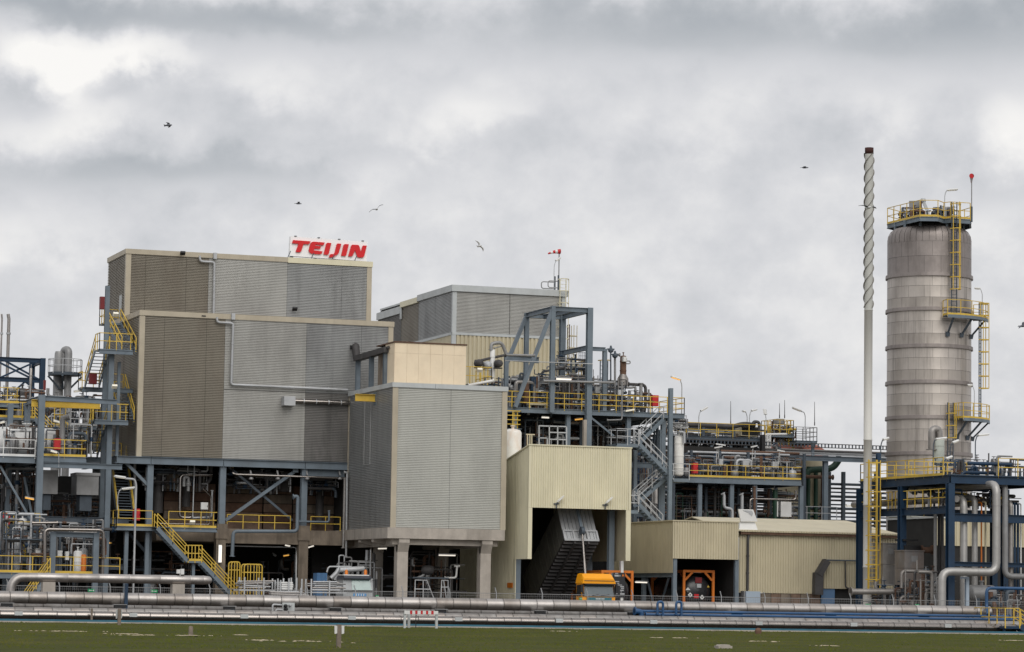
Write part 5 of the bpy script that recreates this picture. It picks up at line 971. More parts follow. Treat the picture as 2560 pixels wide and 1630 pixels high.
MB().beam((bx0 + .2, Yb + 6, 0), (bx0 + .2, Yb + 6, zbl), .28, .28, up=V3((0, 1, 0))).build('column', STEEL, Kb); MB().beam((bx0 + .1, Yb + .3, zbl - .15), (bx0 + .1, ybk2, zbl - .15), .2, .3).build('beam', STEEL, Kb)
MB().bar((bx0 + .1, Yb + 1, zbl - .3), (bx0 + .1, Yb + 3.2, .4), .12).build('brace', STEELD, Kb); MB().bar((bx0 + .1, Yb + 5.2, zbl - .3), (bx0 + .1, Yb + 3.2, .4), .12).build('brace', STEELD, Kb)
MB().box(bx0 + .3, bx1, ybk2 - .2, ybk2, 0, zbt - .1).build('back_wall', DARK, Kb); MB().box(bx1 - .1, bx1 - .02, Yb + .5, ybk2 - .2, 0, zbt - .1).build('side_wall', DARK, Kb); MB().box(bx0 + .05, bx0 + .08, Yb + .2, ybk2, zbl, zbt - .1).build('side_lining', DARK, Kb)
a, b = at('B3', 98, 672, Y=Yb + 5), at('B3', 205, 676, Y=Yb + 5); t = thing('tube_lamp', 'lit tube lamp in the gap left of the khaki bay', 'lamp', a); MB().bar(a, b, .12, .08).build('tube', TUBE, t); MB().bar(a + V3((0, 0, .08)), b + V3((0, 0, .08)), .2, .06).build('housing', GALV, t)
YH = Yb + 1.2
hx0, hx1 = ax('B3', 990, 300, YH), ax('B3', 2350, 300, YH); zev = az_('B3', 990, 236, YH)
yrd = at('B3', 1890, 150, X=hx1 - .1).y; zrd = at('B3', 1890, 150, X=hx1 - .1).z
Ha = thing('khaki_hall', 'long khaki ribbed hall with a low pitched roof, behind the chimney', 'building', (hx0, YH, 0))
print('hall', hx0, hx1, zev, yrd, zrd)
vb = [hx0, ax('B3', 1690, 600, YH), hx1]
zpl = az_('B3', 1400, 768, YH); zcan = az_('B3', 1800, 728, YH)
vribs(Ha, 'cladding_panel', KHAKI, (hx0, YH), (1, 0), vb[1] - hx0, zpl, zev, (0, -1), pitch=.2, depth=.05); vribs(Ha, 'cladding_panel', KHAKI, (vb[1], YH), (1, 0), hx1 - vb[1], zcan, zev, (0, -1), pitch=.2, depth=.05)
xlr = ax('B3', 580, 106, yrd)
MB().prism([(hx0 - 1.0, YH - .35, zev + .02), (hx1 + .1, YH - .35, zev + .02), (hx1 + .1, yrd, zrd), (xlr, yrd, zrd)], (0, 0, .07)).build('roof', KHAKI, Ha); MB().prism([(xlr, yrd + .01, zrd), (hx1 + .1, yrd + .01, zrd), (hx1 + .1, 2 * yrd - YH, zev), (xlr, 2 * yrd - YH, zev)], (0, 0, .07)).build('roof', KHAKI, Ha)
vribs(Ha, 'roof_edge', KHAKI, (hx0, YH - .36), (1, 0), hx1 - hx0, zev - .02, zev + .1, (0, -1), pitch=.2, depth=.05)
MB().box(hx0, hx1 + .1, YH - .32, YH - .06, zev - .2, zev - .03).build('gutter', RUST, Ha)
MB().prism([(hx1, YH, zev), (hx1, yrd, zrd), (hx1, 2 * yrd - YH, zev), (hx1, 2 * yrd - YH, 0), (hx1, YH, 0)], (-.1, 0, 0)).build('gable_wall', KHAKI, Ha)
n = 8
for i in range(n): a = hx0 + .2 + (vb[1] - hx0 - .2) * i / n; b = hx0 + .2 + (vb[1] - hx0 - .2) * (i + 1) / n; MB().box(a + .02, b - .02, YH + .02, YH + .2, 0, zpl - .02).build('plinth_block', BRICKM if i % 2 else CONCD, Ha)
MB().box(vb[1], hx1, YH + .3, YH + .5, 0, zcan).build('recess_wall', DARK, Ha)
x0, x1 = ax('B3', 1700, 780, YH), ax('B3', 1815, 780, YH); MB().box(x0, x1, YH + .05, YH + .15, 0, zcan - .02).build('door', M('faded_blue_door', (92, 124, 160), .6, var=.06), Ha, label='faded blue door under the panel')
drain('rain pipe on the khaki hall wall next to the bay', [at('B3', 1075, 248, Y=YH - .15), at('B3', 1066, 300, Y=YH - .15), at('B3', 1062, 740, Y=YH - .15)], .1, PIPED)
dk_ = thing('wall_duct', 'dark sooty duct bending down the khaki hall wall', 'duct', at('B3', 1660, 780, Y=YH - .4)); MB().bar(at('B3', 1665, 780, Y=YH - .4), at('B3', 1670, 590, Y=YH - .4), .65, .5).build('duct', PIPED, dk_); MB().bar(at('B3', 1668, 610, Y=YH - .4), at('B3', 1742, 488, Y=YH - .4), .6, .45).build('duct', PIPED, dk_)
pipe('thin pipe frame on the khaki hall wall right of the dark duct', [at('B3', 1725, 482, Y=YH - .2), at('B3', 2090, 490, Y=YH - .2)], .06, STEELD, n=6); pipe('thin upright pipe on the khaki hall wall', [at('B3', 1902, 485, Y=YH - .2), at('B3', 1905, 715, Y=YH - .2), at('B3', 1960, 740, Y=YH - .2)], .06, PIPED, n=6)
x0, x1, z0, z1 = box3('B3', 1048, 750, 1172, 862, YH - 1.5); cabinet('control_cabinet', 'pale blue grey control cabinet before the khaki hall', x0, x1, YH - 1.5, YH - .8, 0, z1, M('pale_cabinet', (164, 178, 192), .5, var=.04), 'cabinet'); x2 = ax('B3', 1012, 800, YH - 1); tag(MB().box(x2, x0 - .02, YH - 1.4, YH - .8, 0, z1 + .02).box(x2 + .03, x0 - .05, YH - 1.42, YH - 1.401, .2, z1 - .15).build('meter_box', PIPEG), 'narrow dark grey meter box left of the pale cabinet', 'cabinet')
# roof hatch
yh_ = YH + .1; hp = lambda u, v, Y=yh_: at('B3', u, v, Y=Y)
Hh = thing('roof_hatch', 'white roof hatch with its lid standing open on the khaki hall', 'roof hatch', hp(1070, 200))
x0, x1 = ax('B3', 990, 190, yh_), ax('B3', 1152, 190, yh_); z0, z1 = zev + .02, az_('B3', 1070, 152, yh_)
MB().prism([(x0, yh_, z0 + .1), (x1, yh_, z0 + .1), (x1 - .15, yh_ + .2, z1), (x0 + .15, yh_ + .2, z1)], (0, 1.3, 0)).build('curb', WHITE, Hh); MB().box(x0 - .0, x1, yh_ - .05, yh_ + 1.6, z0 - .15, z0 + .09).build('base', PIPED, Hh)
L_ = [hp(1005, 150), hp(1148, 150), hp(1112, 47), hp(985, 44)]; MB().prism(L_, (0, .14, .0)).build('lid', WHITE, Hh); MB().prism([hp(u, v, yh_ - .02) for u, v in ((1022, 52), (1098, 56), (1112, 80), (1100, 108), (1080, 88), (1072, 78), (1030, 62))], (0, .02, 0)).build('dirt_mark', GALV, Hh)
# ------------------------------------------------------------------ middle right: pipe bridge, lower deck, tanks
YM = 229.0
zmd = az_('B2', 1400, 872, YM); xm0, xm1 = ax('B2', 815, 880, YM), ax('B2', 2065, 930, YM)
Md = platform('lower_deck', 'long lower process deck with bright yellow rails, right of the grey stair', xm0, xm1, YM, YM + 8, zmd, sides='fr', toe=True, mids=1, sp=1.65, depth=.5, h=1.05)
for cx in (1285, 1545, 2060, 930): x_ = ax('B2', cx, 1100, YM + .3); MB().beam((x_, YM + .3, 0), (x_, YM + .3, zmd - .5), .34, .34, up=V3((0, 1, 0))).build('column', STEEL, Md)
xm = lambda v, d=2: ax('B2', v, 800, YM + d)
zm_ = lambda v, d=2: az_('B2', 1300, v, YM + d)
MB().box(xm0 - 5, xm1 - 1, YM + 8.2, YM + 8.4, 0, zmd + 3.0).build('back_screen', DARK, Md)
MUT2 = [PIPED, STEELD, PIPEG, PIPEG, RUST, NAVY, STEELD, GALV]
for i, (a, b, s_, lb) in enumerate(((650, 900, 61, 'at the left end behind the red box'), (900, 1180, 62, 'left of the two pale switch boxes'), (1180, 1480, 63, 'around the tan valve post'), (1480, 1800, 64, 'under the dark bridge leg'), (1800, 2040, 65, 'at the right end'))):
    clutter('pipework and small drums on the lower deck, ' + lb, xm(a), xm(b), YM + 1.2, YM + 5, zmd, zm_(610), 20, s_, MUT2, nv=2)
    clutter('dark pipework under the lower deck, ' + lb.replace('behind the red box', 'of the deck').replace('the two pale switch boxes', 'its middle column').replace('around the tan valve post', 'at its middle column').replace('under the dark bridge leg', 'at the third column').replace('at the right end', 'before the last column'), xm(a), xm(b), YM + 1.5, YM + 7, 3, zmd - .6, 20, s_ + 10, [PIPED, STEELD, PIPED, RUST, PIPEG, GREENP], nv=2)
for i, (u0, v0, u1, v1, lb) in enumerate(((1150, 655, 1195, 730, 'left'), (1415, 675, 1490, 745, 'middle'), (1745, 685, 1815, 755, 'right'))): x0, x1, z0, z1 = box3('B2', u0, v0, u1, v1, YM + 1); cabinet('switch_box', 'pale grey switch box on the lower deck, %s of three' % lb, x0, x1, YM + 1, YM + 1.3, z0, z1, GALV, 'switch box', legs=z0 - zmd)
redbox('bright red fire box at the left end of the lower deck', 'B2', 862, 700, 915, 818, YM + .7)
x0, x1, z0, z1 = box3('B2', 1838, 1132, 1955, 1300, YM + .6); tag(MB().box(x0, x1, YM + .6, YM + .8, z0, z1).box(x0 - .35, x0 - .25, YM + .6, YM + .7, z0, z1).build('hanging_board', WHITE), 'large white panel hanging under the right end of the lower deck', 'panel')
Ya = YM - .6
pipe('pale offset pipe stepping right below the lower deck', [at('B2', 1190, 1040, Y=Ya), at('B2', 1205, 1065, Y=Ya), at('B2', 1205, 1205, Y=Ya), at('B2', 1295, 1212, Y=Ya), at('B2', 1297, 1320, Y=Ya)], .13, GALV, R=.3); pipe('straight pale pipe below the lower deck right of the offset pipe', [at('B2', 1395, 1045, Y=Ya), at('B2', 1405, 1065, Y=Ya), at('B2', 1405, 1320, Y=Ya)], .14, GALV)
pipe('silver level pipe under the right end of the lower deck', [at('B2', 1492, 1230, Y=Ya), at('B2', 1495, 1102, Y=Ya), at('B2', 2002, 1112, Y=Ya), at('B2', 2005, 1010, Y=Ya)], .09, BRIGHT); pipe('rusty post pipe below the lower deck', [at('B2', 1543, 965, Y=Ya), at('B2', 1543, 1330, Y=Ya)], .12, RUST); pipe('green upright pipe under the right end of the lower deck', [at('B2', 1775, 1000, Y=Ya + 1.5), at('B2', 1775, 1330, Y=Ya + 1.5)], .22, GREENP)
vs('white_column', 'white column vessel with rust stains beside the grey stair', 'B2', 700, 395, 850, 105, YM - 6, MATS['rust_streaked_white'], bands=3, skirt=False)
clutter('pipework crown over the white column vessel', ax('B2', 560, 300, YM - 6), ax('B2', 790, 300, YM - 6), YM - 7, YM - 5, az_('B2', 700, 420, YM - 6), az_('B2', 700, 200, YM - 6), 16, 77, [PIPEG, GALV, PIPED, WHITE], nv=0)
clutter('dark pipework behind the grey stair', ax('B2', 230, 700, YM - 8), ax('B2', 600, 700, YM - 8), YM - 8, YM - 5, 4, az_('B2', 400, 420, YM - 8), 40, 78, [PIPED, STEELD, PIPEG, RUST, NAVY, PIPEG], nv=4)
# pipe bridge above
YG = YM + 9
zgb = lambda c, u, v: az_(c, u, v, YG)
g0, g1 = ax('D6', 380, 700, YG), ax('O', 2330, 1160, YG) + 2
Gb = thing('pipe_bridge', 'long pipe bridge with cable tray and dark decks running right to the tank tower', 'pipe bridge', (g0, YG, 0))
for v, h, m_ in ((745, .3, STEELD), (693, .22, GALV)): z = zgb('D6', 1000, v + 6); MB().beam((g0, YG, z), (g1, YG, z), .25, h).build('beam', m_, Gb)
MB().beam((g0 + 6, YG - .1, zgb('D6', 1900, 790)), (g1, YG - .1, zgb('D6', 1900, 790)), .3, .45).build('beam', STEEL, Gb)
ztray = zgb('D6', 1000, 610)
for o in (0, .32): MB().bar((g0, YG - .3, ztray + o), (g1, YG - .3, ztray + o), .05, .07).build('tray_rail', PIPED, Gb)
x = g0; tr = MB()
while x < g1: tr.box(x, x + .1, YG - .33, YG - .27, ztray + .03, ztray + .29); x += .33
tr.build('tray_rungs', STEELD, Gb, kind='stuff')
for u, v0, v1 in ((555, 640, 740), (757, 620, 760), (1225, 630, 760), (1690, 640, 780), (2145, 560, 800), (1020, 620, 690)): x_ = ax('D6', u, 700, YG); MB().beam((x_, YG, zgb('D6', u, v1)), (x_, YG, zgb('D6', u, v0)), .22, .22, up=V3((0, 1, 0))).build('post', STEEL, Gb)
for u in (1545, 850, 2330): x_ = ax('D6', u, 800, YG); MB().beam((x_, YG + .2, 0), (x_, YG + .2, zgb('D6', u, 745)), .4, .4, up=V3((0, 1, 0))).build('leg', STEEL if u > 1000 else STEELD, Gb)
for i in range(9): MB().tube([(g0, YG + .5 + i * .45, zgb('D6', 1000, 680) + .15 * (i % 3)), (g1, YG + .5 + i * .45, zgb('D6', 1000, 680) + .15 * (i % 3))], (.07, .12, .05)[i % 3], 7).build('pipe', (PIPEG, PIPED, ALUD)[i % 3], Gb)
x_ = ax('D6', 1458, 650, YG - 1); MB().beam((x_, YG - 1, zmd), (x_, YG - 1, zgb('D6', 1458, 490)), .35, .45, up=V3((0, 1, 0))).build('dark_leg', BLACK, Gb)
zu = zgb('D6', 900, 505); xa, xb_ = ax('D6', 370, 500, YG), ax('D6', 1480, 500, YG)
Ud = platform('bridge_walkway', 'upper walkway with dark edge beams and thin yellow rails on the pipe bridge', xa, xb_, YG - .2, YG + 3, zu, sides='fb', rail=YEL, frame=STEELD, toe=False, sp=1.6, depth=.4, h=1.15)
for u in (680, 1098): x_ = ax('D6', u, 420, YG); MB().beam((x_, YG + .6, zu), (x_, YG + .6, zgb('D6', u, 365)), .25, .25, up=V3((0, 1, 0))).build('post', STEELD, Ud)
pipe('thick pipe bent along the upper walkway of the pipe bridge', [at('D6', 420, 335, Y=YG + .6), at('D6', 1060, 366, Y=YG + .6), at('D6', 1190, 325, Y=YG + .6), at('D6', 1345, 345, Y=YG + .6)], .22, PIPED, R=.6); pipe('white level pipe left of the pipe bridge over the grey stair post', [at('D6', 90, 325, Y=YM - 5.5), at('D6', 410, 340, Y=YM - 5.5)], .1, WHITE); pipe('hook shaped dark pipe over the box house on the pipe bridge', [at('D6', 1325, 345, Y=YG), at('D6', 1335, 297, Y=YG), at('D6', 1415, 300, Y=YG), at('D6', 1410, 490, Y=YG)], .14, PIPED)
x0, x1, z0, z1 = box3('D6', 1165, 360, 1400, 490, YG + 1); cabinet('analyser_house', 'tan box house with dark openings on the pipe bridge', x0, x1, YG + 1, YG + 3, z0, z1, KHAKI, 'box house', doorm=DARK)
clutter('dark pipework hanging below the upper walkway of the pipe bridge', ax('D6', 980, 560, YG), ax('D6', 1470, 560, YG), YG + .5, YG + 3, zgb('D6', 1200, 640), zgb('D6', 1200, 530), 18, 81, [PIPED, STEELD, PIPED], nv=0)
# round topped tank with stripes, platforms at the right
Yk = 246.0
xk = ax('B2', 2060, 800, Yk); xk1 = ax('B2', 2330, 800, Yk); rk = 2.9; xk = xk1 - rk; zk = az_('B2', 2200, 640, Yk)
Tk2 = thing('domed_tank', 'tan tank with a rust red dome behind the pipe bridge', 'tank', (xk, Yk, 0)); MB().lathe([(rk, 0), (rk, zk)], (xk, Yk, 0), 28).build('shell', KHAKI, Tk2); zkd = az_('B2', 1900, 470, Yk)
MB().lathe([(rk, zk), (rk * .93, zk + (zkd - zk) * .45), (rk * .7, zk + (zkd - zk) * .8), (rk * .35, zkd - .05), (.01, zkd)], (xk, Yk, 0), 28).build('dome', M('rust_red_dome', (150, 84, 66), .7, var=.15), Tk2)
for u, m_ in ((2145, GREENP), (2228, GREENP), (2305, RUST), (2090, PIPED)): x_ = ax('B2', u, 900, Yk - 3.2); MB().tube([(x_, Yk - 3.2, 3), (x_, Yk - 3.2, zk - 1)], .2, 8).build('pipe', m_, Tk2)
pipe('thick dark green pipe elbow beside the domed tank', [at('B2', 2110, 860, Y=Yk - 5), at('B2', 2140, 780, Y=Yk - 5), at('B2', 2420, 765, Y=Yk - 5), at('B2', 2500, 640, Y=Yk - 5)], .3, GREENP, R=.8); pipe('red brown level pipe beside the domed tank', [at('B2', 2075, 852, Y=Yk - 5.5), at('B2', 2420, 862, Y=Yk - 5.5)], .16, RUST)
Yq = YG + 3
t = platform('caged_platform', 'yellow caged platform with a grey box on top over the pipe bridge', ax('D6', 1600, 470, Yq), ax('D6', 1880, 470, Yq), Yq, Yq + 2.5, az_('D6', 1700, 465, Yq), sides='flrb', toe=False, mids=2, sp=.6, h=1.25)
x0, x1, z0, z1 = box3('D6', 1663, 255, 1758, 322, Yq + 1); cabinet('fan_box', 'grey fan box on top of the yellow caged platform', x0, x1, Yq + 1, Yq + 2, z0, z1, PIPEG, 'fan box')
platform('grey_platform', 'grey railed platform with a lamp, right of the yellow caged platform', ax('D6', 1885, 560, Yq), ax('D6', 2168, 560, Yq), Yq - .5, Yq + 2.5, az_('D6', 2000, 560, Yq), sides='flrb', rail=PIPEG, toe=False, mids=2, sp=.8, h=1.2)
t = thing('pipe_portal', 'white pipe portal below the yellow caged platform', 'pipe', at('D6', 1500, 720, Y=Yq - 1.5))
for u in (1495, 1525, 1560): MB().tube([at('D6', u, 720, Y=Yq - 1.5), at('D6', u, 470, Y=Yq - 1.5), at('D6', 1795, 468, Y=Yq - 1.5)], .1, 8, R=.2).build('pipe', WHITE, t)
clutter('yellow and grey pipework inside the yellow caged platform', ax('D6', 1600, 400, Yq + 1), ax('D6', 1880, 400, Yq + 1), Yq + .3, Yq + 2, az_('D6', 1700, 600, Yq), az_('D6', 1700, 340, Yq), 22, 82, [YEL, PIPEG, YEL, PIPED, RUST], nv=1)
for i, (u, v0, v1, an, hl, lb, y_) in enumerate(((582, 640, 160, 0, .7, 'tilted lamp at the left end of the pipe bridge', YG), (1278, 380, 158, 0, .5, 'lamp above the box house on the pipe bridge', YG + 1), (1247, 330, 170, 180, .25, 'small lamp left of the one above the box house', YG + 1), (1505, 400, 205, 90, .5, 'upright grey lamp left of the yellow caged platform', YG + 2), (2040, 540, 165, 180, .9, 'swan neck lamp on the grey railed platform', Yq))):
    q = at('D6', u, v0, Y=y_); lamp(lb, q, az_('D6', u, v1, y_) - q.z, arm=.4 if i != 4 else .8, ang=rad(an), tilt=(30, 15, 5, 70, 18)[i], hl=hl, r=.04, lens=LENS)
for i, (u, v0, v1) in enumerate(((1022, 340, 15), (1690, 250, 45), (1760, 250, 0), (2170, 350, 25))): tag(MB().tube([at('D6', u, v0, Y=YG + 2), at('D6', u, v1, Y=YG + 2)], [.04, .02], 5).lathe([(.05, 0), (.05, .3)], at('D6', u, v0, Y=YG + 2), 6).build('lightning_rod', PIPED), 'thin lightning rod above the pipe bridge, %s of four' % ('leftmost', 'second from left', 'third from left', 'rightmost')[i], 'lightning rod', 'lightning rods')
for i, (u, v, du, m_, lb) in enumerate(((820, 600, 150, WHITE, 'white trough lamp on the pipe bridge before the pale sky gap'), (800, 655, 120, WHITE, 'second white trough lamp below it on the pipe bridge'), (1660, 685, 110, WHITE, 'white trough lamp under the white pipe portal'), (1300, 645, 90, WHITE, 'white lamp head near the dark bridge leg'), (225, 605, 110, KHAKI, 'tan trough lamp on the white column vessel'))): a = at('D6', u, v, Y=YM + .5); tag(MB().bar(a, a + V3((du * .005, -.3, (-1) ** i * -.12)), .2, .1).bar(a + V3((du * .002, 0, -.02)), a + V3((du * .002, .2, -1.2)), .04).build('trough_lamp', m_), lb, 'lamp')
# stacked pipe rack behind the hall
Yz = 243.0
x0, x1 = ax('B2', 1960, 1200, Yz), ax('O', 2330, 1250, Yz); Rk = thing('pipe_rack', 'rack of many level dark pipes between the khaki hall roof and the tank tower', 'pipe rack', (x0, Yz, 0))
for i in range(11): z = az_('O', 2080, 1312 - i * 10.2, Yz); MB().tube([(x0 if i < 6 else ax('O', 2062, 1200, Yz), Yz + (i % 2) * .4, z), (x1, Yz + (i % 2) * .4, z)], (.09, .12, .07)[i % 3], 7).build('pipe', (PIPED, STEELD, NAVY)[i % 3], Rk)
for px in (2010, 2072, 2108, 2190, 2300): x_ = ax('O', px, 1250, Yz - .3); MB().beam((x_, Yz - .3, 0), (x_, Yz - .3, az_('O', px, 1180, Yz)), .3, .3, up=V3((0, 1, 0))).build('post', STEELD, Rk)
t = thing('guard_rail', 'grey guard rail behind the ridge of the khaki hall', 'guard rail', at('B2', 1960, 1330, Y=235)); railing(t, [(ax('B2', 1960, 1330, 235), 235, az_('B2', 2200, 1330, 235)), (ax('B2', 2460, 1330, 235), 235, az_('B2', 2200, 1330, 235))], GALV, toe=False, h=1.1)
def rack(label, c, u0, u1, v0, v1, Y, n, mats, r=(.05, .08, .11)):
    t = thing('pipe_rack', label, 'pipe rack', at(c, u0, v1, Y=Y)); rg = random.Random(n + int(Y)); a, b = ax(c, u0, v1, Y), ax(c, u1, v1, Y)
    for i in range(n): z = az_(c, (u0 + u1) / 2, v1 + (v0 - v1) * (i + rg.uniform(.1, .9)) / n, Y); f0, f1 = rg.choice([0, 0, .1, .3]), rg.choice([1, 1, .9, .6]); y = Y + rg.uniform(0, 2); MB().tube([(a + (b - a) * f0, y, z), (a + (b - a) * f1, y, z)], rg.choice(r), 7).build('pipe', rg.choice(mats), t)
    for i in range(5): x = a + (b - a) * i / 4; MB().bar((x, Y - .3, 0), (x, Y - .3, az_(c, u0, v0, Y)), .22).build('post', STEELD, t)
RM = [PIPED, STEELD, PIPEG, PIPED, RUST, GALV, STEELD]
rack('level pipes in the shade under the lower deck above the khaki hall ridge', 'B2', 620, 2060, 960, 1330, YM + 3, 26, RM)
rack('level pipes behind the lower deck rails below the pipe bridge', 'B2', 820, 2080, 560, 860, YM + 6, 22, RM)
rack('level pipes high on the pipe bridge behind the upper walkway', 'D6', 390, 1480, 380, 640, YG + 3.5, 14, [PIPEG, PIPED, GALV, STEELD], (.04, .07))
rack('level pipes behind the grey switchback stair', 'B2', 180, 620, 380, 1320, YM - 4, 34, RM)
rack('level pipes on the process deck across the back of the portal', 'B1', 400, 1560, 790, 1130, YD + 8, 20, RM)
clutter('upright pipework row on the pipe bridge left half', ax('D6', 400, 700, YG), ax('D6', 1000, 700, YG), YG + 1, YG + 4, zgb('D6', 700, 760), zgb('D6', 700, 420), 22, 301, [PIPEG, PIPED, STEELD, GALV], nv=1); clutter('upright pipework row on the pipe bridge right half', ax('D6', 1000, 700, YG), ax('D6', 1800, 700, YG), YG + 1, YG + 4, zgb('D6', 1400, 760), zgb('D6', 1400, 480), 24, 302, [PIPEG, PIPED, STEELD, RUST], nv=2)
# ------------------------------------------------------------------ chimney
YC = 187.0
p = at('B5', 122, 1300, Y=YC); xc = (ax('B4', 158, 400, YC) + ax('B5', 122, 600, YC)) / 2; rc = (ax('B5', 155, 400, YC) - ax('B5', 90, 400, YC)) / 2 * .9
zct, zc1_, zc2, zst = az_('B4', 158, 108, YC), az_('B4', 158, 165, YC), az_('B4', 158, 205, YC), az_('B5', 122, 106, YC)
Ch = thing('chimney', 'slim cream chimney with spiral fins and a burnt brown top', 'chimney', (xc, YC, 0))
zj = [0, 4.2, 8.5, 13, zst]
for a, b in zip(zj, zj[1:]): MB().lathe([(rc * 1.06, a), (rc * 1.06, a + .05), (rc, a + .08), (rc, b - .05), (rc * 1.07, b - .04), (rc * 1.07, b)], (xc, YC, 0), 24).build('shaft_section', CHIM, Ch)
MB().lathe([(rc, zst), (rc, zc1_)], (xc, YC, 0), 24).build('finned_shaft', M('finned_shaft_paint', (190, 190, 184), .55, var=.05, streak=.1), Ch); MB().lathe([(rc * .98, zc1_ - .0), (rc * 1.04, zc1_), (rc * 1.04, zct), (rc * .9, zct), (rc * .9, zct - 1)], (xc, YC, 0), 24, smooth=True).build('burnt_top', CHIMTOP, Ch)
pz = rc * 2 * 4.3
for k in range(3):
    mb = MB(); n_ = 150; vs_ = []
    for i in range(n_ + 1):
        z = zst + .15 + (zc2 + .2 - zst) * i / n_; a = k * 2.0944 + (z - zst) / pz * 2 * math.pi + .6
        for r_, dz in ((rc * .97, -.02), (rc + .085, -.02), (rc + .085, .02), (rc * .97, .02)): vs_.append((xc + r_ * math.cos(a), YC + r_ * math.sin(a), z + dz))
    mb.add(vs_, [(i * 4 + j, i * 4 + (j + 1) % 4, i * 4 + 4 + (j + 1) % 4, i * 4 + 4 + j) for i in range(n_) for j in range(4)]).build('spiral_fin', M('dark_fin', (126, 122, 116), .65, var=.12) if k == 0 else MATS['dark_fin'], Ch)  # fins in a darker grey than the shaft
# ------------------------------------------------------------------ tank tower
YK2 = 221.0
xL_, xR_ = ax('B5', 262, 500, YK2), ax('B5', 914, 500, YK2); Rt = (xR_ - xL_) / 2 * .885; xt = (xL_ + xR_) / 2
az0 = math.atan2(xt, YK2); fv, rv = V3((-math.sin(az0), -math.cos(az0), 0)), V3((math.cos(az0), -math.sin(az0), 0)); Ct = V3((xt, YK2, 0))
zq = lambda c, v: az_(c, (2321 - CROPS[c][0]) / CROPS[c][2], v, YK2)
rings = [zq('B5', v) for v in (1218, 945, 677, 405, 125)] + [zq('B4', 1298)]
zsh = zq('B4', 1000); zdome = zq('B4', 905)
Tt = thing('tank_tower', 'tall stained stainless tank tower with rings, a railed top and caged ladders', 'tank', (xt, YK2, 0))
edges = [0, 3.2, rings[0]]
for a, b in zip(rings, rings[1:]): edges += [a + (b - a) / 3, a + 2 * (b - a) / 3, b]
edges += [rings[-1] + (zsh - rings[-1]) * .55, zsh]
random.seed(12)
STV = [M('stainless_course', (192, 184, 176), .42, metal=.6, var=.06, scale=.35, streak=.42, dirt=(112, 104, 98), dirt_amt=.5, dirt_scale=.28), M('stainless_course_dull', (180, 172, 164), .44, metal=.6, var=.08, scale=.4, streak=.45, dirt=(104, 97, 92), dirt_amt=.55, dirt_scale=.3)]; STV.insert(1, STV[0])
for i, (a, b) in enumerate(zip(edges, edges[1:])):
    m_ = STAIND if a >= rings[-1] - .01 else STV[i % 3]; n_ = 16; off = .2 * (i % 2)
    for k in range(n_):        # sheets of one course, each its own plate
        a0, a1 = off + 2 * math.pi * k / n_, off + 2 * math.pi * (k + 1) / n_; mid = (a0 + a1) / 2
        if math.cos(mid) * fv.x + math.sin(mid) * fv.y < -.45: continue
        vs_ = []; r_ = Rt + random.uniform(-.003, .003)
        for j in range(5):
            t_ = a0 + .002 + (a1 - a0 - .004) * j / 4
            for z, dr in ((a + .01, .005), (a + .05, 0), (b - .01, 0)): vs_.append((xt + (r_ + dr) * math.cos(t_), YK2 + (r_ + dr) * math.sin(t_), z))
        MB().add(vs_, [(j * 3 + q, j * 3 + 3 + q, j * 3 + 4 + q, j * 3 + 1 + q) for j in range(4) for q in (0, 1)], True).build('shell_plate', m_, Tt)
MB().lathe([(Rt - .03, 0), (Rt - .03, zsh)], Ct, 40).build('shell', PIPED, Tt)
for z in rings: MB().lathe([(Rt - .01, z - .16), (Rt + .15, z - .16), (Rt + .15, z - .10), (Rt + .13, z + .14), (Rt - .01, z + .16)], Ct, 48, smooth=False).build('stiffener_ring', STAIND, Tt)
n_ = 40; rk_ = Rt * .16
kn = [(Rt, zsh), (Rt - .0, zsh + .35), (Rt * .985, zsh + .7), (Rt * .93, zsh + 1.05), (Rt * .84, zsh + 1.3)]
for k in range(n_):
    a0, a1 = 2 * math.pi * k / n_, 2 * math.pi * (k + 1) / n_; mid = (a0 + a1) / 2
    if math.cos(mid) * fv.x + math.sin(mid) * fv.y < -.3: continue
    vs_ = [(xt + r_ * math.cos(t_), YK2 + r_ * math.sin(t_), z) for t_ in (a0 + .006, mid, a1 - .006) for r_, z in kn]
    MB().add(vs_, [(j * 5 + q, j * 5 + 5 + q, j * 5 + 6 + q, j * 5 + 1 + q) for j in (0, 1) for q in range(4)], True).build('knuckle_plate', STAIND, Tt)
MB().lathe([(Rt - .05, zsh), (Rt * .97, zsh + .6), (Rt * .82, zsh + 1.25), (Rt * .5, zsh + 1.7), (.02, zsh + 1.95)], Ct, 40).build('dome', STAIND, Tt)
# railed top platform (octagon)
zpl_ = zq('B4', 800); ro = Rt * 1.0
oc = [Ct + (rv * a + fv * q) * ro + V3((0, 0, zpl_)) for a, q in ((.98, -.2), (.96, .62), (.5, .85), (.34, .72), (.2, 1.12), (-.22, 1.18), (-1.0, -.25), (-.72, -.85), (.7, -.85))]
MB().prism(oc, (0, 0, .08)).build('top_deck', STEELD, Tt)
for a, b in zip(oc, oc[1:] + oc[:1]): MB().beam(a + V3((0, 0, -.12)), b + V3((0, 0, -.12)), .15, .36).build('top_beam', STEEL, Tt)
railing(Tt, [p + V3((0, 0, .08)) for p in oc + oc[:1]], YEL, h=1.35, sp=1.1)
for a in (10, 60, 105, 135, 172, 240, 300): q = Ct + (rv * math.cos(rad(a)) + fv * math.sin(rad(a))) * ro * .82; MB().bar((q.x, q.y, zsh + 1.0), (q.x, q.y, zpl_), .16).build('top_post', STEEL, Tt)
MB().lathe([(Rt * .62, zsh + 1.2), (Rt * .62, zpl_ - .2)], Ct, 24).build('neck', PIPED, Tt)
def tq(u, v, d): return Ct + rv * ((ax('B4', u, v, YK2) - xt) * 1.0) + fv * d + V3((0, 0, zq('B4', v)))
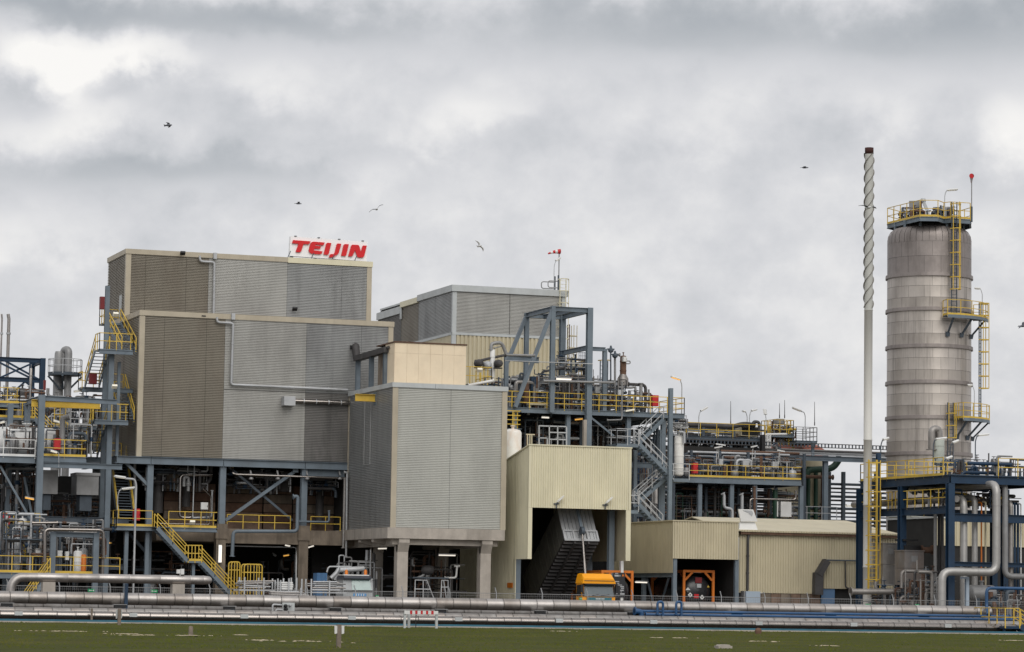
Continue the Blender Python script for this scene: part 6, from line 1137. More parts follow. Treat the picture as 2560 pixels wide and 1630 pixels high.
def topbox(name, label, u0, v0, u1, v1, d, mat, dp=.9): a, b = tq(u0, v1, d), tq(u1, v0, d); t = thing(name, label, 'machine', (a.x, a.y, a.z)); w_ = rv * (b - a).dot(rv); MB().prism([a, a + w_, a + w_ + V3((0, 0, b.z - a.z)), a + V3((0, 0, b.z - a.z))], -fv * dp).build('case', mat, t); MB().prism([a + w_ * .3 + V3((0, 0, -.5)), a + w_ * .7 + V3((0, 0, -.5)), a + w_ * .7, a + w_ * .3], -fv * .4).build('stand', STEELD, t); return t
topbox('filter_box', 'big grey filter box high on the tank tower top', 540, 590, 628, 650, 0, PIPEG, 1.2); topbox('motor_box', 'smaller grey motor box in the middle of the tank tower top', 735, 650, 805, 705, .2, PIPEG); topbox('control_box', 'slim brown post unit left of the ladder head on the tank tower', 615, 655, 640, 790, .8, STEELD, .4)
a, b = tq(655, 600, .6), tq(690, 690, .6); tag(MB().bar(a, b, .32, .25).lathe([(.05, -.2), (.22, -.15), (.22, .15), (.05, .2)], a, 10, 'X').build('conveyor_head', GALV), 'slanted silver conveyor head with a round lamp on the tank tower top', 'machine')
clutter('rusty pumps and pipework on the left of the tank tower top', tq(430, 780, 0).x, tq(600, 780, 0).x, YK2 - 1.2, YK2 + .8, zpl_ + .08, zq('B4', 670), 16, 91, [RUST, STEELD, PIPED, RUST, GALV], nv=2, rmax=.1); clutter('pipework on the right of the tank tower top', tq(720, 780, 0).x, tq(900, 780, 0).x, YK2 - 1.2, YK2 + .8, zpl_ + .08, zq('B4', 640), 16, 92, [PIPEG, STEELD, GALV, RUST], nv=2, rmax=.1)
q = tq(830, 745, .8); lamp('white trough lamp high above the tank tower top', q, zq('B4', 515) - q.z, arm=.35, ang=-az0, tilt=4, r=.04, hl=.9)
q = tq(1047, 700, .3); windsock('red windsock pointing straight back on a mast over the tank tower', (q.x, q.y, zpl_ + .1), zq('B4', 390), (-fv.x, -fv.y, 0), 1.2, .4, .2)
# ladders and side platforms
def radial(th, d): return (rv * math.sin(rad(th)) + fv * math.cos(rad(th))) * d
def tlad(th, z0, z1, hoop0=2.2, d=.25): p = Ct + radial(th, Rt + d); n_ = radial(th, 1); cage_ladder(Tt, p.x, p.y, z0, z1, (n_.x, n_.y), YEL, stile=STEELD, w=.5, hoop0=hoop0)
def sector(th0, th1, z, w, braces):
    ths = [th0 + (th1 - th0) * i / 5 for i in range(6)]; inn, out = [Ct + radial(t_, Rt + .18) + V3((0, 0, z)) for t_ in ths], [Ct + radial(t_, Rt + w) + V3((0, 0, z)) for t_ in ths]
    MB().prism(inn + out[::-1], (0, 0, -.1)).build('side_deck', STEELD, Tt)
    for a, b in zip(out, out[1:]): MB().bar(a + V3((0, 0, -.1)), b + V3((0, 0, -.1)), .08, .25).build('side_beam', STEEL, Tt)
    railing(Tt, [inn[0]] + out + [inn[-1]], YEL, sp=.8, h=1.25)
    for t_ in braces: MB().bar(Ct + radial(t_, Rt + w - .1) + V3((0, 0, z - .15)), Ct + radial(t_, Rt + .05) + V3((0, 0, z - 1.5)), .13).build('brace', STEELD, Tt); MB().bar(Ct + radial(t_, Rt + .02) + V3((0, 0, z - 1.65)), Ct + radial(t_, Rt + .1) + V3((0, 0, z - 1.3)), .3).build('brace_pad', STEELD, Tt)
zs1_, zs2_ = zq('B5', 182), zq('B5', 955)
sector(18, 88, zs1_, 1.35, (25, 48, 75)); sector(34, 96, zs2_, 1.5, (40, 62, 88))
tlad(33, zs1_, zpl_ + 1.4); tlad(72, zs2_, zs1_ + 1.3, 2.6, .9); tlad(28, zq('B5', 1290), zs2_ + 1.3, 2.0)
q = Ct + radial(85, Rt + .9) + V3((0, 0, zs1_)); lamp('lamp on the upper side platform of the tank tower', q, zq('B4', 1405) - zs1_, arm=.3, ang=math.pi - az0, tilt=4, r=.035, hl=.5)
q = Ct + radial(52, Rt + 1.2) + V3((0, 0, zs2_)); lamp('lamp on the lower side platform of the tank tower', q, zq('B5', 710) - zs2_, arm=.3, ang=math.pi - az0, tilt=4, r=.035, hl=.4)
# ------------------------------------------------------------------ navy pipe structure at the right
YN = 176.0
xC = ax('B6', 833, 400, YN); zNt = az_('B6', 833, 186, YN); y2 = at('B6', 440, 400, X=xC).y; y3 = at('B6', 100, 700, X=xC).y
xE = ax('O', 2640, 1300, YN)
print('navy', xC, zNt, y2, y3, az_('B6', 440, 212, y2))
ym = (YN + y2) / 2; z2 = az_('B6', 800, 468, YN); z2b = z2 - .1
Nv = frame('navy blue pipe structure with heavy columns at the right edge', [(xC, YN, 0, zNt - .55, .46), (xC, y2, 0, zNt - .55, .46), (xC, y3, 0, zNt - .55, .46), (xE, YN, 0, zNt - .55, .46), (xE, y2, 0, zNt - .55, .46), (xC + 7, y2, 0, zNt - .55, .4)],
    [], mat=NAVY, name='pipe_structure', cat='pipe structure')
for (p, q, h) in (((xC, YN - .1, zNt - .28), (xE, YN - .1, zNt - .28), .55), ((xC, YN + .1, zNt - .28), (xC, y3, zNt - .28), .55), ((xE, YN, zNt - .28), (xE, y3, zNt - .28), .5), ((xC, y2, zNt - .28), (xE, y2, zNt - .28), .5), ((xC, y3, zNt - .28), (xE, y3, zNt - .28), .5), ((xC, YN + .3, z2), (xC, y3, z2), .5), ((xC + .25, YN + .5, z2 - .5), (xE, YN + .5, z2 - .5), .55), ((xC + .25, y2, z2), (xE, y2, z2), .5), ((xC + .2, YN + .5, az_('C7', 500, 768, YN + .5)), (xE, YN + .5, az_('C7', 500, 768, YN + .5)), .3)): MB().beam(p, q, .3, h).build('beam', NAVY, Nv)
xpost = ax('B6', 245, 400, y2 + 3); MB().beam((xpost, y2 + 3, 0), (xpost, y2 + 3, az_('B6', 245, 10, y2 + 3)), .25, .25, up=V3((0, 1, 0))).build('post', NAVY, Nv)
MB().box(xC + .2, xE, YN + .2, y3, zNt + .01, zNt + .06).build('deck', STEELD, Nv)
for a, b in (((xC, y3, zNt), (xC, YN + 1, zNt)), ((xC + 3.5, YN - .1, zNt), (xE, YN - .1, zNt)), ((xC, y3, zNt), (xE, y3, zNt)), ((xC + .5, y2, zNt), (xE, y2, zNt))): railing(Nv, [a, b], YEL, sp=1.4, toe=a[0] == xC, h=1.2)
rl = [(xC, y3, z2 + .25), (xC, y2 + 1, z2 + .25)]; railing(Nv, rl, YEL, sp=1.2, toe=False, h=1.15)
railing(Nv, [(xC, y2 + 1.5, z2 + .25), (xC, YN + .5, z2 + .25)], YEL, sp=1.2, toe=False, h=1.15)
t = thing('cage_ladder', 'tall yellow caged ladder standing before the chimney foot', 'ladder', at('B6', 195, 1160, Y=YC - 1.5)); q = at('B6', 195, 1165, Y=YC - 1.5); cage_ladder(t, q.x, YC - 1.5, q.z - .0, az_('B6', 190, 62, YC - 1.5), (0, -1), YEL, w=.6, hoop0=.05, stile=YEL)
# aluminium lagged pipes
def lag(label, pts, r, mat=ALUD, joints=1.4): return pipe(label, pts, r, mat, R=r * 2.4, n=16, joints=joints, flanges=False, name='lagged_pipe')
Ye = YN - 1.2
x1_ = ax('C6', 1487, 800, Ye); zt1 = az_('C6', 1440, 565, Ye); zb1_ = az_('C7', 700, 885, Ye); xl_ = ax('C7', 145, 1200, Ye)
lag('big silver lagged pipe making a wide step at the front of the navy structure', [(x1_, y2 + 4, zt1), (x1_, Ye, zt1), (x1_, Ye, zb1_), (xl_, Ye, zb1_), (xl_, Ye, 0.4)], .27, LAGM)
Ye2 = YN + .3
for i, (u, v, r_, lb, m_, dy) in enumerate(((1070, 745, .245, 'dull lagged pipe bending down right of the navy corner column', LAGM, .9), (1210, 735, .2, 'narrower dull lagged pipe right of the first downcomer', LAGM, 1.4), (1598, 555, .2, 'tan grey lagged pipe right of the big silver step pipe', PIPEG, .2), (1672, 790, .16, 'slim lagged pipe second from the right edge', ALUD, .8))):
    x_ = ax('C6', u, 1000, YN + dy); zt_ = az_('C6', u, v, YN + dy); ye = YN + dy
    pts = [(x_, y3 - 2 if i < 2 else y2 + 2, zt_), (x_, ye, zt_), (x_, ye, .6)] if i != 2 else [(x_, y2 + 2, zt_), (x_, ye, zt_), (x_, ye, az_('C7', 1200, 950, ye)), (xE, ye, az_('C7', 1200, 950, ye))]
    lag(lb, pts, r_, m_)
for u, m_, r_, lb, v0 in ((1297, ORANGE, .05, 'thin orange pipe among the lagged downcomers', 800), (1350, KHAKI, .06, 'thin olive pipe right of the orange pipe', 790), (1722, NAVY, .08, 'thin navy pipe near the right edge', 810), (1762, NAVY, .08, 'second thin navy pipe nearest the white one', 815), (1800, WHITE, .05, 'thin white pipe near the right edge', 815)): y_ = YN + 1.6; pipe(lb, [(ax('C6', u - 12, v0, y_), y_ + .3, az_('C6', u, v0, y_)), (ax('C6', u, v0, y_), y_, az_('C6', u, v0, y_)), (ax('C6', u, v0, y_), y_, .6)], r_, m_, n=8, flanges=False)
lag('level lagged pipe running back along the left side of the navy structure', [(xC + .9, y3 + 3, az_('C6', 330, 780, y2)), (xC + .9, YN + .8, az_('C6', 330, 780, y2))], .22, ALUD)
# behind and below
yb = 206.0
Kw = thing('khaki_wall', 'khaki ribbed building seen between the lagged pipes at the right', 'building', (ax('O', 2335, 1400, yb), yb, 0)); xw0, xw1 = ax('O', 2335, 1400, yb), ax('O', 2640, 1400, yb); ztw = az_('C7', 400, 100, yb)
vribs(Kw, 'cladding_panel', KHAKI, (xw0, yb), (1, 0), xw1 - xw0, az_('C7', 400, 500, yb), ztw, (0, -1), pitch=.3, depth=.06); MB().box(xw0, xw1, yb + .1, yb + 8, 0, ztw).build('wall', DARK, Kw); MB().box(xw0 - .1, xw1, yb - .2, yb + 8, ztw, ztw + .15).build('roof', GTRIM, Kw)
yb2 = 212.0; x0, x1, z0, z1 = box3('B6', 520, 525, 645, 775, yb2); Kh = thing('stair_house', 'small khaki house with a pale roof edge behind the navy columns', 'building', (x0, yb2, 0)); vribs(Kh, 'cladding_panel', KHAKI, (x0, yb2), (1, 0), x1 - x0 + 1.5, 0, z1, (0, -1), pitch=.3, depth=.05); MB().box(x0, x1 + 1.5, yb2 + .06, yb2 + 4, 0, z1).build('wall', KHAKI, Kh); MB().box(x0 - .15, x1 + 1.6, yb2 - .2, yb2 + 4, z1, z1 + .18).build('roof', GTRIM, Kh)
t = thing('cage_ladder', 'small yellow caged ladder on the khaki house behind the navy columns', 'ladder', at('B6', 668, 740, Y=yb2 - .6)); cage_ladder(t, ax('B6', 668, 600, yb2 - .6), yb2 - .6, az_('B6', 668, 735, yb2), az_('B6', 668, 510, yb2), (0, -1), YEL, w=.7, hoop0=.05, stile=YEL)
MB_ = tag(MB().lathe([(Rt + .25, 0), (Rt + .25, 3.4), (Rt + .1, 3.6)], (xt, YK2, 0), 32).build('tank_plinth', CONCD), 'dark concrete ring plinth under the tank tower', 'plinth')
def fanbox(label, u0, v0, u1, v1, y, d=1.5, mat=ALUD):
    x0, x1, z0, z1 = box3('B6', u0, v0, u1, v1, y); t = thing('filter_unit', label, 'filter unit', (x0, y, 0)); k = (z1 - z0) / 2
    for a, b in ((z0, z0 + k), (z0 + k, z1)): MB().box(x0, x1, y, y + d, a + .01, b - .01).build('casing', mat, t)
    MB().box(x0 - .05, x1 + .05, y - .05, y + d + .05, z1, z1 + .08).build('lid', mat, t); MB().box((x0 * 2 + x1) / 3, (x0 + x1 * 2) / 3, y - .03, y - .005, z1 - .7, z1 - .3).build('hatch', PIPEG, t)
    for xx_ in (x0 + .1, x1 - .1): MB().bar((xx_, y + .2, 0), (xx_, y + .2, z0), .14).build('leg', STEELD, t)
fanbox('dull stainless filter box behind the second navy column', 283, 748, 412, 1082, y2 + 2); fanbox('dull stainless filter box with a rust mark right of the second navy column', 462, 808, 618, 1085, YN + 6, mat=M('rust_marked_sheet', (140, 136, 134), .5, metal=.5, var=.12, streak=.2, dirt=(140, 100, 66), dirt_amt=.5, dirt_scale=.5))
pipe('rusty grey lagged pipe with an elbow under the filter boxes', [at('B6', 20, 1138, Y=YN + 5), at('B6', 470, 1140, Y=YN + 5), at('B6', 530, 1085, Y=YN + 5)], .2, ALUD, R=.5, n=14); pipe('short brown fan outlet above the right filter box', [at('B6', 600, 800, Y=YN + 6.5), at('B6', 690, 798, Y=YN + 6.5)], .22, RUST)
x0, x1, z0, z1 = box3('B6', 465, 760, 600, 800, YN + 6.6); tag(MB().box(x0, x1, YN + 6.6, YN + 7.8, z0, z1).box(x0 - .1, x1 - .3, YN + 6.5, YN + 7.9, z1 + .3, z1 + .42).build('fan_hood', BLACK), 'black fan hood on the right filter box', 'fan')
for u, m_, r_, lb in ((712, PIPEG, .12, 'grey post pipe left of the navy corner column'), (742, BLACK, .1, 'dark pipe just left of the navy corner column'), (768, PIPED, .12, 'second dark pipe left of the navy corner column')): pipe(lb, [at('B6', u, 505, Y=YN + 4), (ax('B6', u, 1000, YN + 4), YN + 4, .3)], r_, m_, n=8, flanges=False)
drum('reducer_vessel', 'grey cone ended vessel lying low before the lagged pipes', at('C7', 730, 1200, Y=YN + .5), 1.6, .55, 'X', PIPEG); x0 = ax('C7', 515, 1150, YN - .5); tag(MB().beam((x0, YN - .5, 0), (x0, YN - .5, az_('C7', 515, 960, YN - .5)), .22, .22, up=V3((0, 1, 0))).box(x0 - .4, x0 + .1, YN - .6, YN - .3, az_('C7', 515, 985, YN - .5), az_('C7', 515, 955, YN - .5)).build('pipe_stand', MATS['pale_cabinet']), 'pale blue pipe stand under the big silver step pipe', 'pipe stand')
cl_ = [PIPEG, ALUD, PIPED, RUST, STEELD]
clutter('low valves and grey pipework at the lower right corner behind the pipeline', ax('C7', 850, 1300, YN), ax('C7', 1380, 1300, YN), YN - 2, YN + 2, .2, az_('C7', 900, 1100, YN), 34, 95, cl_, nv=3, rmax=.16)
clutter('grey pipework at the foot of the navy corner column', ax('B6', 640, 1100, YN), ax('B6', 1000, 1100, YN), YN + 1, YN + 5, .2, 4.2, 30, 96, cl_, nv=2); clutter('shadowed pipework under the navy structure left bay', ax('B6', 250, 1000, y2), ax('B6', 430, 1000, y2), y2 - 3, y2 + 3, .2, 3, 18, 97, cl_, nv=1); clutter('pipes and cable bundles inside the upper navy structure', xC + .5, xE - 1, YN + 2, y2, z2 + .3, zNt - .8, 26, 98, [PIPED, PIPEG, NAVY, STEELD, YEL], nv=1)
clutter('pipework standing on top of the navy structure', xC + 3, xE, YN + 3, y2 + 3, zNt + .06, zNt + 1.6, 22, 99, [PIPED, PIPEG, NAVY, STEELD], nv=2)
vs('pale_scrubber', 'pale green grey upright vessel with a dark elbow before the tank tower', 'B5', 662, 1085, 1300, 92, 200, M('pale_vessel', (176, 182, 174), .5, var=.06), bands=2, skirt=False); pipe('dark lagged elbow on top of the pale upright vessel', [at('B5', 612, 1180, Y=200), at('B5', 612, 1020, Y=200), at('B5', 665, 1018, Y=200), at('B5', 668, 1090, Y=200)], .28, ALUD, R=.5, n=12)
for i, (u, v0, v1, an, y_, lb) in enumerate(((220, 1290, 1108, 0, 196, 'post lamp left of the tank tower foot'), (945, 1250, 1075, 0, 190, 'post lamp right of the tank tower foot'), (622, 1290, 1105, 0, 194, 'post lamp before the pale upright vessel'), (752, 1290, 1132, 0, 194, 'post lamp right of the pale upright vessel'), (700, 1330, 1255, 0, 188, 'low trough lamp before the pale upright vessel'))): q = at('B5', u, v0, Y=y_); lamp(lb, q, az_('B5', u, v1, y_) - q.z, arm=.4, ang=rad(an), tilt=(18, 6, 8, 22, 20)[i], hl=(.45, .85, .85, .5, .5)[i], r=.045, pole=STEELD)
q = at('B3', 2010, 60, Y=200); lamp('low white lamp left of the chimney above the hall roof', (q.x, 200, q.z - 2.4), az_('B3', 2000, 22, 200) - q.z + 2.4, arm=.5, ang=rad(180), tilt=-2, hl=.7, r=.04)
# ------------------------------------------------------------------ left part of the plant
YL = 202.0
zA_, zB2 = az_('C2', 300, 1262, YL), az_('C2', 1000, 1262, YL + .3)
xg = ax('C2', 712, 800, YL - .3)
La = platform('white_rail_platform', 'platform with white rails and a pale tank at the left edge', ax('C2', -500, 1260, YL), xg - .3, YL, YL + 8, zA_, sides='f', rail=WHITE, toe=True, sp=2.0, depth=.45, h=1.15)
Lb = platform('yellow_rail_platform', 'platform with yellow rails and a red box left of the tall tower', ax('C2', 735, 1260, YL + .3), ax('C2', 1500, 1290, YL + .3), YL + .3, YL + 7, zB2, sides='fr', toe=True, sp=1.5, depth=.4, h=1.15)
zpt = az_('C2', 712, 190, YL - .3)
xr_ = XL - 2.2; zyb = az_('C2', 1000, 350, YL + 1)
yq2 = at('C2', 470, 290, X=xg).y
Lf = frame('slate steel gantry with tall columns at the left of the plant', [(xg, YL - .3, 0, zpt, .42), (ax('C2', 468, 700, yq2), yq2, 0, zpt - .2, .4), (ax('C2', 175, 700, YL + 5), YL + 5, 0, az_('C2', 180, 340, YL + 5), .36), (ax('C3', 395, 500, YL + 9), YL + 9, 0, zA_, .34)],
    [((xg, YL - .2, zpt - .2), (xr_, YL - .2, zpt - .3)), ((xg, YL - .3, zpt - .2), (xg, yq2, zpt - .2)), ((xg + .2, YL - .1, az_('C3', 1000, 85, YL)), (xr_ + .5, YL - .1, az_('C3', 1000, 85, YL)))],
    [(at('C3', 0, 90, Y=YL + .5), at('C3', 500, 970, Y=YL + .5)), (at('C3', 370, 260, Y=YL + 3), at('C3', 510, 950, Y=YL + 3)), (at('C2', 520, 360, Y=YL + 4), at('C2', 480, 650, Y=YL + 4))], name='gantry')
hb_ = one('crane_beam', 'long yellow crane runway beam under the slate gantry', 'crane beam', MB().beam((ax('C2', 548, 340, YL + 1), YL + 1, zyb), (ax('C2', 1745, 380, YL + 1), YL + 1, zyb), .3, .5), YEL)
bk = thing('dark_backdrop', 'near-black backdrop with floors, added to darken the left part of the plant', 'building', (ax('O', -60, 1300, YL + 16), YL + 16, 0)); x0, x1 = ax('O', -200, 1300, YL + 16), XL - .5; zz = az_('O', 150, 1190, YL + 16); MB().box(x0, x1, YL + 16, YL + 16.4, 0, zz).build('wall', DARK, bk)  # backdrop added to darken the gaps between the left frames
for k in (3.4, 6.6): MB().box(x0, x1, YL + 3, YL + 16, k, k + .18).build('floor', STEELD, bk); MB().beam((x0, YL + 2.9, k), (x1, YL + 2.9, k), .2, .4).build('beam', STEELD, bk)
for i, (u0, v0, u1, v1, lb) in enumerate(((612, 195, 882, 515, 'left'), (1172, 235, 1508, 530, 'right'))): x0, x1, z0, z1 = box3('C3', u0, v0, u1, v1, YL + 2); t = thing('hopper_box', 'large grey bin hanging under the left platforms, %s of two' % lb, 'hopper', (x0, YL + 2, z0)); MB().box(x0, x1, YL + 2, YL + 4, z0, z1).build('case', PIPEG, t); MB().box(x0 - .08, x1 + .08, YL + 1.92, YL + 4.1, z1, z1 + .2).build('rim', PIPEG, t); MB().box(x0 + .3, x1 - .4, YL + 2.3, YL + 3.6, z0 - 1.1, z0).build('outlet', STEELD, t)
# navy frame and stacks beyond
Yn = 226.0; za_, zb2 = az_('A1', 200, 660, Yn), az_('A1', 200, 852, Yn); xn = ax('A1', 360, 800, Yn); xn0 = xn - 11
frame('navy blue braced frame against the sky at the left edge', [(xn, Yn, 4, za_, .4), (xn - .1, Yn + 4, 4, za_, .4), (xn0, Yn, 4, za_, .4)], [((xn0, Yn, za_ - .2), (xn + .2, Yn, za_ - .2)), ((xn0, Yn, zb2), (xn, Yn, zb2)), ((xn, Yn, za_ - .2), (xn, Yn + 4, za_ - .2))], [(at('A1', 10, 670, Y=Yn), at('A1', 335, 850, Y=Yn)), (at('A1', 5, 830, Y=Yn), at('A1', 330, 685, Y=Yn)), (at('A1', -90, 660, Y=Yn + 4), at('A1', 250, 830, Y=Yn + 4)), (at('A1', 215, 865, Y=Yn), at('A1', 335, 960, Y=Yn)), (at('A1', 215, 865, Y=Yn), at('A1', 60, 1000, Y=Yn))], mat=NAVY, name='navy_frame')
for u, r_, v0, lb in ((68, .13, 290, 'thicker silver stack at the left edge, right of two'), (9, .07, 290, 'thinner silver stack at the left edge')): x_ = ax('A1', u, 600, 232); z_ = az_('A1', u, v0, 232); t = thing('vent_stack', lb, 'stack', (x_, 232, 0)); MB().tube([(x_, 232, 4), (x_, 232, z_ - .4), (x_ - r_ * .6, 232, z_)], r_, 12).build('stack', ALU, t); MB().lathe([(r_ + .05, z_ - 1.6), (r_ + .05, z_ - 1.45)], (x_, 232, 0), 12).build('band', GALV, t)
Yf = 236.0; xf = ax('A1', 590, 800, Yf); zf_ = az_('A1', 595, 540, Yf); Fl = thing('flue_column', 'grey scrubber column with a goose neck flue and round platform at the left', 'column', (xf, Yf, 0)); r_ = .3
MB().tube([(xf - .1, Yf, 3), (xf - .1, Yf, zf_ - .5), (xf - .4, Yf + .6, zf_ - .5), (xf - .4, Yf + .6, zf_ - 3)], r_, 16, R=.4).build('flue', PIPEG, Fl); MB().lathe([(.42, 3), (.42, az_('A1', 540, 820, Yf)), (.36, az_('A1', 540, 625, Yf)), (.3, az_('A1', 540, 605, Yf))], (xf - .75, Yf + .6, 0), 16).build('shell', PIPEG, Fl)
zp_ = az_('A1', 580, 790, Yf); cr_ = [V3((xf - .35 + 1.35 * math.cos(k * math.pi / 5), Yf + 1.3 * math.sin(k * math.pi / 5), zp_)) for k in range(10)]; MB().prism(cr_, (0, 0, -.25)).build('ring_deck', STEELD, Fl); railing(Fl, cr_ + cr_[:1], GALV, sp=1.1, toe=False, h=1.05)
for k in (0, 2, 3, 5, 7): c = cr_[k]; MB().bar(c + V3((0, 0, -.3)), V3((xf - .35 + (c.x - xf + .35) * .3, Yf, zp_ - 1.3)), .14).build('brace', STEELD, Fl)
x0, x1, z0, z1 = box3('A1', 372, 852, 390, 937, 215); tag(MB().box(x0, x1, 215, 215.3, z0, z1).box(x0 + .1, x1 - .1, 215.1, 215.2, z0 - 2, z0).build('red_sign_post', DKRED), 'narrow dark red sign post right of the navy frame', 'sign')
# platforms, stairs and ducts between
platform('left_platform', 'small upper platform with yellow rails at the left edge', ax('C2', -300, 330, YL + 8), ax('C2', 335, 335, YL + 8), YL + 8, YL + 12, az_('C2', 150, 335, YL + 8), sides='fr', toe=True, sp=.95, h=1.1)
lagd = lag('thick dark lagged duct lying across the left part of the plant', [at('C2', -100, 500, Y=YL + 12), at('C2', 1130, 520, Y=YL + 12)], .5, PIPED, 2.0)
drum('pale_drum', 'large pale lying drum behind the white rails at the left', at('C2', 460, 1010, Y=YL + 4), 3.6, 1.0, 'X', WHITE, n=20)
bs = thing('back_stair', 'yellow railed stair descending right behind the slate gantry', 'stair', at('C2', 940, 940, Y=YL + 6)); flight(bs, at('C2', 930, 960, Y=YL + 6), at('C2', 600, 600, Y=YL + 6), (0, 1, 0)); a = at('C2', 600, 600, Y=YL + 6); MB().box(a.x - 2.6, a.x, YL + 6, YL + 7, a.z - .15, a.z).build('landing', STEEL, bs); railing(bs, [(a.x - 2.6, YL + 6, a.z), (a.x, YL + 6, a.z)], sp=.9)
a = at('C2', 930, 940, Y=YL + 6); railing(bs, [(a.x, YL + 6.1, a.z), (a.x + 1.0, YL + 6.1, a.z)], sp=.6)
Yw = YL + 6; A = at('C2', 1230, 720, Y=Yw); B = at('C2', 1480, 640, Y=Yw + 6); wk = thing('grey_walkway', 'pale grey railed walkway running back towards the stair tower', 'walkway', A); x0, x1 = A.x, ax('C2', 1640, 640, Yw + 1)
MB().box(x0, x1, Yw, Yw + 6, A.z - .25, A.z).build('deck', STEEL, wk); railing(wk, [(x0, Yw + 6, A.z), (x0, Yw, A.z), (x1, Yw, A.z)], GALV, sp=.55, toe=True, mids=2, h=1.45); railing(wk, [(x0 - .9, Yw + 1.5, A.z), (x0 - .1, Yw + 1.5, A.z)], YEL, sp=.4, h=1.6)
redbox('red fire box behind the yellow rail left of the tall tower', 'C2', 950, 945, 1060, 1142, YL + 1.5); redbox('red fire box above the yellow stair at the left edge', 'C3', 55, 815, 158, 990, YL + .5)
for i, (u0, v0, u1, v1, y_, lb) in enumerate((('880', 0, 0, 0, 0, ''),)): pass
def trough(label, c, u0, v0, u1, v1, Y, mat=LENS, w=.26): a, b = at(c, u0, v0, Y=Y), at(c, u1, v1, Y=Y); t = thing('trough_lamp', label, 'lamp', a); MB().bar(a, b, w, .08).build('lens', mat, t); MB().bar(a + V3((0, .05, .08)), b + V3((0, .05, .08)), w * 1.15, .07).build('housing', WHITE, t); MB().tube([b + V3((0, .1, .05)), b + V3((.15, .1, .02)), b + V3((.2, .1, -1.6))], .03, 6, R=.1).build('arm', GALV, t)
trough('white trough lamp under the yellow rail left of the tower', 'C2', 880, 1170, 990, 1200, YL - .2); trough('white trough lamp by the flue column', 'C2', 1290, 140, 1420, 120, YL + 8); trough('tan trough lamp under the grey walkway', 'C2', 1310, 945, 1430, 935, YL + 3, KHAKI); trough('white trough lamp inside the silver pipe portal', 'C3', 900, 1185, 1065, 1215, YL - 3); trough('white trough lamp at the far left edge', 'C2', 0, 685, 75, 665, YL + 3); trough('amber heat lamp under the left platforms', 'C3', 388, 580, 515, 605, YL + 3, TUBEO); trough('narrow white trough lamp under the dark duct', 'C2', 325, 600, 430, 635, YL + 9); trough('white trough lamp left of the grey walkway', 'C2', 930, 645, 1050, 680, YL + 5)
# low yellow platform, stair, pipe portal
Y5 = YL - 5.5; z5 = az_('A2', 300, 1012, Y5)
Lp = platform('low_platform', 'low platform with yellow rails and pumps at the bottom left', ax('A2', -60, 1012, Y5), ax('A2', 618, 1012, Y5), Y5, Y5 + 5, z5, sides='f', toe=True, sp=1.3, depth=.4, h=1.1); railing(Lp, [(ax('A2', 648, 1012, Y5), Y5 + .5, z5), (ax('A2', 800, 1012, Y5), Y5 + .5, z5)], sp=1.1, toe=False)
for u in (55, 340, 620): x_ = ax('A2', u, 1080, Y5 + .3); MB().beam((x_, Y5 + .3, 0), (x_, Y5 + .3, z5 - .4), .25, .25, up=V3((0, 1, 0))).build('post', STEEL, Lp)
ls = thing('low_stair', 'short stair with yellow rails below the low platform', 'stair', at('A2', 150, 1130, Y=Y5 - 1.2)); flight(ls, (ax('A2', 150, 1120, Y5 - 1.2), Y5 - 1.2, .2), (ax('A2', 330, 1010, Y5 - 1.2), Y5 - 1.2, z5), (0, 1, 0))
zf1 = az_('C3', 300, 1075, YL - .5); us = thing('edge_stair', 'yellow railed stair coming down right at the left edge', 'stair', at('C3', 380, 1500, Y=YL - 1.8)); a, b = at('C3', 420, 1560, Y=YL - 1.8), at('C3', -60, 1090, Y=YL - 1.8); flight(us, a, b, (0, 1, 0))
platform('edge_platform', 'platform with one yellow rail and a pale drum above the edge stair', ax('C3', -200, 1080, YL - .5), ax('C3', 605, 1080, YL - .5), YL - .5, YL + 4, zf1, sides='f', toe=False, sp=2, h=1.15, depth=.5); vs('pale_drum_upright', 'pale upright drum behind the rail above the edge stair', 'C3', 340, 890, 1085, 150, YL + 1, WHITE, bands=1, skirt=False)
Yp = Y5 - .5; pipe('bright silver pipe portal at the lower left', [at('C3', 688, 1560, Y=Yp), at('C3', 690, 1062, Y=Yp), at('C3', 1582, 1075, Y=Yp), at('C3', 1590, 1500, Y=Yp)], .11, BRIGHT, R=.3)
frame('slate portal frame under the bright silver pipe', [(ax('C3', 808, 1300, Yp + .5), Yp + .5, 0, az_('C3', 808, 1100, Yp + .5), .36), (ax('C3', 1468, 1300, Yp + .5), Yp + .5, 0, az_('C3', 1468, 1110, Yp + .5), .36)], [((ax('C3', 840, 1140, Yp + .5), Yp + .5, az_('C3', 1100, 1145, Yp + .5)), (ax('C3', 1440, 1150, Yp + .5), Yp + .5, az_('C3', 1100, 1145, Yp + .5)))], name='small_portal')
pipe('row of thin silver pipes left of the silver portal', [at('C3', 490, 965, Y=Yp + .3), at('C3', 880, 962, Y=Yp + .3)], .09, BRIGHT)
vs('white_pump_vessel', 'white cylinder with an orange label inside the silver pipe portal', 'A2', 510, 862, 1010, 58, Y5 + 1, WHITE, bands=1, skirt=False); one('orange_bollard', 'orange yellow post beside the white cylinder in the silver portal', 'bollard', MB().lathe([(.17, z5), (.17, az_('A2', 553, 895, Y5 + .8)), (.1, az_('A2', 553, 888, Y5 + .8))], (ax('A2', 553, 950, Y5 + .8), Y5 + .8, 0), 12), ORANGE); x0, x1, z0, z1 = box3('A2', 480, 868, 515, 905, Y5 + .72); 
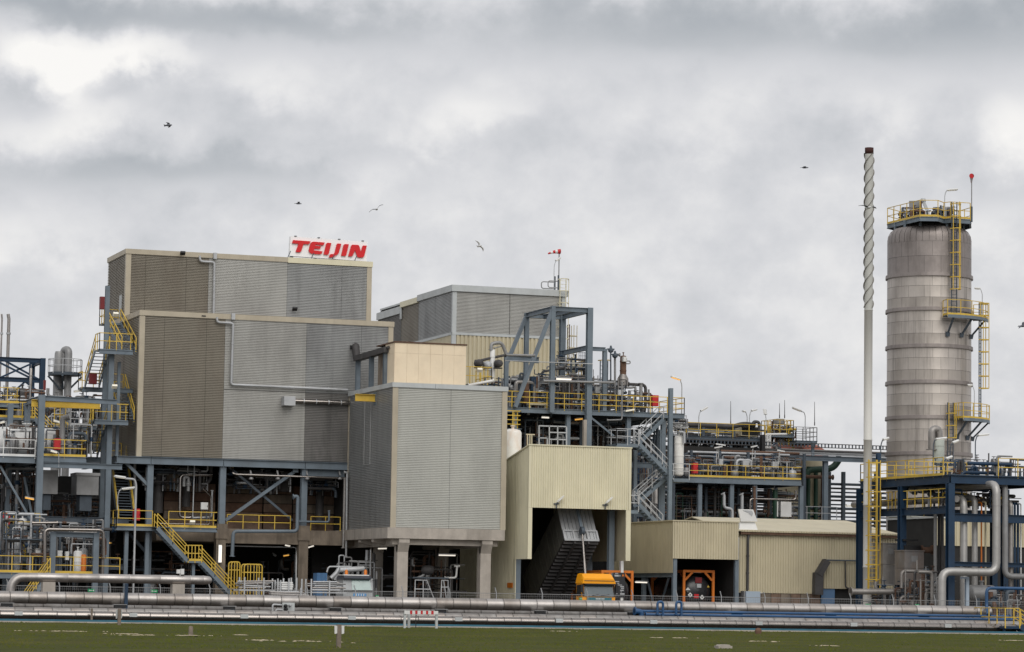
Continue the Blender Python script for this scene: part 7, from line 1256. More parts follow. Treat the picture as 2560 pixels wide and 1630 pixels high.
for u0, v0, u1, v1, lb in ((432, 868, 456, 925, 'narrow white box in the silver pipe portal'), (235, 850, 272, 900, 'grey white box left of the silver pipe portal'), (380, 862, 412, 900, 'grey white box behind the portal post')): x0, x1, z0, z1 = box3('A2', u0, v0, u1, v1, Y5 + 1.2); cabinet('pump_box', lb, x0, x1, Y5 + 1.2, Y5 + 1.6, z0, z1, WHITE, 'instrument', legs=z0 - z5)
for i, (u, v0, v1, m_, lb) in enumerate(((187, 770, 880, PIPEG, 'grey filter bottle left of the silver portal'), (268, 745, 850, ALU, 'silver filter bottle at the silver portal'))): vs('filter_bottle', lb, 'A2', u, v0, v1, 22, Y5 + 1, m_, bands=2, skirt=False)
clutter('valves and pumps on the low platform at the bottom left', ax('A2', 0, 900, Y5 + 2), ax('A2', 330, 900, Y5 + 2), Y5 + .8, Y5 + 4, z5, z5 + 4.2, 34, 101, MUT, nv=3); clutter('pipework inside the silver pipe portal', ax('A2', 340, 900, Y5 + 2), ax('A2', 680, 900, Y5 + 2), Y5 + 1, Y5 + 4, z5, z5 + 3.8, 26, 102, MUT, nv=2)
for i, (c, u0, u1, y0, y1, v0, v1, n_, lb) in enumerate((('C2', 0, 660, YL + 1.5, YL + 7, 1262, 700, 36, 'around the pale drum behind the white rails'), ('C2', 740, 1500, YL + 1.5, YL + 6, 1262, 720, 34, 'behind the red box and yellow rail left of the tower'), ('C2', 0, 700, YL + 9, YL + 14, 900, 60, 40, 'around the thick dark duct'), ('C2', 750, 1500, YL + 9, YL + 14, 900, 180, 44, 'behind the yellow crane beam'), ('C2', 1500, 1800, YL + 9, YL + 14, 1200, 200, 26, 'behind the stair tower foot'), ('C3', 0, 560, YL + 4, YL + 9, 780, 60, 40, 'under the white rail platform'), ('C3', 620, 1560, YL + 5, YL + 11, 1000, 520, 36, 'in the dark under the grey bins'), ('A2', 100, 760, YL + 2, YL + 8, 1120, 700, 30, 'in the dark at ground level on the left'))):
    y_ = (y0 + y1) / 2; clutter('pipework ' + lb, ax(c, u0, v0, y_), ax(c, u1, v0, y_), y0, y1, az_(c, (u0 + u1) / 2, v0, y_), az_(c, (u0 + u1) / 2, v1, y_), n_, 120 + i, MUT + [PIPEG, GALV] if i < 5 else [PIPED, STEELD, PIPED, PIPEG, RUST], nv=3)
lag('grey bent pipe right of the red fire box on the yellow rail platform', [at('C2', 1085, 1210, Y=YL + 2), at('C2', 1090, 590, Y=YL + 2), at('C2', 1200, 580, Y=YL + 2)], .2, PIPEG); lag('level grey pipe with an elbow under the grey walkway', [at('C2', 1175, 1220, Y=YL + 2.5), at('C2', 1180, 990, Y=YL + 2.5), at('C2', 1460, 992, Y=YL + 2.5)], .17, PIPEG)
vs('dark_vessel_left', 'dark lagged vessel beside the small upper platform at the left edge', 'C2', 380, 70, 420, 210, YL + 14, PIPED, bands=2); vs('slender_silver_stack', 'slender silver stack before the navy frame', 'A1', 258, 750, 1000, 24, YL + 10, ALU, bands=2, skirt=False)
# ------------------------------------------------------------------ foreground pipelines
XA_, XZ = 12.0, 84.0
def pipeline(label, y, z, r, mat, x0, x1, jl=1.02, seed=0, ends=False):
    t = thing('pipeline', label, 'pipeline', (x0, y, z - r)); rg = random.Random(seed); x = x0; protos = []
    for k in range(3):
        L_ = jl
        mb = MB().lathe([(r - .02, 0.0), (r, .001)], (0, 0, 0), 28, 'X').lathe([(r, 0.001), (r, L_ - .075)], (0, 0, 0), 28, 'X').lathe([(r - .01, L_ - .075), (r + .009, L_ - .07), (r + .009, L_ - .038), (r - .02, L_ - .037)], (0, 0, 0), 28, 'X', smooth=False)
        me = bpy.data.meshes.new('cladding_section'); me.from_pydata(mb.v, [], mb.f); me.polygons.foreach_set('use_smooth', mb.sm); me.materials.append(mat[k % len(mat)]); protos.append(me)
    MB().tube([(x0, y, z), (x1, y, z)], r - .03, 16).build('core_pipe', PIPED, t)
    while x < x1:
        o = bpy.data.objects.new('cladding_section', rg.choice(protos)); COL.objects.link(o); o.parent = t; o.location = (x - x0, rg.uniform(-.006, .006), r + rg.uniform(-.006, .006)); o.rotation_euler = (rg.uniform(0, 6.28), 0, rg.uniform(-.006, .006)); x += jl
    return t
ALU2 = M('aluminium_jacket_light', (188, 183, 179), .42, metal=.85, var=.08, scale=1.5, streak=.1, dirt=(130, 116, 104), dirt_amt=.3, dirt_scale=1.0)
ALU3 = M('aluminium_jacket_brown', (166, 159, 153), .46, metal=.85, var=.10, scale=1.4, streak=.15, dirt=(112, 98, 88), dirt_amt=.45, dirt_scale=1.1)
def pz(v0, v1, Y, px=800): return az_('O', px, (v0 + v1) / 2, Y), (az_('O', px, v0, Y) - az_('O', px, v1, Y)) / 2
YP1, YP2, YP3, YP4 = 160.6, 161.6, 158.9, 157.5
z1_, r1_ = pz(1490, 1519.5, YP1); z4_, r4_ = pz(1535.5, 1559, YP4); xend = ax('B8', 2310, 180, YP1)
pipeline('topmost silver pipeline of the bundle in front of the fence', YP1, z1_, r1_, [ALU, ALU2, ALU3], XA_, xend - 1, 1.0, 1)
pipeline('dull pipeline hidden in shade just below the topmost one', YP2, z1_ - .60, .31, [ALUD], XA_, xend, 1.0, 2); pipeline('dull pipeline behind the polished lowest one', YP3, az_('O', 800, 1540, YP3), .26, [ALUD, ALU3], XA_, xend - .5, 1.0, 3)
pipeline('lowest polished pipeline with a bright top next to the grass', YP4, z4_, r4_, [BRIGHT], XA_, ax('B8', 2330, 240, YP4), 1.0, 4)
xs_ = [ax('B7', u, 150, YP3) for u in (45, 580, 1098, 1600, 2098)] + [ax('B8', u, 180, YP3) for u in (160, 1092, 1535, 1975)] + [ax('B8', 600, 180, YP3)]
for i, x in enumerate(sorted(xs_)):
    n = ('first', 'second', 'third', 'fourth', 'fifth', 'sixth', 'seventh', 'eighth', 'ninth', 'tenth')[i]; t = thing('pipe_support', 'navy blue support post under the pipelines, %s from the left' % n, 'pipe support', (x, YP3, 0), 'pipeline support posts')
    zs_ = z1_ - r1_ - .0; yp_ = YP1 - .62
    MB().bar((x + .25, yp_, -.02), (x + .25, yp_, zs_ - .16), .17).build('post', NAVY, t); MB().box(x - .28, x + .34, yp_ - .1, yp_ + .14, zs_ - .16, zs_ + .0).build('saddle', BLACK, t); MB().box(x - .34, x + .4, yp_ - .14, yp_ + .5, zs_ + .001, zs_ + .04).build('saddle_plate', PIPEG, t)
    MB().box(x + .05, x + .25, YP4 - .2, YP3 + .3, -.02, .14).build('foot', NAVY, t); p = MB()
    for k in range(7): a0 = rad(200 - k * 24); p.add([(x + dx, YP4 + (r4_ + .025) * math.cos(a0 + d) , z4_ + (r4_ + .025) * math.sin(a0 + d)) for dx, d in ((0, 0), (.42, 0), (.42, -rad(24)), (0, -rad(24)))], [(0, 1, 2, 3)])
    MB().box(x, x + .42, YP4 - r4_ - .03, YP4 - r4_ + .06, z4_ - .02, z4_ + r4_ * .75).build('clamp_plate', GTRIM, t)
q = ax('B7', 592, 100, YP1 - .5); one('flange_post', 'tall navy post standing proud in front of the topmost pipeline', 'post', MB().bar((q, YP1 - .55, 0), (q, YP1 - .55, az_('B7', 592, 35, YP1)), .17), NAVY)
# valve box hung on the pipelines
x0, x1 = ax('D8', 232, 190, YP1 - .6), ax('D8', 384, 190, YP1 - .6); z0, z1 = az_('D8', 300, 250, YP1 - .6), az_('D8', 300, 133, YP1 - .6); vb_ = thing('valve_box', 'pale square valve box with dark knobs and bent pipes on the pipelines', 'valve box', (x0, YP1 - .6, z0)); MB().box(x0, x1, YP1 - .6, YP1 - .45, z0, z1).build('plate', GTRIM, vb_)
for u, v, r_, m_ in ((265, 175, .1, BLACK), (268, 215, .1, BLACK), (320, 168, .07, GALV), (200, 162, .06, GALV)): MB().lathe([(r_ * .5, -.25), (r_, -.2), (r_, -.02), (r_ * .6, 0)], at('D8', u, v, Y=YP1 - .6), 12, 'Y').build('knob', m_, vb_)
for P_ in ([(110, 385), (108, 155), (200, 162)], [(145, 385), (147, 218), (230, 222)]): MB().tube([at('D8', u, v, Y=YP1 - .75) if v < 370 else V3((ax('D8', u, 300, YP1 - .75), YP1 - .75, .1)) for u, v in P_], .055, 8, R=.12).build('pipe', GALV, vb_)
# blue pipe pair with expansion loops
Yb1 = YP1 - 1.0
zbp = [az_('B8', 1000, v, Yb1) for v in (171, 186)]; xb0, xb1 = ax('B8', 590, 175, Yb1), ax('B8', 2300, 205, Yb1)
pipe('upper blue pipe running right in front of the topmost pipeline', [(xb0, Yb1, zbp[0]), (xb1 + .6, Yb1, zbp[0])], .085, BLUE, n=10); pipe('lower blue pipe running right in front of the topmost pipeline', [(ax('B8', 620, 190, Yb1), Yb1 - .2, zbp[1]), (xb1 + 1, Yb1 - .2, zbp[1])], .085, BLUE, n=10)
pipe('thick blue upright pipe at the left end of the blue pair', [(xb0 - .2, Yb1, zbp[0]), (xb0 + .25, Yb1, zbp[0] - .02), (xb0 + .25, Yb1, .05)], .16, BLUE, R=.25)
for i, (u0, u1) in enumerate(((684, 710), (772, 797))): a, b = ax('B8', u0, 150, Yb1 - .35), ax('B8', u1, 150, Yb1 - .35); zt_ = az_('B8', u0, 121, Yb1 - .35); pipe('blue pipe loop rising over the topmost pipeline, %s of two' % ('left', 'right')[i], [(a, Yb1 - .35, zbp[1]), (a, Yb1 - .35, zt_), (b, Yb1 - .35, zt_), (b, Yb1 - .35, .05)], .075, BLUE, R=.16, flanges=False)
xr = ax('B6', 1130, 1200, Yb1 + .6); zr_ = az_('B6', 1200, 1110, Yb1 + .6); pipe('blue riser pipe bending right at the lower right corner', [(xr - .25, Yb1 - .1, zbp[0] + .05), (xr, Yb1 + .6, zbp[0] + .5), (xr, Yb1 + .6, zr_), (XZ + 6, Yb1 + .6, zr_)], .1, BLUE, R=.3)
# yellow cross-over stair at the right end
Yx = YP4 - .9; xo0 = ax('B6', 1282, 1400, Yx); xo1 = ax('B6', 1400, 1400, Yx); zd_ = az_('B6', 1300, 1420, Yx); co = thing('crossover_steps', 'yellow railed crossover steps over the pipelines at the right edge', 'steps', (xo0, Yx, 0))
MB().box(xo0, xo0 + 1.2, Yx, YP1 + 1, zd_ - .15, zd_).build('deck', NAVY, co); railing(co, [(xo0, YP1 + 1, zd_), (xo0, Yx, zd_), (xo0 + .95, Yx, zd_)], YEL, sp=.95, h=1.05, toe=False); railing(co, [(xo0 + 1.9, Yx, zd_), (xo0 + 3.2, Yx, zd_)], YEL, sp=.9, h=1.05, toe=False); flight(co, (xo0 + 1.75, Yx - .35, -.02), (xo0 + 1.0, Yx, zd_), (0, .8, 0), frame=NAVY)
for k in range(3): MB().box(xo0 + 1.5, xo0 + 3.4, Yx - .4 - .25 * k, Yx - .15 - .25 * k, .0, .35 - .1 * k).build('step', NAVY, co)
for x_ in (xo0 + .1, xo0 + 1.1): MB().bar((x_, Yx + .3, 0), (x_, Yx + .3, zd_ - .15), .12).build('post', NAVY, co)
# ------------------------------------------------------------------ high pipe at the left
Yo = 166.5; zo_ = az_('A4', 600, 1335, Yo); ro_ = (az_('A4', 600, 1293, Yo) - az_('A4', 600, 1378, Yo)) / 2; xo1 = ax('A4', 1150, 1340, Yo); xo0 = ax('A2', 115, 1050, Yo)
op = thing('overhead_pipe', 'thick silver pipe end lying higher than the pipelines at the left', 'pipe', (xo0, Yo, zo_)); x = xo0 + 1.1; k = 0
while x < xo1 - .8: L_ = 1.75; L_ = min(L_, xo1 - .5 - x); MB().lathe([(ro_, x), (ro_, x + L_ - .04), (ro_ + .012, x + L_ - .03), (ro_ + .012, x + L_)], (0, Yo, zo_), 24, 'X').build('cladding_section', (ALU2, ALU)[k % 2], op); x += L_; k += 1
MB().lathe([(ro_, x), (ro_ * .97, x + .2), (ro_ * .8, x + .38), (ro_ * .45, x + .47), (.01, x + .5)], (0, Yo, zo_), 24, 'X').build('end_cap', ALU2, op); MB().tube([(xo0 + 1.15, Yo, zo_), (xo0, Yo, zo_ - .02), (xo0 - .35, Yo, zo_ - .45), (xo0 - .4, Yo, 0)], ro_ * .99, 20, R=.5).build('elbow', ALU, op)
for u in (820, -420): x_ = ax('A4', u, 1400, Yo); MB().box(x_ - .35, x_ + .35, Yo - .3, Yo + .3, 0, zo_ - ro_ - .0).build('concrete_stub', CONC, op)
one('white_relay_box', 'small white box standing on top of the thick silver pipe', 'instrument', MB().box(ax('A4', 812, 1260, Yo), ax('A4', 845, 1260, Yo), Yo - .1, Yo + .1, zo_ + ro_ + .1, az_('A4', 830, 1240, Yo)).box(ax('A4', 848, 1260, Yo), ax('A4', 878, 1260, Yo), Yo - .15, Yo + .1, zo_ + ro_ + .05, az_('A4', 860, 1235, Yo)).bar((ax('A4', 845, 1280, Yo), Yo, zo_ + ro_ - .05), (ax('A4', 845, 1280, Yo), Yo, zo_ + ro_ + .2), .06), WHITE)
# ------------------------------------------------------------------ fence
YFc = 171.0; zfc = az_('O', 1280, 1484, YFc); fx0, fx1 = 8.0, 96.0
Fe = thing('wire_fence', 'low wire mesh fence with thin posts behind the pipelines', 'fence', (fx0, YFc, 0)); x = fx0
while x < fx1: MB().tube([(x, YFc, 0), (x, YFc, zfc + .03), (x - .12, YFc - .05, zfc + .35)], .03, 6).build('post', GALV, Fe); x += 2.95
MB().bar((fx0, YFc, zfc), (fx1, YFc, zfc), .035).build('top_rail', PIPEG, Fe)
wm_ = MB(); x = fx0
while x < fx1: wm_.bar((x, YFc, .05), (x, YFc, zfc), .007); x += .12
for k in range(12): wm_.bar((fx0, YFc, .1 + k * (zfc - .1) / 12), (fx1, YFc, .1 + k * (zfc - .1) / 12), .01)
wm_.build('wire_mesh', PIPEG, Fe, kind='stuff')
# exit signs on the fence
for i, (c, u, v, w, lb) in enumerate((('O', 228, 1476, 18, 'green escape sign with a white arrow at the left, first of two'), ('O', 386, 1478, 18, 'green escape sign with a white arrow left of the stair foot'), ('O', 1452, 1497, 9, 'small green sign before the yellow lorry'), ('O', 943, 1491, 9, 'small green sign before the white crane lorry'), ('O', 2170, 1513, 17, 'green escape sign at the chimney foot'), ('O', 2293, 1513, 14, 'green escape sign right of the second navy column'))):
    p = at(c, u, v, Y=YFc - .12); W_ = w * .0105 / 1; t = thing('escape_sign', lb, 'sign', p); H2 = W_ * (.48 if i not in (2, 3) else .8); y = YFc - .12
    MB().box(p.x - W_, p.x + W_, y, y + .03, p.z - H2, p.z + H2).build('plate', GREENS, t)
    s_ = 1 if i in (1, 5) else -1; mk = MB().box(p.x - W_ * .42, p.x + W_ * .42, y - .012, y - .002, p.z - H2 * .14, p.z + H2 * .14); mk.prism([(p.x + s_ * W_ * .42, y - .002, p.z + H2 * .45), (p.x + s_ * W_ * .42, y - .002, p.z - H2 * .45), (p.x + s_ * W_ * .72, y - .002, p.z)], (0, -.01, 0)); mk.box(p.x - s_ * W_ * .72 - W_ * .12, p.x - s_ * W_ * .72 + W_ * .12, y - .012, y - .002, p.z - H2 * .5, p.z + H2 * .5); mk.build('arrow', WHITE, t)
# ------------------------------------------------------------------ posts and barrier on the grass
def gp(c, u, v): return at(c, u, v, Z=0)
for i, (u, vt, vb, w, pl, lb) in enumerate((('430', 152, 221, .1, 0, 'slim wooden post on the grass edge, leftmost'), ('560', 155, 232, .15, 1, 'wooden post with white plates behind it on the left grass edge'), ('1592', 228, 334, .13, 2, 'tall wooden post with two white plates on the meadow'))):
    p = gp('B7', float(u), vb); zt_ = at('B7', float(u), vt, Y=p.y).z; t = thing('marker_post', lb, 'post', p); MB().bar((p.x, p.y, -.1), (p.x, p.y, zt_), w).build('post', WOOD, t)
    if pl:
        for s_ in (-1, 1): a = p + V3((s_ * .115, -.06 if pl == 2 else .1, 0)); MB().prism([(a.x - .035, a.y, zt_ - (.3 if pl == 2 else .5)), (a.x + .045, a.y, zt_ - (.28 if pl == 2 else .45)), (a.x + .045, a.y, zt_ - .04), (a.x - .045, a.y, zt_ - .04)], (0, .03, 0)).build('plate', WHITE if pl == 2 else GTRIM, t)
p = gp('B7', 897, 277); one('stump', 'short brown stump on the left meadow', 'stump', MB().lathe([(.1, -.05), (.085, .3), (.06, .34), (.001, .35)], p, 9), WOOD); p = gp('B8', 1158, 271); one('valve_cover', 'small rusty brown lump on the grass edge at the right', 'cover', MB().lathe([(.16, -.02), (.19, .14), (.15, .26), (.05, .3), (.001, .3)], p, 10), RUST)
p = at('B8', 993, 352, Y=96); one('boundary_stone', 'grey concrete boundary stone at the bottom edge of the meadow', 'stone', MB().box(p.x - .26, p.x + .26, p.y - .2, p.y + .2, -.1, at('B8', 993, 328, Y=96).z).prism([(p.x - .2, p.y - .2, at('B8', 993, 328, Y=96).z), (p.x + .2, p.y - .2, at('B8', 993, 328, Y=96).z), (p.x + .15, p.y - .2, at('B8', 993, 322, Y=96).z), (p.x - .15, p.y - .2, at('B8', 993, 322, Y=96).z)], (0, .4, 0)), CONC)
b0, b1 = gp('D8', 1768, 456), gp('D8', 2166, 458); zt_ = az_('D8', 1768, 232, b0.y); Ba = thing('striped_barrier', 'low barrier with a red and white striped board on pale legs', 'barrier', b0)
us_ = [1758, 1828, 1856, 1893, 1922, 1962, 1988, 2028, 2056, 2094, 2124, 2182]
for i, (a, b) in enumerate(zip(us_, us_[1:])): MB().box(ax('D8', a, 245, b0.y), ax('D8', b, 245, b0.y) - .004, b0.y - .06, b0.y, zt_ - .18, zt_).build('board_stripe', RED if i % 2 else WHITE, Ba)
for u, dy in ((1768, 0), (1862, .6), (2166, 0)): x_ = ax('D8', u, 400, b0.y); MB().bar((x_, b0.y + .05 + dy, -.05), (x_, b0.y + .05 + dy, zt_ - .1), .12).build('leg', GTRIM, Ba)
one('thin_rod', 'thin dark rod beside the striped barrier', 'rod', MB().bar((ax('D8', 1897, 400, b0.y), b0.y - .1, 0), (ax('D8', 1897, 400, b0.y), b0.y - .1, zt_ - .2), .035), BLACK)
# ------------------------------------------------------------------ scaffold stillages, crane lorry, steps under the block
Yd = 189.0
def stillage(label, u0, u1, v0, v1, posts, kind, seed, Y=Yd):
    x0, x1 = ax('D1', u0, v1, Y), ax('D1', u1, v1, Y); z0, z1 = max(.35, az_('D1', u0, v1, Y)), az_('D1', u0, v0, Y); t = thing('scaffold_stillage', label, 'stillage', (x0, Y, 0)); rg = random.Random(seed)
    for u, vt in posts:
        for y_ in (Y - .1, Y + 1.3): x_ = ax('D1', u, v1, Y); MB().bar((x_, y_, 0), (x_, y_, az_('D1', u, vt, Y)), .085).build('post', GALV, t)
    for y_ in (Y - .1, Y + 1.3): MB().bar((x0, y_, z0 - .1), (x1, y_, z0 - .1), .08).build('base_rail', GALV, t)
    nz = int((z1 - z0) / .13)
    for k in range(nz):
        for j in range(4):
            z = z0 + .07 + k * .13; y_ = Y + .05 + j * .33
            if kind == 'board': MB().box(x0 + .1 + rg.uniform(0, .08), x1 - rg.uniform(0.05, .15), y_, y_ + .3, z - .05, z + .055).build('board', WHITE, t)
            else: a, b = rg.uniform(0, .5), rg.uniform(0, .7); MB().tube([(x0 + a, y_ + rg.uniform(-.05, .05), z), (x1 - b, y_ + rg.uniform(-.05, .05), z + rg.uniform(-.06, .06))], .055, 7).build('tube', rg.choice([GALV, GALV, PIPEG, ALU]), t)
    return t
stillage('stillage stacked with silver scaffold tubes, leftmost by the stair foot', 40, 645, 450, 610, ((135, 420), (455, 430)), 'tube', 1); stillage('stillage stacked with white boards in the middle', 725, 985, 495, 630, ((690, 445), (735, 470), (875, 440), (1005, 430)), 'board', 2); stillage('long stillage of scaffold tubes before the white crane lorry', 1245, 1840, 480, 650, ((1250, 450), (1555, 480), (1090, 450)), 'tube', 3); stillage('low heap of dark scaffold tubes behind the fence', 560, 1240, 650, 720, ((1075, 600),), 'tube', 4, Yd - 1)
t = thing('crate_stack', 'blue slatted crate stack behind the long stillage', 'crate', at('D1', 1360, 470, Y=Yd + 3))
for i in range(7): a = ax('D1', 1362 + i * 23, 400, Yd + 3); MB().box(a, a + .08, Yd + 3, Yd + 3.1, 1.0, az_('D1', 1400, 350, Yd + 3)).build('slat', M('crate_blue', (70, 110, 150), .6) if i == 0 else MATS['crate_blue'], t)
MB().box(ax('D1', 1358, 400, Yd + 3), ax('D1', 1530, 400, Yd + 3), Yd + 3.11, Yd + 4, .0, az_('D1', 1400, 352, Yd + 3)).build('box', MATS['crate_blue'], t)
Yv = 194.5; c0x, c1x = ax('D1', 1795, 600, Yv), ax('D1', 2290, 600, Yv); zr0 = az_('D1', 2000, 395, Yv); zw1, zw0 = az_('D1', 2000, 465, Yv), az_('D1', 2000, 635, Yv)
Cr = thing('crane_lorry', 'white lorry with a folded loader crane and amber beacons under the tower', 'truck', ((c0x + c1x) / 2, Yv, 0)); cw = c1x - c0x; X = lambda f: c0x + cw * f
MB().prism([(X(.0), Yv, .5), (X(.0), Yv, zw0), (X(.03), Yv + .3, zw1 + .1), (X(.03), Yv + 1.9, zw1 + .1), (X(.0), Yv + 1.9, .5)], (cw, 0, 0)).build('cab', M('shaded_white_cab', (168, 171, 172), .5), Cr); MB().prism([(X(.0), Yv + .1, zw1 + .02), (X(.02), Yv - .05, zw1 + .1), (X(.05), Yv + .3, zr0), (X(.05), Yv + 1.9, zr0), (X(.0), Yv + 1.9, zw1 + .02)], (cw * .92, 0, 0)).build('roof', M('slate_roof_visor', (70, 72, 80), .4), Cr); MB().box(X(.03), X(.9), Yv + .25, Yv + 1.8, zr0, zr0 + .07).build('roof_top', WHITE, Cr)  # cab white greyed to paint in the shade where the lorry stands
MB().prism([(X(.3), Yv - .02, zw0), (X(.95), Yv - .02, zw0), (X(.92), Yv + .22, zw1), (X(.3), Yv + .22, zw1)], (0, .04, 0)).build('windscreen', M('pale_windscreen', (150, 172, 168), .15, spec=.8), Cr); MB().box(X(.02), X(.99), Yv - .04, Yv + .0, zw0 - .12, zw0 - .02).build('wiper_panel', BLACK, Cr)
MB().box(X(.34), X(.78), Yv - .03, Yv - .004, zw0 - .42, zw0 - .22).build('front_stripe', M('pale_blue_stripe', (96, 150, 200), .5), Cr)
for i in range(4): MB().box(X(.42 + i * .085), X(.445 + i * .085), Yv - .045, Yv - .031, zw0 - .40, zw0 - .25).build('front_letter', WHITE, Cr)
MB().box(X(.0), X(1.0), Yv - .1, Yv + .3, .35, .62).build('bumper', WHITE, Cr); MB().box(X(1.08), X(1.14), Yv, Yv + .12, zw0 + .15, zw0 + .75).build('mirror', BLACK, Cr); MB().tube([(X(.98), Yv + .1, zw1), (X(1.11), Yv + .05, zw1), (X(1.11), Yv + .05, zw0 + .7)], .025, 6, R=.08).build('mirror_arm', BLACK, Cr)
for f in (0, .85): MB().lathe([(.2, 0), (.46, 0), (.5, .06), (.5, .26), (.2, .3)], (X(f), Yv + .9, .5), 16, 'X').build('wheel', BLACK, Cr)
for u in (1845, 2165): p = at('D1', u, 385, Y=Yv + .6); MB().lathe([(.11, 0), (.11, .28), (.05, .36), (.001, .37)], p, 10).build('beacon', ORANGE, Cr)
Yc2 = Yv + 2.6; MB().tube([at('D1', 1590, 440, Y=Yc2), at('D1', 1680, 350, Y=Yc2), at('D1', 1740, 262, Y=Yc2)], .16, 8).build('boom', GALV, Cr); MB().tube([at('D1', 1735, 300, Y=Yc2 - .3), at('D1', 2140, 278, Y=Yc2 - .3)], .19, 10).build('boom', GALV, Cr); MB().tube([at('D1', 1520, 340, Y=Yc2), at('D1', 1545, 245, Y=Yc2), at('D1', 1930, 245, Y=Yc2), at('D1', 1960, 290, Y=Yc2)], .06, 8, R=.2).build('guard_hoop', GALV, Cr); MB().bar(at('D1', 1650, 470, Y=Yc2), at('D1', 1720, 280, Y=Yc2), .18).build('crane_post', GALV, Cr); MB().box(X(-.4), X(.95), Yv + 2, Yv + 6, .7, 1.1).build('flatbed', PIPED, Cr)
Yl = Y1 + 1.6; sp_ = thing('tubular_steps', 'pale tubular access steps and pump platform under the legged block', 'steps', at('A6', 400, 1480, Y=Yl))
for P_ in ([(415, 1500), (418, 1400), (482, 1402), (520, 1500)], [(462, 1500), (462, 1402)], [(415, 1450), (500, 1452)], [(560, 1500), (565, 1402), (600, 1402), (600, 1500)], [(575, 1402), (590, 1500)], [(560, 1440), (600, 1440)]): MB().tube([V3((ax('A6', u, v, Yl), Yl, max(0, az_('A6', u, v, Yl)))) for u, v in P_], .045, 6).build('rail', GALV, sp_)
x0, x1 = ax('A6', 400, 1390, Yl + .5), ax('A6', 600, 1390, Yl + .5); MB().box(x0, x1, Yl + .3, Yl + 2, az_('A6', 500, 1392, Yl), az_('A6', 500, 1384, Yl)).build('deck', STEELD, sp_)
MBp = thing('block_pump', 'dark pump with an elbow pipe under the legged block', 'pump', at('A6', 490, 1384, Y=Yl + 1)); MB().lathe([(.1, -.5), (.3, -.4), (.34, 0), (.3, .3), (.12, .4)], at('A6', 490, 1345, Y=Yl + 1), 12, 'X').build('casing', PIPED, MBp); MB().tube([at('A6', 430, 1388, Y=Yl + 1), at('A6', 465, 1375, Y=Yl + 1), at('A6', 470, 1345, Y=Yl + 1)], .1, 8, R=.2).build('elbow', PIPEG, MBp)
pipe('pale bent pipe with a tee under the legged block', [at('A6', 580, 1388, Y=Yl + 1), at('A6', 645, 1388, Y=Yl + 1), at('A6', 650, 1325, Y=Yl + 1)], .07, WHITE, R=.2); pipe('pale cross tee on the bent pipe under the legged block', [at('A6', 635, 1322, Y=Yl + 1), at('A6', 665, 1322, Y=Yl + 1)], .05, WHITE, n=6)
clutter('dark pipework under the legged block', X1 + 1.4, X2 - 1.5, Y1 + 3, Y1 + 8, 0, zg - .3, 26, 140, [PIPED, PIPEG, RUST, STEELD, PIPED], nv=2); clutter('grey pipes beside the left legs of the legged block', X1 - 1.5, X1 + 1, Y1 + 4, Y1 + 8, 0, zg - .3, 14, 141, [PIPED, PIPEG, GALV], nv=0, up=.9)
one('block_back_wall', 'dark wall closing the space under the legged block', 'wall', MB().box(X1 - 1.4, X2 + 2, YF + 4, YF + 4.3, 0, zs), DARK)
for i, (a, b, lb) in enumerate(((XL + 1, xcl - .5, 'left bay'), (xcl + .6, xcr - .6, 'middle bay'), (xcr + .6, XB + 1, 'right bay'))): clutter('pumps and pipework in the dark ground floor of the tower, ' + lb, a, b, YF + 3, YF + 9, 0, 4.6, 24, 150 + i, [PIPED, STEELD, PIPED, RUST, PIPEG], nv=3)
for i, (a, b) in enumerate(((XL + .4, xcl - .6), (xcl + .6, xcr - .6), (xcr + .6, XB - .3))): clutter('pipes under the first floor ceiling of the tower, %s bay' % ('left', 'middle', 'right')[i], a, b, YF + 1.2, YF + 4, zc1 + 2.6, zs0 - .1, 18, 160 + i, [PIPED, STEELD, PIPEG, PIPED, GALV], nv=0, up=.35)
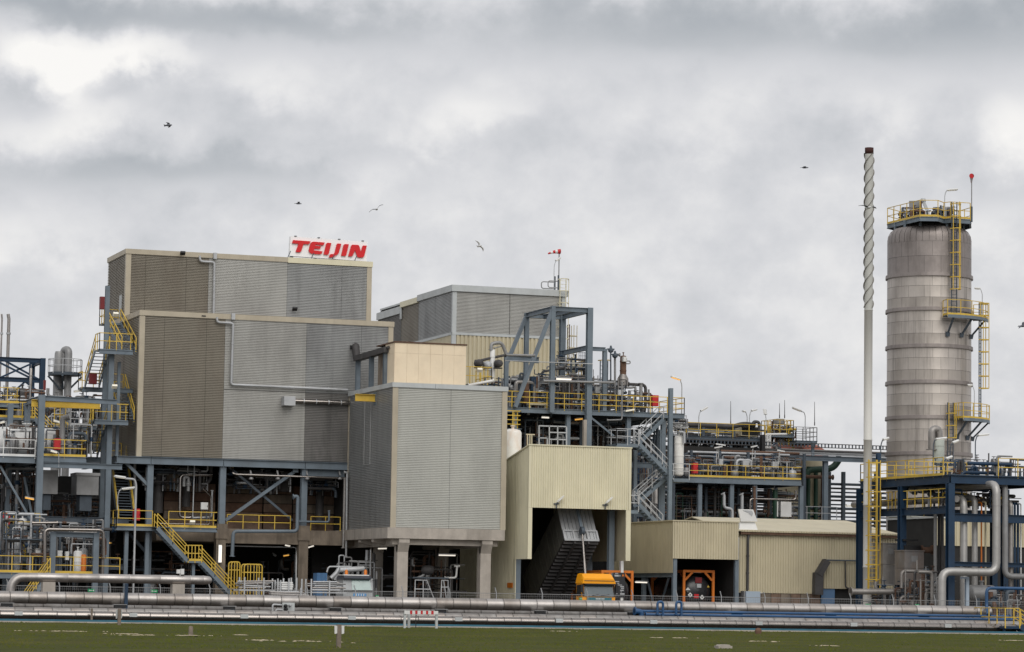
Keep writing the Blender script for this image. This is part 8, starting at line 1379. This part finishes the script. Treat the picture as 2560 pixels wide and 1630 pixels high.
# ------------------------------------------------------------------ gulls
def gull(label, c, u, v, Y, span, bank, yaw, flap=.35, body=GULLW, wing=GULLG):
    p = at(c, u, v, Y=Y); t = thing('gull', label, 'gull', p, 'gulls in the sky'); R_ = Matrix.Rotation(yaw, 3, 'Z') @ Matrix.Rotation(bank, 3, 'Y'); T_ = lambda q: tuple(p + R_ @ V3(q)); s = span / 2
    mb = MB(); prof = [(-.24, .01), (-.2, .045), (-.08, .075), (.08, .07), (.17, .045), (.22, .05), (.27, .03), (.31, .008)]; vs_ = []
    for y_, r_ in prof:
        for k in range(8): vs_.append(T_((r_ * math.cos(k * math.pi / 4), -y_, r_ * math.sin(k * math.pi / 4))))
    mb.add(vs_, [(i * 8 + k, i * 8 + (k + 1) % 8, i * 8 + 8 + (k + 1) % 8, i * 8 + 8 + k) for i in range(7) for k in range(8)], True).build('body', body, t)
    for sg in (-1, 1):
        st = [(0.04, -.10, .10, .02), (s * .45, -.13, .08, s * flap), (s * .75, -.06, .10, s * flap * .9), (s, .10, .13, s * flap * .55)]; vs_ = []
        for x_, y0, y1, z_ in st: vs_ += [T_((sg * x_, y0, z_ + .012)), T_((sg * x_, y1, z_)), T_((sg * x_, y1, z_ - .012)), T_((sg * x_, y0, z_ - .012))]
        MB().add(vs_, [(i * 4 + k, i * 4 + (k + 1) % 4, i * 4 + 4 + (k + 1) % 4, i * 4 + 4 + k) for i in range(3) for k in range(4)] + [(0, 1, 2, 3), (12, 13, 14, 15)]).build('wing', wing, t)
    MB().add([T_((-.05, .22, .005)), T_((.05, .22, .005)), T_((.09, .36, .0)), T_((-.09, .36, 0)), T_((0, .29, -.01))], [(0, 1, 2, 3), (0, 4, 1), (1, 4, 2), (2, 4, 3), (3, 4, 0)]).build('tail', body, t)
gull('dark gull banking high at the left of the sky', 'O', 421, 313, 190, .42, rad(50), rad(40), .3, GULLG); gull('small distant gull left of the billboard', 'O', 746, 509, 260, .8, rad(8), rad(80), .25, GULLG); gull('gull with long wings tilted up right above the billboard', 'O', 942, 523, 190, 1.1, rad(-30), rad(-8), .22); gull('pale gull with wings slanting down right over the rear building', 'O', 1199, 615, 190, .95, rad(48), rad(10), .15, wing=GULLW); gull('dark gull left of the chimney', 'O', 2012, 419, 220, .6, rad(4), rad(60), .2, GULLG); gull('white gull flying in front of the chimney shaft', 'B4', 150, 655, 150, 1.15, rad(4), rad(5), .16); gull('dark gull at the right edge of the sky', 'O', 2557, 815, 170, .7, rad(-40), rad(30), .4, GULLG)
